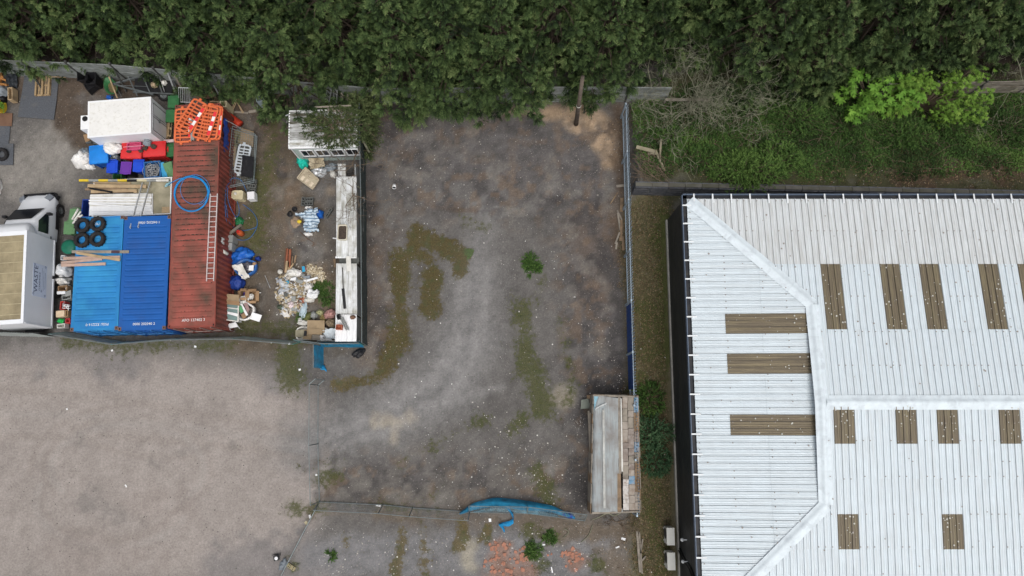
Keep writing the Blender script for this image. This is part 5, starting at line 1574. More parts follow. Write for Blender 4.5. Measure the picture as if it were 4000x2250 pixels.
board('green_cover', 'pale green bin lid leaning on the red container beside the cable bin', 'lid', [(636, 640, 1.3), (672, 631, 1.4), (681, 694, 1.1), (656, 696, .9)], 0, .05, m_gbin2)

# ------------------------------------------------------------------ soft bags and sacks
def sack(name, label, cat, px, py, z, rx, ry, h, mat, seed, rot=0.0, amp=.2, group=None):
    mb = MB(); mb.blob((0, 0, 0), (rx, ry, h * .7), seed, amp, 2.2)
    return solo(name, label, cat, mb, mat, P(px, py, z), rot, group, True)
sack('white_sack', 'slumped white woven bag on the ground left of the blue lid', 'bag', 331, 630, 0, .5, .45, .7, m_bagw, 1, .2, .28)
sack('white_sack', 'creased end of a white bag spreading towards the blue wheelie bin', 'bag', 352, 652, 0, .32, .2, .35, m_bagw, 2, -.3, .28)
sack('grey_sack', 'small dark plastic sack between the white bag and the blue lid', 'bag', 339, 602, 0, .25, .3, .5, m_sheetgrey, 3, 0, .3)
sack('white_sack', 'white woven bag sitting on the blue lid and red bin', 'bag', 443, 582, 1.22, .48, .32, .38, m_bagw, 4, -.1, .28)
o = crate('pink_tray', 'pink plastic tub on the left red bin', 'tub', [(495, 557), (549, 555), (549, 583), (494, 586)], 1.5, .22, m_pinkp, m_pinkp, None, .05)
plank('pole', 'thin pink stick laid across the pink tub', 'stick', (482, 575), (560, 569), 1.52, .025, .025, M('pale_pink', (.6, .3, .36), .6))
sack('grey_sack', 'grey plastic sack on the right red bin', 'bag', 578, 560, 1.33, .21, .2, .3, m_sheetgrey, 5, 0, .2)
for (px, py, s, lab) in ((505, 591, .13, 'brown clod on the left red bin lid'), (551, 590, .12, 'brown clod at the gap between the red bin lids'), (601, 573, .15, 'dark brown lump right of the grey sack on the red bin'), (568, 580, .14, 'dark lump below the grey sack on the red bin')):
    sack('clod', lab, 'rubbish', px, py, 1.33, s, s * .8, s, m_soil, int(px), 0, .25, 'dark lumps on the red bins')
crate('glass_box', 'small clear box of crumpled foil below the white bag', 'box', [(432, 605), (458, 604), (458, 622), (432, 623)], .9, .4, m_sheetgrey, m_foil, None, .03)
sack('foil', 'crumpled foil in the small clear box', 'foil', 446, 613, .6, .14, .1, .2, m_foil, 8, 0, .35)

# ------------------------------------------------------------------ white refrigerated box trailer
TZ = 2.35
c, rot, w, l = frame2([(342, 396), (592, 378), (588, 519), (344, 540)], TZ)
tr = thing('box_trailer', 'white refrigerated box trailer beside the red bins', 'trailer', c, rot)
m_trw = M('trailer_white', (.76, .77, .80), .45, .05, 1.5, (.6, .6, .58), .3, 1.5)
m_trtop = M('trailer_roof', (.74, .735, .71), .6, .05, 2, (.52, .5, .44), .3, 6)
mb = MB(); mb.box((0, 0, (TZ + .5) / 2), (w - .04, l - .04, TZ - .5)); part(tr, 'body', mb, m_trw)
mb = MB(); mb.box((0, 0, TZ - .002), (w - .16, l - .16, .02)); part(tr, 'roof', mb, m_trtop)
mb = MB()
for s in (-1, 1):
    mb.box((s * (w / 2 - .045), 0, TZ - .03), (.09, l, .09)); mb.box((0, s * (l / 2 - .045), TZ - .027), (w - .18, .09, .084))
part(tr, 'edge_trim', mb, m_wht)
mb = MB(); mb.box((w / 2 - .005, 0, 1.35), (.04, l * .74, 1.55)); dr = part(tr, 'door', mb, m_trw)
mb = MB(); mb.box((w / 2 + .02, 0, 2.14), (.02, l * .74, .02)); mb.box((w / 2 + .02, l * .37, 1.35), (.02, .02, 1.55)); mb.box((w / 2 + .02, -l * .37, 1.35), (.02, .02, 1.55)); mb.box((w / 2 + .02, .0, 1.35), (.02, .02, 1.55))
part(dr, 'door_seal', mb, m_blk)
mb = MB(); mb.box((w / 2 + .05, -.05, 1.5), (.06, .14, .07)); mb.tube([(w / 2 + .05, .1, .7), (w / 2 + .05, .1, 2.1)], .015, 5); part(dr, 'handle', mb, m_chassis)
mb = MB(); mb.box((-w / 2 - .22, -.1, 1.95), (.44, .8, .62)); part(tr, 'cooling_unit', mb, m_wht)
mb = MB(); mb.lathe([(.15, .0), (.15, .02), (.0, .018)], 18, (-w / 2 - .2, .1, 2.265)); part(tr, 'fan', mb, m_blk)
mb = MB(); hx = -w / 2 - .85; mb.beam((hx, -.55, .5), (-w / 2 + .3, -.2, .5), .08, .1); mb.beam((hx, -.55, .5), (-w / 2 + .3, -.9, .5), .08, .1); mb.box((hx - .1, -.55, .52), (.3, .1, .12)); part(tr, 'drawbar', mb, m_chassis)
mb = MB(); mb.tube([(hx + .1, -.62, .05), (hx + .1, -.62, .75)], .035, 6); part(tr, 'jockey_stand', mb, m_chassis)
mb = MB(); mb.box((0, 0, .45), (w - .1, l - .3, .12)); part(tr, 'chassis', mb, m_chassis)
for sy in (-1, 1):
    for k in (-.35, .35):
        tyre('', (k, sy * (l / 2 - .14), .3), .3, .18, (sy * math.pi / 2, 0, 0), True, par=tr)
board('cardboard_sheet', 'torn tan board under the trailer drawbar', 'board', [(326, 527), (345, 524), (353, 548), (335, 556)], .05, .03, m_card)
# ------------------------------------------------------------------ pallets
def pallet(label, loc, rot, mat, flipped=False, W_=1.0, L_=1.2, group='wooden pallets'):
    t = thing('pallet', label, 'pallet', loc, rot, group)
    z0, z1 = (.115, .0) if flipped else (.0, .115)
    n = 6 if not flipped else 3
    for k in range(7):
        mb = MB(); mb.box((-W_ / 2 + .05 + (W_ - .1) * k / 6, 0, z1 + .012 if not flipped else .012), (.09, L_, .022)); part(t, 'slat', mb, mat)
    for k in range(3):
        y = (-L_ / 2 + .06, 0, L_ / 2 - .06)[k]
        mb = MB(); mb.box((0, y, .037 if flipped else .092), (W_, .1, .022)); part(t, 'cross_board', mb, mat)
        for x in (-W_ / 2 + .06, 0, W_ / 2 - .06):
            mb = MB(); mb.box((x, y, .089 if flipped else .042), (.1, .12, .076)); part(t, 'block', mb, mat)
    for k in range(3):
        x = (-W_ / 2 + .06, 0, W_ / 2 - .06)[k]
        mb = MB(); mb.box((x, 0, .14 if flipped else .0), (.1, L_, .022)); part(t, 'runner', mb, mat)
    return t
m_pal = M('pallet_wood', (.33, .235, .13), .85, .2, 3, (.16, .12, .08), .4, 2)
c, rot, w, l = frame2([(139, 289), (197, 291), (193, 373), (134, 371)], .2)
pallet('upturned wooden pallet on the grey mat by the fence', (c.x, c.y, .07), rot, m_pal, True, w, l)
pallet('wooden pallet propped on its side between the box trailer and the red container', P(661, 512, .5), (0, -.9, .0), m_pal, False, 1.0, .98)
board('pink_lath', 'pale pinkish board laid below the propped pallet', 'board', [(641, 547), (680, 545), (680, 556), (641, 558)], .95, .05, M('pale_pink_board', (.6, .45, .45), .7))

# ------------------------------------------------------------------ flatbed body with timber and panels, above the blue containers
FZ = 1.25
c, rot, w, l = frame2([(366, 700), (675, 698), (667, 842), (362, 846)], FZ)
fb = thing('flatbed_body', 'flat plywood truck bed with white edge rails loaded with timber and panels', 'truck bed', c, rot)
mb = MB(); mb.box((0, 0, FZ - .05), (w - .1, l - .1, .06)); part(fb, 'deck', mb, m_ply2)
for s in (-1, 1):
    mb = MB(); mb.box((s * (w / 2 - .03), 0, FZ - .02), (.06, l, .16)); part(fb, 'edge_rail', mb, m_wht)
    mb = MB(); mb.box((0, s * (l / 2 - .03), FZ - .022), (w - .13, .06, .16)); part(fb, 'edge_rail', mb, m_wht)
    for k in (-.35, .35):
        mb = MB(); mb.box((k * w, s * l * .35, .56), (.14, .14, 1.08)); part(fb, 'trestle_leg', mb, m_chassis)
for k in (-.3, 0, .3):
    mb = MB(); mb.box((k * w, 0, FZ - .14), (.08, l - .2, .1)); part(fb, 'bearer', mb, m_chassis)
bp = thing('striped_pole', 'yellow and black striped height barrier pole along the top edge of the truck bed', 'pole', P(310, 705, FZ + .1), 0)
a, b_ = P(310, 705, FZ + .12), P(660, 705, FZ + .12); O = P(310, 705, FZ + .1)
segs = [0, .108, .218, .325, .43, .535, .645, .755, .86, 1.0]
mm = [m_yel, m_gry, m_yel, m_gry, m_yel, m_blk, m_cream, m_gry, m_wdirty]
for k in range(9):
    mb = MB(); mb.beam(a.lerp(b_, segs[k]) - O, a.lerp(b_, segs[k + 1] - .001) - O, .115, .09); part(bp, 'band', mb, mm[k])
for (p, q, w_, th, z, m_, lab) in (((365, 715), (512, 716), .07, .05, FZ + .02, m_wood, 'narrow tan batten just below the striped pole on the truck bed'),
                               ((346, 728), (574, 730), .19, .1, FZ + .04, m_wood, 'thick new timber plank on the truck bed, second below the striped pole'),
                               ((334, 740), (500, 741), .12, .06, FZ + .02, m_wood2, 'brownish timber under the black pipes on the truck bed'),
                               ((358, 750), (537, 748), .2, .08, FZ + .02, m_wood, 'wide tan timber directly above the white panels on the truck bed')):
    plank('timber', lab, 'timber', p, q, z, w_, th, m_, 'timbers on the truck bed')
for (p, q, lab) in (((345, 733), (438, 749), 'upper black pipe crossing the timbers on the truck bed'), ((350, 737), (438, 752), 'lower black pipe crossing the timbers on the truck bed'), ((350, 758), (520, 753), 'thin dark rod above the white panels')):
    mb = MB(); mb.tube([P(*p, FZ + .19), P(*q, FZ + .2)], .03, 6); solo_w('pipe', lab, 'pipe', mb, m_blk)
for k, (q, m_, lab) in enumerate((([(357, 768), (598, 757), (599, 838), (349, 843)], m_wht, 'lowest large white panel of the stack on the truck bed'),
                               ([(354, 762), (594, 757), (596, 826), (350, 826)], m_wht, 'middle white panel of the stack on the truck bed'),
                               ([(355, 758), (592, 757), (592, 800), (352, 806)], m_wdirty, 'top white panel of the stack on the truck bed'))):
    board('white_sheet', lab, 'panel', q, FZ + .02 + .06 * k, .045, m_, 'white panels on the truck bed')
for k, (p, q, lab) in enumerate((((352, 773), (596, 772), 'thin white trim strip, uppermost on the white panels'), ((348, 784), (590, 784), 'white trim strip with dark edge, middle on the white panels'), ((348, 793), (588, 797), 'white trim strip lying aslant, third on the white panels'), ((349, 797), (590, 813), 'white trim strip lying most aslant on the white panels'))):
    plank('trim_strip', lab, 'strip', p, q, FZ + .21 + .01 * k, .07, .03, m_wht, 'white trim strips')
board('ply_offcut', 'small square plywood offcut at the corner of the truck bed', 'board', [(634, 809), (668, 808), (667, 838), (632, 839)], FZ, .03, m_wood)
sack('rope', 'pale blue rope end by the top right corner of the truck bed', 'rope', 660, 720, FZ, .22, .08, .12, M('pale_blue_rope', (.25, .45, .5), .7, .3, 20), 31, .7, .4)
crate('blue_skip', 'dark blue open skip bin at the left end of the truck bed', 'bin', [(325, 780), (352, 776), (350, 846), (312, 850)], 1.15, 1.1, m_tarpd, m_blk, None, .05)
for k, (p, q, lab) in enumerate((((282, 858), (306, 816), 'grey plastic pipe, outermost of the white pipes above the tyres'), ((290, 862), (316, 826), 'white plastic pipe, middle one above the tyres'), ((300, 853), (322, 840), 'short white pipe end nearest the dark blue skip'), ((284, 872), (300, 858), 'white pipe end touching the pale green bin'))):
    mb = MB(); mb.tube([P(*p, 1.2), P(*q, 1.3)], .055, 8); solo_w('white_pipe', lab, 'pipe', mb, m_wdirty, 'white pipes above the tyres', True)

# ------------------------------------------------------------------ junk between the truck and the light blue container
t = thing('water_butt', 'dark teal green bin with rounded lid left of the lower tyres', 'bin', P(268, 965, .0) + Vector((-.1, 0, 0)))
cB = P(267, 964, 1.1); t.location = (cB.x, cB.y, 0)
mb = MB(); mb.lathe([(.28, 0), (.36, .9), (.39, 1.0), (.37, 1.06)], 20); part(t, 'body', mb, m_blk, True)
mb = MB(); mb.lathe([(.40, 1.05), (.39, 1.12), (.25, 1.18), (0, 1.2)], 20); part(t, 'lid', mb, m_teal2, True)
mb = MB(); mb.box((0, .42, .9), (.8, .08, .08)); part(t, 'rail', mb, m_conc)
crate('wire_basket', 'small white wire basket left of the plank ends', 'basket', [(238, 998), (252, 996), (250, 1014), (236, 1016)], .8, .25, m_wht, m_blk, None, .02)
sack('white_sack', 'tall white bag against the light blue container, below the planks', 'bag', 262, 1062, .1, .33, .36, .9, m_wht, 41, .3, .24)
sack('white_sack', 'second white bag with dark opening, below the black rod', 'bag', 258, 1098, .1, .3, .26, .7, m_bagw, 42, .1, .34)
sack('black_ball', 'small black round pot beside the tall white bag', 'pot', 237, 1068, .5, .15, .15, .3, m_blk, 43, 0, .05)
mb = MB(); mb.tube([P(209, 1084, 1.0), P(281, 1084, 1.2)], .025, 6); mb.box(P(209, 1084, 1.0), (.1, .16, .05)); solo_w('rod', 'black rod with pale end cap sticking out towards the truck', 'rod', mb, m_blk)
crate('brown_box', 'brown wooden box beside the light blue container', 'box', [(226, 1116), (262, 1115), (262, 1136), (226, 1137)], .8, .7, m_card, m_card)
sack('white_sack', 'crumpled white scrap next to the brown box', 'bag', 272, 1126, .3, .13, .14, .3, m_bagw, 44, 0, .4)
board('white_board', 'long white board under the brown box', 'board', [(225, 1139), (257, 1138), (257, 1149), (225, 1150)], .8, .06, m_wht)
board('grey_board', 'grey board next to the white one by the container', 'board', [(258, 1141), (279, 1133), (280, 1152), (259, 1160)], .75, .06, m_gry)
crate('grey_tub', 'grey plastic tub tilted against the light blue container', 'tub', [(240, 1155), (275, 1148), (277, 1165), (242, 1174)], .8, .5, m_gry, m_gry)
crate('red_crate', 'red crate with tangled white wires', 'crate', [(236, 1178), (255, 1176), (253, 1208), (232, 1210)], .8, .4, M('red_crate', (.5, .06, .05), .6, .15, 3), m_rbin)
mb = MB(); r_ = random.Random(12)
for k in range(7):
    p = P(r_.uniform(243, 255), r_.uniform(1176, 1200), .9); q = P(r_.uniform(266, 279), r_.uniform(1188, 1215), .9)
    mb.tube([p, p.lerp(q, .5) + Vector((r_.gauss(0, .12), r_.gauss(0, .12), .1)), q], .02, 4)
solo_w('wire_bundle', 'tangle of white wires between the red crate and the container', 'wire', mb, m_wht, None, True)
crate('cream_box', 'cream topped carton by the container, above the green bottles', 'box', [(219, 1214), (252, 1213), (252, 1237), (219, 1238)], .9, .5, M('cream_card', (.62, .48, .33), .7, .08, 3), None, None, .04, MATS['cream_card'])
crate('brown_carton', 'brown carton beside the cream one', 'box', [(254, 1212), (266, 1211), (266, 1236), (254, 1237)], .85, .5, m_card, m_card)
m_gbot = M('green_bottle', (.012, .36, .07), .35, .15, 8)
for k, (p, q) in enumerate((((226, 1258), (236, 1243)), ((233, 1260), (243, 1245)), ((241, 1262), (250, 1246)))):
    mb = MB(); a, b_ = P(*p, .7), P(*q, .72); mb.tube([a, a.lerp(b_, .7), a.lerp(b_, .8), b_], [.06, .06, .03, .025], 8)
    solo_w('green_bottle', ('outermost', 'middle', 'innermost')[k] + ' green bottle of three beside the red can', 'bottle', mb, m_gbot, 'green bottles by the container', True)
crate('red_can', 'small red can box at the foot of the light blue container', 'can', [(256, 1244), (272, 1243), (272, 1262), (255, 1263)], .75, .45, M('red_can', (.5, .05, .05), .6), MATS['red_can'])
crate('white_tub', 'white tub with printed label at the end of the junk row', 'tub', [(222, 1265), (253, 1264), (253, 1280), (222, 1282)], .7, .4, m_wdirty, m_wdirty)

# ------------------------------------------------------------------ truck at the left edge
BZ = 3.2
pN_, pS_ = P(107, 900, BZ), P(92, 1262, BZ)
v = pN_ - pS_; trot = math.atan2(v.y, v.x) - math.pi / 2; bl = v.length
tw = 2.15
ax = Vector((math.cos(trot), math.sin(trot), 0)); ay = Vector((-math.sin(trot), math.cos(trot), 0))
orgT = pN_ - ax * tw / 2; orgT.z = 0
tk = thing('box_truck', 'white box truck with tan translucent roof parked beside the light blue container', 'truck', orgT, trot)
m_trk = M('truck_white', (.74, .76, .79), .4, .04, 1.2, (.55, .56, .56), .2, 1.2)
m_trroof = M('translucent_roof', (.31, .26, .16), .6, .14, 2.5, (.20, .165, .10), .5, 1.2, streak=((.24, .2, .12), 1, .4))
m_win = M('dark_glass', (.01, .013, .018), .12, .3, 2, spec=.6)
def rr(w_, h_, r_, n=4):
    out = []
    for cx, cy, a0 in ((w_ / 2 - r_, h_ / 2 - r_, 0), (-w_ / 2 + r_, h_ / 2 - r_, 90), (-w_ / 2 + r_, -h_ / 2 + r_, 180), (w_ / 2 - r_, -h_ / 2 + r_, 270)):
        for k in range(n + 1):
            a = R(a0 + 90 * k / n); out.append((cx + r_ * math.cos(a), cy + r_ * math.sin(a)))
    return out
mb = MB(); mb.box((0, -bl / 2, (BZ + .85) / 2), (tw, bl, BZ - .85)); part(tk, 'box_body', mb, m_trk)
mb = MB(); mb.box((0, -bl / 2 - .02, BZ + .004), (tw - .26, bl - .42, .03)); part(tk, 'box_roof', mb, m_trroof)
for k in range(8):
    mb = MB(); mb.box((0, -.3 - (bl - .5) * (k + .5) / 8, BZ + .022), (tw - .3, .025, .012)); part(tk, 'roof_rib', mb, M('roof_rib', (.42, .37, .24), .7))
mb = MB()
for s in (-1, 1): mb.box((s * (tw / 2 - .065), -bl / 2, BZ + .0), (.14, bl + .02, .07))
mb.box((0, -.1, BZ + .003), (tw - .28, .2, .064)); mb.box((0, -bl + .1, BZ + .003), (tw - .28, .22, .064)); part(tk, 'roof_rail', mb, m_trk)
mb = MB()
for s in (-1, 1): mb.box((s * (tw / 2 + .01), -bl / 2, .9), (.04, bl, .1)); mb.box((s * (tw / 2 + .01), -bl + .03, 2), (.04, .06, 2.2))
part(tk, 'skirt', mb, m_trk)
# over-cab hood of the box
secs = []
for y, w_, zb, zt in ((0, tw - .06, 2.3, BZ), (.2, tw - .12, 2.35, BZ - .05), (.42, tw - .3, 2.38, BZ - .25), (.56, tw - .6, 2.4, BZ - .5)):
    secs.append([Vector((x, y, (zb + zt) / 2 + z)) for x, z in rr(w_, zt - zb, min(.2, (zt - zb) * .45))])
mb = MB(); mb.grid([s + [s[0]] for s in secs]); mb.add(secs[-1], [tuple(range(len(secs[-1])))]); part(tk, 'cab_hood', mb, m_trk, True)
secs = []
for y, wb, wt, zb, zt in ((0, 1.98, 1.72, .5, 2.38), (.6, 1.98, 1.66, .45, 2.38), (.95, 1.98, 1.6, .45, 2.24), (1.75, 1.98, 1.66, .45, 1.36), (2.3, 1.92, 1.5, .42, 1.12), (2.56, 1.78, 1.3, .42, .96), (2.7, 1.55, 1.2, .48, .8)):
    row = []
    prof = [(-wb / 2 * .96, zb), (-wb / 2, zb + .25), (-wb / 2, zb + (zt - zb) * .5), (-wt / 2 - .02, zt - .16), (-wt / 2 + .12, zt - .02), (0, zt + .02), (wt / 2 - .12, zt - .02), (wt / 2 + .02, zt - .16), (wb / 2, zb + (zt - zb) * .5), (wb / 2, zb + .25), (wb / 2 * .96, zb)]
    secs.append([Vector((x, y, z)) for x, z in prof])
mb = MB(); mb.grid(secs); mb.add(secs[-1], [tuple(range(11))]); part(tk, 'cab', mb, m_trk, True)
mb = MB(); mb.grid([[Vector((x, y, z)) for x in (-.5 * w_, -.25 * w_, 0, .25 * w_, .5 * w_)] for y, z, w_ in ((.9, 2.325, 1.36), (1.3, 1.90, 1.48), (1.72, 1.44, 1.6))]); part(tk, 'windscreen', mb, m_win, True)
for s in (-1, 1):
    mb = MB(); mb.add([(s * .93, .25, 2.1), (s * .92, .85, 2.08), (s * 1.0, 1.45, 1.5), (s * 1.02, 1.2, 1.38), (s * 1.02, .25, 1.38)], [(0, 1, 2, 3, 4) if s > 0 else (4, 3, 2, 1, 0)]); part(tk, 'side_window', mb, m_win)
    mb = MB(); mb.box((s * 1.2, 1.3, 1.62), (.2, .12, .26)); mb.beam((s * 1.0, 1.3, 1.55), (s * 1.15, 1.3, 1.6), .05, .05); part(tk, 'wing_mirror', mb, m_blk)
    mb = MB(); mb.box((s * .74, 2.46, .96), (.3, .34, .12), -s * .5, -.5); part(tk, 'headlight', mb, M('headlamp', (.2, .22, .25), .15, .2, 5, spec=.7))
    mb = MB(); mb.box((s * 1.005, .1, 1.12), (.03, .16, .05)); part(tk, 'door_handle', mb, m_blk)
    mb = MB(); mb.box((s * .99, 1.2, .62), (.06, 1.0, .22)); part(tk, 'sill_trim', mb, m_blk)
    for y in (1.85, -2.75):
        tyre('', (s * .93, y, .36), .36, .22, (0, s * math.pi / 2, 0), True, par=tk)
mb = MB(); mb.box((0, 2.72, .55), (1.72, .22, .3)); mb.box((.8, 2.6, .55), (.35, .3, .3), -.5); mb.box((-.8, 2.6, .55), (.35, .3, .3), .5); part(tk, 'bumper', mb, m_blk)
mb = MB(); mb.box((0, 2.68, .88), (.9, .06, .12), 0, -.4); part(tk, 'grille', mb, m_blk)
mb = MB(); mb.box((0, -bl / 2 + .5, .6), (.9, bl + 1.2, .25)); part(tk, 'chassis', mb, m_blk)
mb = MB(); mb.box((tw / 2 + .003, -2.45, 2.05), (.006, 1.75, 1.15)); pnl = part(tk, 'sign_panel', mb, M('pale_blue_sign', (.62, .68, .80), .5, .05, 2))
m_navy = M('navy_lettering', (.03, .045, .12), .6); m_gletter = M('grey_lettering', (.32, .36, .45), .6)
text(pnl, 'WASTE', .44, (tw / 2 + .01, -2.4, 2.36), (math.pi / 2, 0, math.pi / 2), m_navy)
text(pnl, 'CLEARANCE', .18, (tw / 2 + .01, -2.5, 2.06), (math.pi / 2, 0, math.pi / 2), m_navy)
for y, z in ((-3.2, 2.55), (-3.2, 1.6), (-1.65, 1.6), (-1.65, 2.5), (-3.0, 1.9)):
    mb = MB(); mb.tube([(tw / 2 + .008, y + .05 * math.cos(a), z + .05 * math.sin(a)) for a in [k * .6283 for k in range(10)]], .008, 4, True); part(pnl, 'ring_mark', mb, m_navy)
for k in range(3):
    mb = MB(); mb.box((tw / 2 + .008, -2.4, 1.88 - .13 * k), (.006, 1.3 - .2 * k, .035)); part(pnl, 'rule', mb, m_gletter)
# scrap of another vehicle at the frame edge
sack('white_sack', 'white plastic sheet bundle at the far left edge above the truck', 'bag', -6, 735, 0, .2, .5, .5, m_bagw, 51, 0, .3)
# ------------------------------------------------------------------ along the left fence
board('grey_mat', 'upper grey rubber mat under the pallet', 'mat', [(97, 296), (231, 304), (222, 386), (84, 378)], .03, .03, m_slab)
board('grey_mat', 'lower grey rubber mat overlapping the one under the pallet', 'mat', [(84, 374), (223, 384), (211, 468), (71, 457)], .06, .03, m_slab)
board('grey_mat', 'torn grey mat at the left edge, upper of two', 'mat', [(-30, 492), (41, 494), (38, 530), (34, 562), (-30, 566)], .03, .03, m_slab)
board('grey_mat', 'grey mat with a tyre on it at the left edge', 'mat', [(-30, 560), (54, 562), (52, 645), (-30, 645)], .05, .03, m_slab)
board('brown_sheet', 'rusty brown sheet at the left edge below the yellow bucket', 'sheet', [(-30, 440), (50, 443), (47, 493), (-30, 493)], .03, .03, m_brn)
tyre('dark worn tyre on the grey mat at the left edge', P(6, 603, .2), .36, .22, (.25, .1, 0))
plank('plank', 'tan plank leaning against the fence beside the pallet', 'plank', (232, 300), (170, 236), .05, .17, .05, m_wood2, None, 1.5)
plank('plank', 'short tan plank lying at the fence foot right of the pallet', 'plank', (199, 299), (260, 300), .05, .12, .05, m_wood)
crate('wooden_crate', 'small tan wooden crate in the scrap pile at the left edge', 'crate', [(33, 342), (44, 340), (52, 390), (27, 388)], .6, .5, m_wood, m_wood2)
t = thing('digger_bucket', 'yellow steel bucket with bright green weeds inside at the left edge', 'bucket', P(8, 425, 0))
mb = MB(); mb.grid([[Vector((x, .42 * math.cos(a), .45 + .42 * math.sin(a))) for x in (-.45, .3)] for a in [math.pi * (.75 + 1.0 * k / 8) for k in range(9)]]); part(t, 'shell', mb, m_yel)
for x in (-.46, .31):
    mb = MB(); mb.add([(x, .42 * math.cos(a), .45 + .42 * math.sin(a)) for a in [math.pi * (.75 + 1.0 * k / 8) for k in range(9)]] , [tuple(range(9))]); part(t, 'side_plate', mb, m_yel)
mb = MB(); mb.box((-.07, .1, .62), (.7, .35, .05)); part(t, 'lip', mb, m_yel)
fm, sm_ = leaf_shrub(901, .2, .2, .3, 500, .1, .5, .7)
t = thing('weed_clump', 'bright lime weeds sprouting from the yellow bucket', 'plant', P(2, 425, .4), 0, 'weed clumps'); part(t, 'foliage', fm, m_chest, kind='stuff')
mb = MB(); r_ = random.Random(8)
for k in range(7):
    c_ = P(r_.uniform(0, 30), r_.uniform(298, 335), .35)
    mb.beam(c_ + Vector((r_.uniform(-.35, .35), r_.uniform(-.3, .3), r_.uniform(-.1, .2))), c_ + Vector((r_.uniform(-.35, .35), r_.uniform(-.3, .3), r_.uniform(.0, .3))), r_.uniform(.08, .2), r_.uniform(.06, .14))
solo_w('machine_scrap', 'orange brown heap of rusty machine parts by the fence at the left edge', 'scrap', mb, M('orange_rust', (.33, .15, .045), .8, .25, 4, (.12, .06, .03), .4, 3))
cloth('dark_tarp', 'dark crumpled tarpaulin beside the rusty machine parts', 'tarpaulin', [(28, 290, .3), (74, 292, .1), (66, 345, .1), (34, 350, .4)], M('dark_tarp', (.03, .035, .042), .6, .3, 4), .12, 12, 10, 6)
sack('grey_sack', 'grey blue sack in the scrap pile left of the tan crate', 'bag', 14, 365, 0, .35, .4, .55, m_sheetgrey, 61, 0, .3)
sack('black_sack', 'black sack under the grey blue one at the left edge', 'bag', 10, 392, 0, .3, .25, .4, m_blk, 62, 0, .2)

# wheelbarrow tray and shovel
t = thing('wheelbarrow', 'dark green wheelbarrow tray with a mossy wet bottom behind the box trailer', 'wheelbarrow', P(452, 352, 0), .5)
def loft(rings, cap=True):
    m_b = MB(); m_b.grid([r_ + [r_[0]] for r_ in rings]); return m_b
rg = []
for s, z in ((.62, .28), (1.0, .62), (.94, .62), (.58, .32)):
    rg.append([Vector((x * s, y * s, z)) for x, y in [(math.cos(a) * .36 * (1 - .18 * math.sin(a)), math.sin(a) * .58) for a in [2 * math.pi * k / 14 for k in range(14)]]])
mb = loft(rg); mb.add(rg[3], [tuple(range(14))]); part(t, 'tray', mb, m_gbin, True)
mb = MB(); mb.lathe([(.33, .0), (.0, .005)], 14, (0, 0, .36)); part(t, 'wet_leaves', mb, M('wet_leaves', (.13, .10, .045), .7, .3, 8))
for s in (-1, 1):
    mb = MB(); mb.tube([(s * .12, .95, .3), (s * .2, .3, .3), (s * .28, -.9, .55)], .02, 6); part(t, 'handle', mb, m_chassis)
    mb = MB(); mb.tube([(s * .22, -.3, .3), (s * .24, -.4, .0)], .02, 6); part(t, 'leg', mb, m_chassis)
tyre('', (0, .95, .18), .18, .09, (0, math.pi / 2, 0), True, par=t)
mb = MB(); mb.beam(P(426, 300, .8), P(459, 384, .75), .07, .05); solo_w('timber', 'pale timber handle lying across the wheelbarrow', 'timber', mb, m_wood)
sack('blue_scrap', 'small blue plastic scrap between the wheelbarrow and the box trailer', 'scrap', 431, 384, 0, .16, .12, .3, m_tarpb, 63, 0, .3)
# steel trailer frame
t = thing('trailer_frame', 'bare black steel trailer chassis with A-shaped drawbar by the fence', 'trailer', P(590, 325, 0))
O = P(590, 325, 0)
def at_(px, py, z=.55): return P(px, py, z) - O
def br(par, name, p, q, w_=.07, h_=.09, mat=m_chassis): 
    m_b = MB(); m_b.beam(p, q, w_, h_); return part(par, name, m_b, mat)
br(t, 'side_rail', at_(491, 276), at_(664, 276)); br(t, 'side_rail', at_(500, 300), at_(668, 300)); br(t, 'side_rail', at_(520, 360), at_(690, 368)); 
for (a, b_) in (((491, 276), (537, 376)), ((551, 280), (588, 366)), ((612, 302), (636, 368)), ((660, 275), (700, 372))): br(t, 'cross_member', at_(*a, .57), at_(*b_, .57), .06, .07)
br(t, 'drawbar', at_(447, 328), at_(542, 300), .09, .1); br(t, 'drawbar', at_(447, 330), at_(600, 370), .09, .1)
m_b = MB(); m_b.box(at_(449, 329), (.3, .12, .14)); part(t, 'coupling', m_b, m_chassis)
br(t, 'brake_rod', at_(470, 334), at_(575, 338), .03, .03)
for px, py in ((578, 288), (640, 372)):
    tyre('', at_(px, py, .33), .32, .19, (0.45, .1, 0), True, par=t)
m_b = MB(); c_ = at_(577, 285, .62); m_b.grid([[c_ + Vector((.42 * math.cos(a), dy, .28 * math.sin(a) - .05)) for dy in (-.14, .14)] for a in [math.pi * k / 8 for k in range(9)]]); part(t, 'mudguard', m_b, M('pale_mudguard', (.42, .44, .44), .5))
m_b = MB(); m_b.box(at_(600, 330, .5), (2.2, 1.0, .02)); part(t, 'deck', m_b, m_blk)
sack('tan_sack', 'tan paper sack on the steel trailer chassis', 'bag', 606, 333, .55, .19, .18, .25, M('tan_paper', (.44, .33, .22), .8, .15, 4), 64, .2, .25)
sack('clear_bag', 'small pale plastic bag on the steel trailer chassis, right of the tan sack', 'bag', 643, 326, .55, .14, .14, .25, m_wdirty, 65, 0, .3)
mb = MB(); mb.tube([P(620, 290, .7), P(640, 350, .75), P(642, 358, .6)], .02, 5); solo_w('rod', 'thin pale rod on the trailer chassis', 'rod', mb, m_alu)
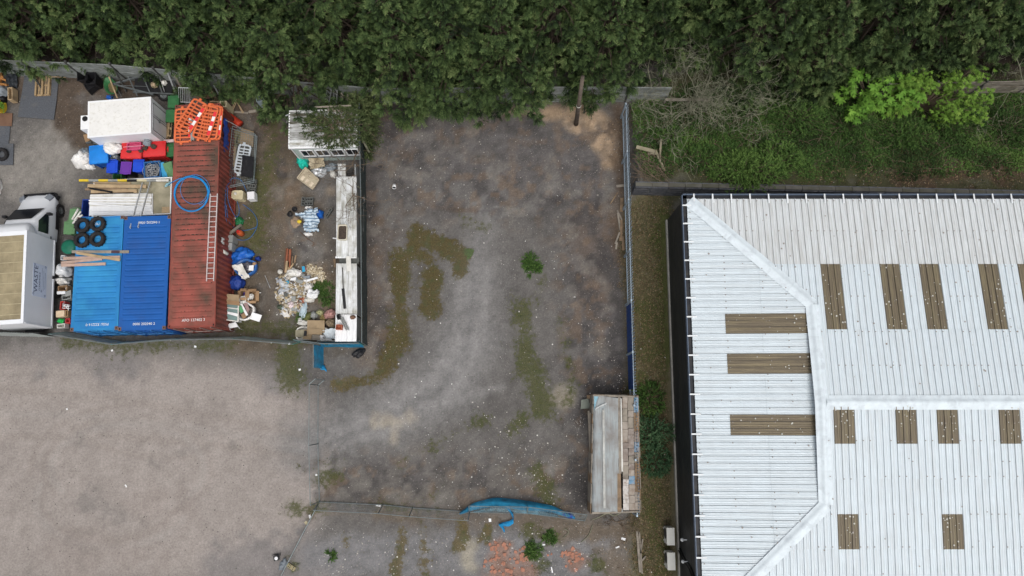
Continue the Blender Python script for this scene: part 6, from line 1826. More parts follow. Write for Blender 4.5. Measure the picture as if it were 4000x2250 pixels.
# leaning racks, ladders and planks behind the red container
def rack(name, label, p0, p1, z1, wd, mat, rungs, r0=.02, cat='rack'):
    t = ladder(label, P(*p0, .05), P(*p1, z1), wd, mat, rungs, r0=r0, name=name); t['category'] = cat; return t
t = thing('mesh_cage', 'upright grey steel barred rack at the top left corner of the red container', 'rack', P(716, 372, 0))
O = P(716, 372, 0)
for k in range(7):
    m_b = MB(); m_b.tube([P(699 + 7 * k, 398, .7) - O, P(697 + 7.5 * k, 342, 1.7) - O], .018, 5); part(t, 'bar', m_b, m_alu)
for z, yy in ((.7, 398), (1.7, 342)):
    m_b = MB(); m_b.tube([P(697, yy, z) - O, P(746, yy + 2, z) - O], .025, 5); part(t, 'rail', m_b, m_alu)
for x in (700, 744):
    m_b = MB(); m_b.tube([P(x, 390, .0) - O, P(x, 390, .75) - O], .025, 5); part(t, 'leg', m_b, m_alu)
rack('ladder', 'grey aluminium ladder leaning on the fence left of the brown plank', (768, 372), (712, 282), 1.9, .42, m_alu, 11, .025, 'ladder')
rack('ladder', 'narrow dark ladder leaning on the fence next to the brown plank', (815, 378), (776, 292), 1.9, .35, m_chassis, 10, .022, 'ladder')
for (p, q, w_, m_, z2, lab) in (((842, 392), (800, 328), .28, m_wood2, 1.2, 'broad brown plank leaning on the fence above the red container'),
                            ((878, 392), (850, 336), .1, m_chassis, 1.2, 'dark steel bar leaning right of the broad brown plank'),
                            ((868, 394), (836, 334), .07, m_alu, 1.2, 'thin grey bar leaning close to the broad brown plank'),
                            ((905, 385), (896, 345), .08, m_brn, 1.2, 'reddish brown post leaning left of the tan board'),
                            ((944, 368), (926, 310), .24, m_ply, 1.4, 'tan board leaning on the fence above the square plywood piece'),
                            ((1008, 360), (970, 285), .30, m_wood, 1.5, 'wide tan plank leaning on the fence beside the white tube'),
                            ((1032, 340), (1010, 275), .26, m_wood2, 1.6, 'orange brown plank leaning at the right end of the timber row'),
                            ((1018, 350), (992, 285), .05, m_wht, 1.5, 'white tube leaning between the tan and orange brown planks'),
                            ((690, 372), (655, 282), .09, m_alu, 1.6, 'long grey steel rail leaning at the trailer chassis end'),
                            ((712, 352), (682, 290), .15, m_wood3, 1.4, 'greyish board with hooks leaning beside the barred rack')):
    plank('leaning_plank', lab, 'plank', p, q, .05, w_, .05, m_, 'timber leaning on the fence', z2)
board('plywood_piece', 'square tan plywood piece on the ground above the tan trestle', 'board', [(923, 366, .5), (960, 364, .5), (970, 396, .1), (936, 399, .1)], 0, .03, m_ply)
board('metal_sheet', 'dark blue grey metal sheet leaning on the fence between tan boards', 'sheet', [(940, 305, 1.5), (968, 300, 1.5), (985, 342, .4), (955, 350, .4)], 0, .02, m_sheetgrey)
board('metal_sheet', 'grey panel with yellow top edge standing by the fence under the conifer', 'sheet', [(1040, 285, 1.3), (1090, 280, 1.3), (1095, 312, .3), (1050, 316, .3)], 0, .03, m_sheetgrey)
board('wood_offcut', 'small tan wooden offcut by the leaning wide plank', 'offcut', [(974, 357), (990, 348), (998, 360), (984, 368)], .2, .06, m_wood)
board('dark_board', 'dark board lying flat behind the orange barriers', 'board', [(765, 378), (815, 370), (822, 385), (770, 392)], .4, .05, m_brn)
crate('machine_box', 'pale blue grey machine casing left of the dark conifer bough', 'machine', [(996, 362), (1020, 366), (1034, 394), (1000, 396)], .8, .75, M('pale_blue_casing', (.36, .44, .48), .5, .1, 3, (.2, .22, .22), .3, 2), m_gry)
coil('hose', 'coiled grey hose on the ground below the pale machine casing', (1016, 416), 10, .1, 3, m_gry, .02, .1, 12, 7)
crate('tan_box', 'tan wooden box just above the right orange barrier stack', 'box', [(818, 394), (854, 394), (852, 408), (818, 408)], 1.2, 1.1, m_ply, m_wood2)
crate('cream_box', 'cream plastic tank standing at the top right corner of the red container', 'tank', [(859, 393), (884, 395), (882, 424), (860, 410)], 1.2, 1.1, m_cream, m_cream)
t = thing('steel_trestle', 'tan steel A-shaped trestle lying on the ground', 'trestle', P(925, 420, 0)); O = P(925, 420, 0)
for p, q in (((921, 394), (899, 437)), ((923, 400), (905, 440)), ((924, 394), (948, 443)), ((928, 402), (952, 440))):
    m_b = MB(); m_b.tube([P(*p, .35) - O, P(*q, .1) - O], .025, 5); part(t, 'leg', m_b, m_wood)
m_b = MB(); m_b.box(P(922, 393, .36) - O, (.14, .2, .06)); part(t, 'head', m_b, m_wood)
plank('plank', 'pale rotten plank on the ground right of the trestle', 'plank', (973, 438), (1004, 434), .03, .16, .06, m_wood3)
plank('plank', 'broken plank on the ground below the trestle feet', 'plank', (916, 438), (970, 442), .03, .1, .05, m_wood3)
# fallen traffic cone
t = thing('traffic_cone', 'large red orange traffic cone fallen against the red container', 'cone', P(895, 440, .3), (0, 0, 0))
a, b_ = P(872, 425, .35), P(938, 488, .3); d = (b_ - a)
q_ = d.to_track_quat('Z', 'Y'); t.rotation_euler = q_.to_euler(); t.location = a
Lc_ = d.length
mb = MB(); mb.lathe([(.05, 0), (.07, .1), (.14, Lc_ * .45), (.23, Lc_ * .92), (.24, Lc_), (.0, Lc_)], 16); part(t, 'body', mb, M('cone_red', (.5, .045, .02), .55, .2, 3, (.2, .03, .02), .3, 2), True)
mb = MB(); mb.lathe([(.1, Lc_ * .2), (.14, Lc_ * .43), (.15, Lc_ * .43), (.11, Lc_ * .2)], 16); part(t, 'sleeve', mb, M('dirty_sleeve', (.25, .09, .06), .7))
# east side of the red container: tarpaulin, mesh panels, barrier
cloth('blue_tarp', 'dark blue tarpaulin strip hanging down the red container side', 'tarpaulin', [(876, 462, 2.2), (893, 470, 1.8), (895, 614, .8), (874, 614, 1.7)], m_tarpd, .06, 6, 16, 9, 1.0)
mb = MB(); mb.tube([P(881, 468, 2.1), P(940, 500, .9)], .02, 5); solo_w('rope', 'taut pale rope from the blue tarpaulin to the mesh panels', 'rope', mb, m_alu)
t = thing('mesh_panel_stack', 'stack of steel mesh fence panels leaning beside the red container', 'fence panel', P(945, 620, 0)); O = P(945, 620, 0)
def framepanel(q, z, mat=m_steel):
    c_ = [P(x, y, zz) - O for (x, y), zz in zip(q, z)]
    m_b = MB()
    for i in range(4): m_b.tube([c_[i], c_[(i + 1) % 4]], .024, 6)
    part(t, 'frame', m_b, mat)
    m_b = MB()
    for k in range(1, 12): m_b.beam(c_[0].lerp(c_[1], k / 12), c_[3].lerp(c_[2], k / 12), .006, .006)
    for k in range(1, 22): m_b.beam(c_[0].lerp(c_[3], k / 22), c_[1].lerp(c_[2], k / 22), .006, .006)
    part(t, 'wire_mesh', m_b, mat)
framepanel([(896, 500), (1004, 532), (992, 712), (886, 735)], (.9, .55, .5, .85))
framepanel([(908, 492), (998, 525), (990, 705), (884, 730)], (1.0, .6, .55, .95))
for q, z, m_, lab in (([(912, 508), (932, 506), (922, 660), (900, 650)], .25, M('mossy_plank', (.2, .17, .09), .9, .3, 3, (.1, .11, .04), .4, 2), 'mossy plank under the steel mesh panels'),
                      ([(932, 510), (948, 512), (938, 560), (922, 560)], .25, MATS['mossy_plank'], 'short mossy plank under the steel mesh panels'),
                      ([(943, 500), (992, 515), (990, 575), (938, 562)], .3, m_ply, 'brown plywood sheet under the top of the steel mesh panels'),
                      ([(912, 572), (925, 574), (918, 655), (908, 650)], .35, m_ply, 'narrow brown board under the steel mesh panels')):
    board('old_board', lab, 'board', q, z, .04, m_, 'boards under the mesh panels')
m_gryb = M('grey_barrier', (.43, .47, .50), .55, .1, 3, (.28, .29, .28), .3, 2)
barrier('grey plastic barrier lying on the mesh panels', 948, 622, .85, -.12, .12, m_gryb, None, 1.75, .72, stripe=False)
board('television_screen', 'dark glass television panel lying beside the grey barrier', 'screen', [(948, 606), (992, 614), (988, 696), (942, 688)], .88, .05, m_dglass)
def hollow_block(label, px, py, z, rot, tilt=0.0, group='hollow grey blocks', L_=.50, W_=.22):
    t = thing('hollow_block', label, 'block', P(px, py, z), (tilt, 0, rot), group)
    m_b = MB(); h = .2
    for s in (-1, 1): m_b.box((0, s * (W_ / 2 - .025), h / 2), (L_, .05, h))
    for x in (-L_ / 2 + .025, -.06, .06, L_ / 2 - .025): m_b.box((x, 0, h / 2 - .003), (.05, W_ - .1, h - .01))
    m_b.box((0, 0, .03), (L_ - .02, W_ - .04, .04))
    part(t, 'shell', m_b, m_conc); m_b = MB()
    for x in (-.13, .0, .13): m_b.box((x, 0, .08), (.07, W_ - .11, .02))
    part(t, 'core', m_b, m_blk); return t
hollow_block('grey hollow block, top one of three below the mesh panels', 988, 711, .15, -.1)
hollow_block('grey hollow block, middle one of three below the mesh panels', 986, 730, .2, -.1)
hollow_block('grey hollow block, bottom one of three below the mesh panels', 984, 748, .15, -.12)
hollow_block('grey hollow block standing above the striped duvet, left one', 1188, 790, .05, 1.5)
hollow_block('grey hollow block above the striped duvet, upper right one', 1210, 782, .05, .05)
hollow_block('grey hollow block above the striped duvet, lower right one', 1208, 798, .05, .0)
hollow_block('grey hollow block lying aslant between the duvet and the white shed', 1287, 834, .05, 1.05, 0, L_=.62, W_=.17)
# cream tank, white box, hoses
t = thing('plastic_tank', 'cream plastic tank among the blue hoses beside the red container', 'tank', P(942, 772, 0), -.03)
mb = MB(); mb.prism([(-.32, -.2), (-.2, -.27), (.22, -.27), (.32, -.22), (.32, .2), (.22, .26), (-.2, .24), (-.32, .16)], .05, .6); part(t, 'body', mb, m_cream)
mb = MB(); mb.lathe([(.08, .6), (.08, .65), (0, .66)], 12, (-.1, .05, 0)); part(t, 'cap', mb, m_wdirty)
crate('white_carton', 'white carton next to the cream tank', 'box', [(966, 750), (992, 748), (995, 776), (966, 780)], .55, .5, m_wht, m_wht, None, .04, M('white_print', (.72, .72, .74), .6, .08, 30))
def hose(label, pts, mat=m_hosed, r0=.018, name='hose'):
    v = [Vector(p) for p in pts]; out = []
    for i in range(len(v) - 1):
        p0, p1, p2, p3 = v[max(0, i - 1)], v[i], v[i + 1], v[min(len(v) - 1, i + 2)]
        for k in range(6):
            s = k / 6
            out.append(.5 * ((2 * p1) + (-p0 + p2) * s + (2 * p0 - 5 * p1 + 4 * p2 - p3) * s * s + (-p0 + 3 * p1 - 3 * p2 + p3) * s ** 3))
    out.append(v[-1])
    mb = MB(); mb.tube([P(*q) for q in out], r0, 5); return solo_w(name, label, 'hose', mb, mat, None, True)
hose('blue hose looping widest round the orange gas bottle', [(900, 710, .9), (882, 740, 1.4), (880, 820, 1.5), (888, 880, 1.0), (905, 920, .3), (940, 938, .05), (975, 930, .05), (1000, 895, .05), (1004, 860, .05), (988, 830, .05), (965, 810, .05), (948, 798, .1)])
hose('blue hose hanging in a long loop down the red container side', [(890, 730, 1.2), (888, 770, 1.2), (900, 810, .9), (920, 846, .4), (932, 838, .3), (934, 815, .3), (926, 785, .3)])
hose('blue hose arching over the foot of the mesh panels', [(893, 712, .8), (905, 698, .8), (925, 696, .8), (945, 708, .7), (958, 735, .5), (962, 745, .3)])
hose('blue hose sagging low between the tarpaulin ties and the gas bottle', [(884, 800, 1.5), (892, 860, .9), (915, 890, .2), (950, 900, .05), (985, 894, .05), (1003, 885, .05)])
sack('green_rope', 'green rope bundle beside the blue hoses', 'rope', 938, 866, 0, .2, .22, .3, m_grass2, 71, 0, .4)
mb = MB(); mb.beam(P(887, 921, .8), P(942, 878, .1), .14, .1); solo_w('timber_post', 'old timber post leaning by the orange gas bottle', 'post', mb, m_wood3)
t = thing('gas_bottle', 'orange gas bottle inside the widest blue hose loop', 'gas bottle', P(946, 915, 0), 0)
mb = MB(); mb.lathe([(.12, .0), (.16, .04), (.16, .42), (.12, .52), (.05, .56), (.0, .56)], 16); part(t, 'body', mb, M('bottle_orange', (.48, .10, .03), .5, .15, 4), True)
mb = MB(); mb.lathe([(.09, .52), (.1, .64), (.085, .64), (.075, .54)], 12); mb.box((0, 0, .6), (.05, .05, .1)); part(t, 'valve_guard', mb, m_rbin, True)
sack('bottle_scrap', 'small white and brown bottle scrap beside the green rope', 'bottle', 915, 856, 0, .12, .1, .2, m_wdirty, 72, 0, .3)
t = thing('grey_tanks', 'block of four grey plastic tubs beside the red container', 'tub', P(910, 960, 0), -.03); 
for sx in (-1, 1):
    for sy in (-1, 1):
        mb = MB(); mb.box((sx * .145, sy * .22, .42), (.27, .41, .82), taper=.9); tb = part(t, 'tub', mb, m_gry)
        mb = MB(); mb.box((sx * .145, sy * .22, .84), (.25, .38, .03)); part(tb, 'lid', mb, m_gry if sy > 0 else M('lighter_grey', (.33, .345, .345), .6, .08, 3))
mb = MB(); mb.tube([P(866, 978, 1.6), P(888, 992, 1.2)], .09, 10); solo_w('paper_roll', 'grey white roll at the red container wall below the grey tubs', 'roll', mb, m_wdirty, None, True)
cloth('white_strip', 'torn white plastic strip on the red container wall', 'plastic', [(866, 930, 1.9), (880, 934, 1.4), (874, 968, 1.4), (868, 965, 1.7)], m_bagw, .06, 6, 8, 13)
# blue bags and cardboard
sack('blue_bag', 'bright blue plastic sheet heap below the grey tubs', 'bag', 945, 1003, 0, .62, .42, .5, m_tarpb, 81, .3, .3)
t = thing('bulk_bag', 'open blue and white bulk bag full of rubbish', 'bag', P(972, 1052, 0), .25)
rg = []
for s, z in ((.85, 0), (1.0, .35), (1.02, .6), (.9, .62), (.78, .35)):
    rg.append([Vector((math.cos(a) * .62 * s * (1 + .07 * math.sin(a * 5)), math.sin(a) * .46 * s * (1 + .08 * math.cos(a * 4)), z + .06 * math.sin(a * 3))) for a in [2 * math.pi * k / 20 for k in range(20)]])
mb = loft(rg); part(t, 'bag_wall', mb, M('blue_bag_weave', (.03, .12, .36), .6, .25, 3, (.4, .42, .45), .3, 1.5), True)
mb = MB(); mb.blob((0, 0, .15), (.5, .36, .25), 82, .3); part(t, 'rubbish', mb, M('dark_rubbish', (.06, .06, .08), .8, .5, 8, (.5, .48, .45), .35, 7), True)
cloth('white_flap', 'dirty white flap folded out of the blue bulk bag', 'flap', [(902, 1036, .7), (945, 1030, .7), (975, 1085, .6), (955, 1094, .5)], m_wdirty, .08, 8, 8, 15)
board('white_board', 'small white board in the blue bulk bag', 'board', [(973, 1038), (992, 1036), (990, 1058), (972, 1056)], .66, .03, m_wht)
sack('brown_scrap', 'brown paper scrap in the blue bulk bag', 'paper', 995, 1030, .55, .1, .09, .14, m_card, 83, 0, .3)
sack('blue_bag', 'dark blue bag below the bulk bag against the red container', 'bag', 928, 1106, 0, .42, .38, .6, m_tarpd, 84, .1, .28)
sack('blue_bag', 'blue strap handle heap at the right of the bulk bag', 'bag', 1012, 1013, 0, .14, .12, .4, m_tarpd, 85, .1, .3)
def carton(label, c4, zt, h, mat=m_card, fill=None, name='cardboard_box'):
    t = crate(name, label, 'box', c4, zt, h, mat, fill or mat, None, .02)
    c, rot, w, l = frame2(c4, zt)
    for s in (-1, 1):
        mb = MB(); mb.box((s * (w / 2 + .07), 0, h - .03), (.15, l * .96, .012), 0, 0, s * .5); part(t, 'flap', mb, mat)
        mb = MB(); mb.box((0, s * (l / 2 + .06), h - .03), (w * .96, .13, .012), 0, -s * .5, 0); part(t, 'flap', mb, mat)
    return t
carton('open cardboard box with a white pot below the blue bags', [(966, 1135), (1000, 1137), (1000, 1178), (964, 1174)], .6, .5)
sack('white_pot', 'white and brown scraps inside the open cardboard box', 'rubbish', 982, 1160, .25, .16, .16, .25, m_wdirty, 86, 0, .35)
carton('small carton with purple packets left of the open cardboard box', [(938, 1134), (962, 1135), (962, 1164), (936, 1163)], .6, .5, m_card, M('purple_packets', (.06, .03, .2), .5, .4, 12))
carton('small white carton below the purple packets', [(936, 1163), (960, 1165), (962, 1176), (936, 1176)], .58, .5, m_wdirty, m_blk)
plank('pole', 'short pale pole end right of the open cardboard box', 'pole', (1003, 1144), (1020, 1144), .3, .05, .05, m_wdirty)
board('brown_board', 'large brown hardboard sheet above the glass cabinet', 'board', [(870, 1147, .9), (935, 1152, .8), (935, 1180, .8), (868, 1172, .9)], 0, .03, m_ply)
board('brown_board', 'second brown board overlapping the glass cabinet top', 'board', [(869, 1172, .95), (936, 1178, .85), (936, 1194, .85), (868, 1186, .95)], 0, .03, m_card)
t = thing('glass_cabinet', 'white framed glass cabinet lying beside the red container', 'cabinet', P(900, 1222, 0)); O = P(900, 1222, 0)
cc = [P(864, 1172, .9) - O, P(932, 1180, .75) - O, P(930, 1256, .75) - O, P(862, 1246, .9) - O]
mb = MB()
for i in range(4): mb.beam(cc[i], cc[(i + 1) % 4], .06, .05)
mb.beam(cc[0].lerp(cc[3], .36), cc[1].lerp(cc[2], .36), .05, .05); part(t, 'frame', mb, m_wdirty)
mb = MB(); mb.slab([c_ - Vector((0, 0, .03)) for c_ in cc], .02); part(t, 'glass', mb, m_glass)
mb = MB(); mb.slab([c_ - Vector((0, 0, .5)) for c_ in cc], .05); part(t, 'back', mb, m_gry)
mb = MB(); mb.slab([cc[0].lerp(cc[1], .4).lerp(cc[3], .55), cc[1].lerp(cc[2], .6), cc[1].lerp(cc[2], .75), cc[0].lerp(cc[1], .4).lerp(cc[3], .66)], .02); part(t, 'shelf', mb, m_wht)
t = thing('bulk_bag', 'open white bulk bag with boards and a green box inside', 'bag', P(968, 1220, 0), .1)
rg = []
for s, z in ((.85, 0), (1.0, .35), (1.02, .62), (.88, .62), (.75, .3)):
    rg.append([Vector((math.cos(a) * .55 * s * (1 + .07 * math.sin(a * 5)), math.sin(a) * .5 * s * (1 + .06 * math.cos(a * 4)), z + .05 * math.sin(a * 3))) for a in [2 * math.pi * k / 20 for k in range(20)]])
part(t, 'bag_wall', loft(rg), m_bagw, True)
mb = MB(); mb.blob((0, 0, .05), (.45, .4, .2), 88, .3); part(t, 'rubbish', mb, M('mixed_rubbish', (.12, .1, .09), .8, .5, 8, (.45, .42, .38), .4, 7), True)
plank('white_board', 'white board standing diagonally in the white bulk bag', 'board', (942, 1188), (966, 1232), .65, .12, .03, m_wht)
board('green_box', 'green flat box in the white bulk bag', 'box', [(932, 1200), (944, 1192), (954, 1216), (942, 1224)], .62, .06, M('green_card', (.1, .32, .14), .6))
board('pinkish_sheet', 'pinkish sheet in the white bulk bag', 'sheet', [(952, 1186), (966, 1182), (976, 1210), (968, 1224)], .6, .04, M('pinkish_sheet', (.3, .2, .19), .7))
board('cardboard_piece', 'brown card piece in the white bulk bag', 'card', [(942, 1230), (958, 1220), (964, 1238), (950, 1246)], .6, .04, m_card)
board('white_tray', 'square white lid leaning on the white bulk bag', 'lid', [(986, 1220, .6), (1024, 1232, .45), (1014, 1258, .3), (976, 1246, .45)], 0, .04, m_wht)
t = thing('panel_stand', 'white framed panel standing on thin legs by the mesh fence', 'frame', P(910, 1272, 0)); O = P(910, 1272, 0)
cc = [P(887, 1264, .6) - O, P(919, 1256, .6) - O, P(936, 1284, .6) - O, P(900, 1290, .6) - O]
mb = MB(); mb.slab([cc[0].lerp(cc[3], .08), cc[1].lerp(cc[2], .08), cc[1].lerp(cc[2], .72), cc[0].lerp(cc[3], .72)], .03); part(t, 'panel', mb, m_wht)
for i in (1, 3):
    mb = MB(); mb.beam(cc[i], cc[(i + 1) % 4], .03, .03); part(t, 'side_bar', mb, m_alu)
for c_ in cc:
    mb = MB(); mb.tube([c_, Vector((c_.x, c_.y, .02))], .015, 5); part(t, 'leg', mb, m_alu)
mb = MB(); mb.tube([P(1035, 1076, .03), P(1056, 1126, .03)], .015, 5); solo_w('rod', 'thin pale rod lying on the grass left of the rubble heap', 'rod', mb, m_alu)

# ------------------------------------------------------------------ cabin with mossy roof
CZ = 2.45
c, rot, w, l = frame2([(1133, 432), (1392, 436), (1390, 576), (1131, 566)], CZ)
cb = thing('site_cabin', 'pale green site cabin with a mossy ribbed roof and windows facing the heap', 'cabin', c, rot)
w2, l2 = w / 2, l / 2
for s, nm in ((-1, 'front_wall'), (1, 'back_wall')):
    mb = MB(); mb.box((0, s * (l2 - .08), CZ / 2), (w - .1, .08, CZ - .1))
    n = 9
    for k in range(n): mb.box((-w2 + .15 + (w - .3) * k / (n - 1), s * (l2 - .03), CZ / 2), (.05, .03, CZ - .12))
    part(cb, nm, mb, m_cabin)
    mb = MB(); mb.box((s * (w2 - .08), 0, CZ / 2), (.08, l - .24, CZ - .1)); part(cb, 'end_wall', mb, m_cabin)
for k in range(4):
    x = -w2 + .75 + .82 * k
    mb = MB(); mb.box((x, -l2 - .0, 1.5), (.68, .05, .85)); wf = part(cb, 'window', mb, m_win)
    mb = MB()
    for sx in (-1, 1): mb.box((x + sx * .34, -l2 - .03, 1.5), (.07, .05, .95))
    for sz in (-1, 1): mb.box((x, -l2 - .027, 1.5 + sz * .45), (.75, .05, .07))
    mb.box((x, -l2 - .03, 1.5), (.03, .03, .85)); part(wf, 'window_frame', mb, m_wht)
    mb = MB(); mb.box((x, -l2 - .06, .98), (.8, .1, .05)); part(wf, 'sill', mb, m_chassis)
n = 14
for k in range(n):
    y0 = -l2 - .06 + (l + .12) * k / n; y1 = -l2 - .06 + (l + .12) * (k + 1) / n
    pr = [(y0, 0), (y0 + (y1 - y0) * .25, 0), (y0 + (y1 - y0) * .38, .045), (y0 + (y1 - y0) * .62, .045), (y0 + (y1 - y0) * .75, 0), (y1, 0)]
    mb = MB(); mb.grid([[Vector((x, y, CZ + z + .01 * math.sin(k * 2.1))) for y, z in pr] for x in (-w2 - .05, w2 + .05)]); mb.f = [f for f in mb.f]
    part(cb, 'roof_sheet', mb, m_mossroof if k > 2 else m_shedroof)
mb = MB()
for s in (-1, 1): mb.box((0, s * (l2 + .05), CZ - .06), (w + .1, .06, .14)); 
mb.box((-w2 - .03, 0, CZ - .055), (.06, l, .13)); mb.box((w2 + .03, 0, CZ - .055), (.06, l, .13)); part(cb, 'eaves_trim', mb, m_wht)
mb = MB(); mb.box((-w2 - .02, -l2 + .1, 1.1), (.06, .14, 2.2)); part(cb, 'corner_post', mb, m_wht)
# dry creeper with moss over the cabin roof
fm, sm_ = leaf_shrub(950, 1.75, 1.05, .4, 12000, .085, .05, .45, .35)
t = thing('creeper', 'loose green creeper sprawling over the right half of the cabin roof', 'climbing plant', P(1315, 500, CZ), 0); part(t, 'foliage', fm, m_ivy, kind='stuff'); part(t, 'stems', sm_, m_twig2)
lm, tm = bare_tree(990, 2.6, 1, 4, 5, .04, .1)
t = thing('dry_climber', 'dry leafless climber over the white shed roof below the cabin', 'climbing plant', P(1385, 640, 1.6), 0); part(t, 'stems', lm, m_twig2); part(t, 'twigs', tm, m_twig2, kind='stuff')
lm, tm = bare_tree(991, 2.2, 1, 4, 4, .035, .05)
t = thing('dry_climber', 'dry twigs trailing over the upper white shed roof panel', 'climbing plant', P(1375, 760, 2.0), 0); part(t, 'stems', lm, m_twig2); part(t, 'twigs', tm, m_twig2, kind='stuff')
hose('thick cut mossy branch lying against the plot side of the corner bush', [(1395, 520, 1.8), (1420, 555, 1.2), (1440, 590, .5), (1455, 605, .15)], m_twig, .07, 'branch')
hose('broken branch hanging on the fence beside the white pipe', [(1398, 728, 1.8), (1412, 742, 1.2), (1422, 762, .6), (1428, 780, .15)], m_twig, .035, 'branch')
mb = MB(); mb.tube([P(1421, 770, .9), P(1419, 905, .9)], .03, 6); solo_w('white_pipe', 'thin white pipe standing along the plot side of the long white shed fence', 'pipe', mb, m_wht)
# ladders and boards behind the cabin
rack('ladder', 'weathered aluminium ladder lying on the fence behind the cabin, left of two', (1272, 424), (1288, 338), 1.9, .36, m_alu, 6, .025, 'ladder')
rack('ladder', 'weathered aluminium ladder lying on the fence behind the cabin, right of two', (1305, 424), (1312, 345), 1.9, .3, m_alu, 6, .025, 'ladder')
for (x, lab) in ((1333, 'narrow grey board leaning behind the cabin beside the ladders'), (1352, 'wide grey board leaning behind the cabin at the plot corner')):
    plank('leaning_plank', lab, 'plank', (x, 424), (x + 4, 368), .3, .22, .04, m_wood3, 'boards behind the cabin', 1.6)
plank('timber', 'grey flaky timber along the back edge of the cabin roof', 'timber', (1230, 420), (1372, 414), CZ + .05, .08, .06, m_wood3)
plank('timber', 'wider grey timber along the back of the cabin roof, nearest the plot', 'timber', (1280, 430), (1392, 436), CZ + .05, .16, .05, m_wood3)
mb = MB(); mb.beam(P(1116, 452, 2.2), P(1133, 446, 2.3), .06, .05); mb.beam(P(1120, 478, 1.2), P(1128, 452, 2.2), .05, .05); solo_w('bracket', 'grey steel bracket sticking out from the left end of the cabin', 'bracket', mb, m_alu)

# ------------------------------------------------------------------ heap beside the cabin
sack('teal_tarp', 'bright teal tarpaulin bundle at the corner of the cabin', 'tarpaulin', 1188, 634, 0, .32, .38, .5, m_tealtarp, 91, .2, .3)
cloth('mattress', 'stained beige mattress against the cabin wall', 'mattress', [(1204, 622, .6), (1262, 612, .7), (1270, 650, .55), (1214, 664, .5)], M('stained_beige', (.44, .38, .27), .9, .15, 3, (.22, .17, .1), .45, 2), .06, 10, 8, 17)
sack('foil_bag', 'crumpled silver white sheeting below the beige mattress', 'sheeting', 1250, 676, 0, .42, .32, .5, m_foil, 92, .3, .36)
t = thing('upturned_sofa', 'upturned beige plastic sofa frame with three recesses', 'sofa', P(1202, 698, 0)); O = P(1202, 698, 0)
cc = [P(1162, 696, .35) - O, P(1194, 655, .5) - O, P(1246, 702, .5) - O, P(1222, 740, .35) - O]
mb = MB(); mb.slab(cc, .12); part(t, 'shell', mb, M('beige_plastic', (.40, .345, .25), .7, .1, 3, (.25, .2, .13), .3, 2))
for i in range(4):
    mb = MB(); mb.beam(cc[i] + Vector((0, 0, .02)), cc[(i + 1) % 4] + Vector((0, 0, .02)), .06, .1); part(t, 'rim', mb, MATS['beige_plastic'])
for k in range(3):
    a = cc[0].lerp(cc[3], .14 + .28 * k); b_ = cc[0].lerp(cc[3], .30 + .28 * k); up_ = (cc[1] - cc[0]) * .42
    mb = MB(); mb.slab([p + Vector((0, 0, .02)) for p in (a + up_ * .1, b_ + up_ * .1, b_ + up_, a + up_)], .03); part(t, 'recess', mb, M('pale_recess', (.58, .50, .38), .7, .12, 3, (.3, .2, .13), .35, 4))
sack('grey_scrap', 'mossy pale stone bag right of the silver sheeting', 'bag', 1302, 682, 0, .16, .22, .2, m_wdirty, 93, .5, .3)
sack('dark_scrap', 'dark sheet in the shade below the cabin windows', 'sheet', 1292, 655, 0, .35, .2, .25, m_sheetgrey, 94, .3, .3)
# striped duvet
def striped():
    m = bpy.data.materials.new('striped_fabric'); m.use_nodes = True
    nt = m.node_tree; b = nt.nodes['Principled BSDF']; L = nt.links.new
    tc = nt.nodes.new('ShaderNodeTexCoord'); w_ = nt.nodes.new('ShaderNodeTexWave'); w_.bands_direction = 'Y'; w_.inputs['Scale'].default_value = 1.7; w_.inputs['Distortion'].default_value = 2.2; w_.inputs['Detail'].default_value = 1
    L(tc.outputs['Object'], w_.inputs['Vector'])
    cr = nt.nodes.new('ShaderNodeValToRGB'); els = cr.color_ramp.elements
    for p, c_ in ((.0, (.12, .17, .24)), (.25, (.22, .36, .5)), (.5, (.6, .66, .7)), (.8, (.5, .6, .68))):
        e = els.new(p); e.color = (*c_, 1)
    els.remove(els[0]); els.remove(els[-1])
    L(w_.outputs['Fac'], cr.inputs[0]); L(cr.outputs[0], b.inputs['Base Color']); b.inputs['Roughness'].default_value = .9
    return m
m_str = striped()
cloth('striped_duvet', 'blue and white striped duvet heaped in the middle of the yard', 'duvet', [(1196, 822, .35), (1240, 816, .45), (1242, 892, .4), (1190, 895, .25)], m_str, .16, 18, 16, 21, .9)
cloth('striped_duvet', 'crumpled left corner of the striped duvet', 'duvet', [(1158, 838, .15), (1200, 826, .35), (1206, 880, .3), (1180, 850, .2)], m_str, .12, 12, 10, 22, 1.2)
cloth('striped_duvet', 'trailing lower corner of the striped duvet', 'duvet', [(1185, 880, .2), (1230, 876, .3), (1252, 902, .12), (1200, 908, .08)], m_str, .1, 12, 10, 23, 1.2)
sack('white_cloth', 'white cloth scrap above the striped duvet', 'cloth', 1208, 815, .05, .2, .1, .3, m_bagw, 95, 0, .35)
sack('white_cloth', 'white plastic scrap below the striped duvet', 'plastic', 1204, 915, .0, .22, .1, .16, m_bagw, 96, 0, .4)
sack('blue_bag', 'bright blue bag right of the striped duvet', 'bag', 1252, 840, 0, .2, .24, .45, m_tarpb, 97, 0, .25)
sack('brown_cloth', 'brownish rag left of the striped duvet', 'cloth', 1155, 868, 0, .25, .28, .14, M('brown_rag', (.27, .2, .14), .9, .25, 5), 98, .3, .4)
sack('yellow_cloth', 'small yellow cloth beside the striped duvet', 'cloth', 1170, 866, .12, .12, .1, .12, m_yel, 99, 0, .2)
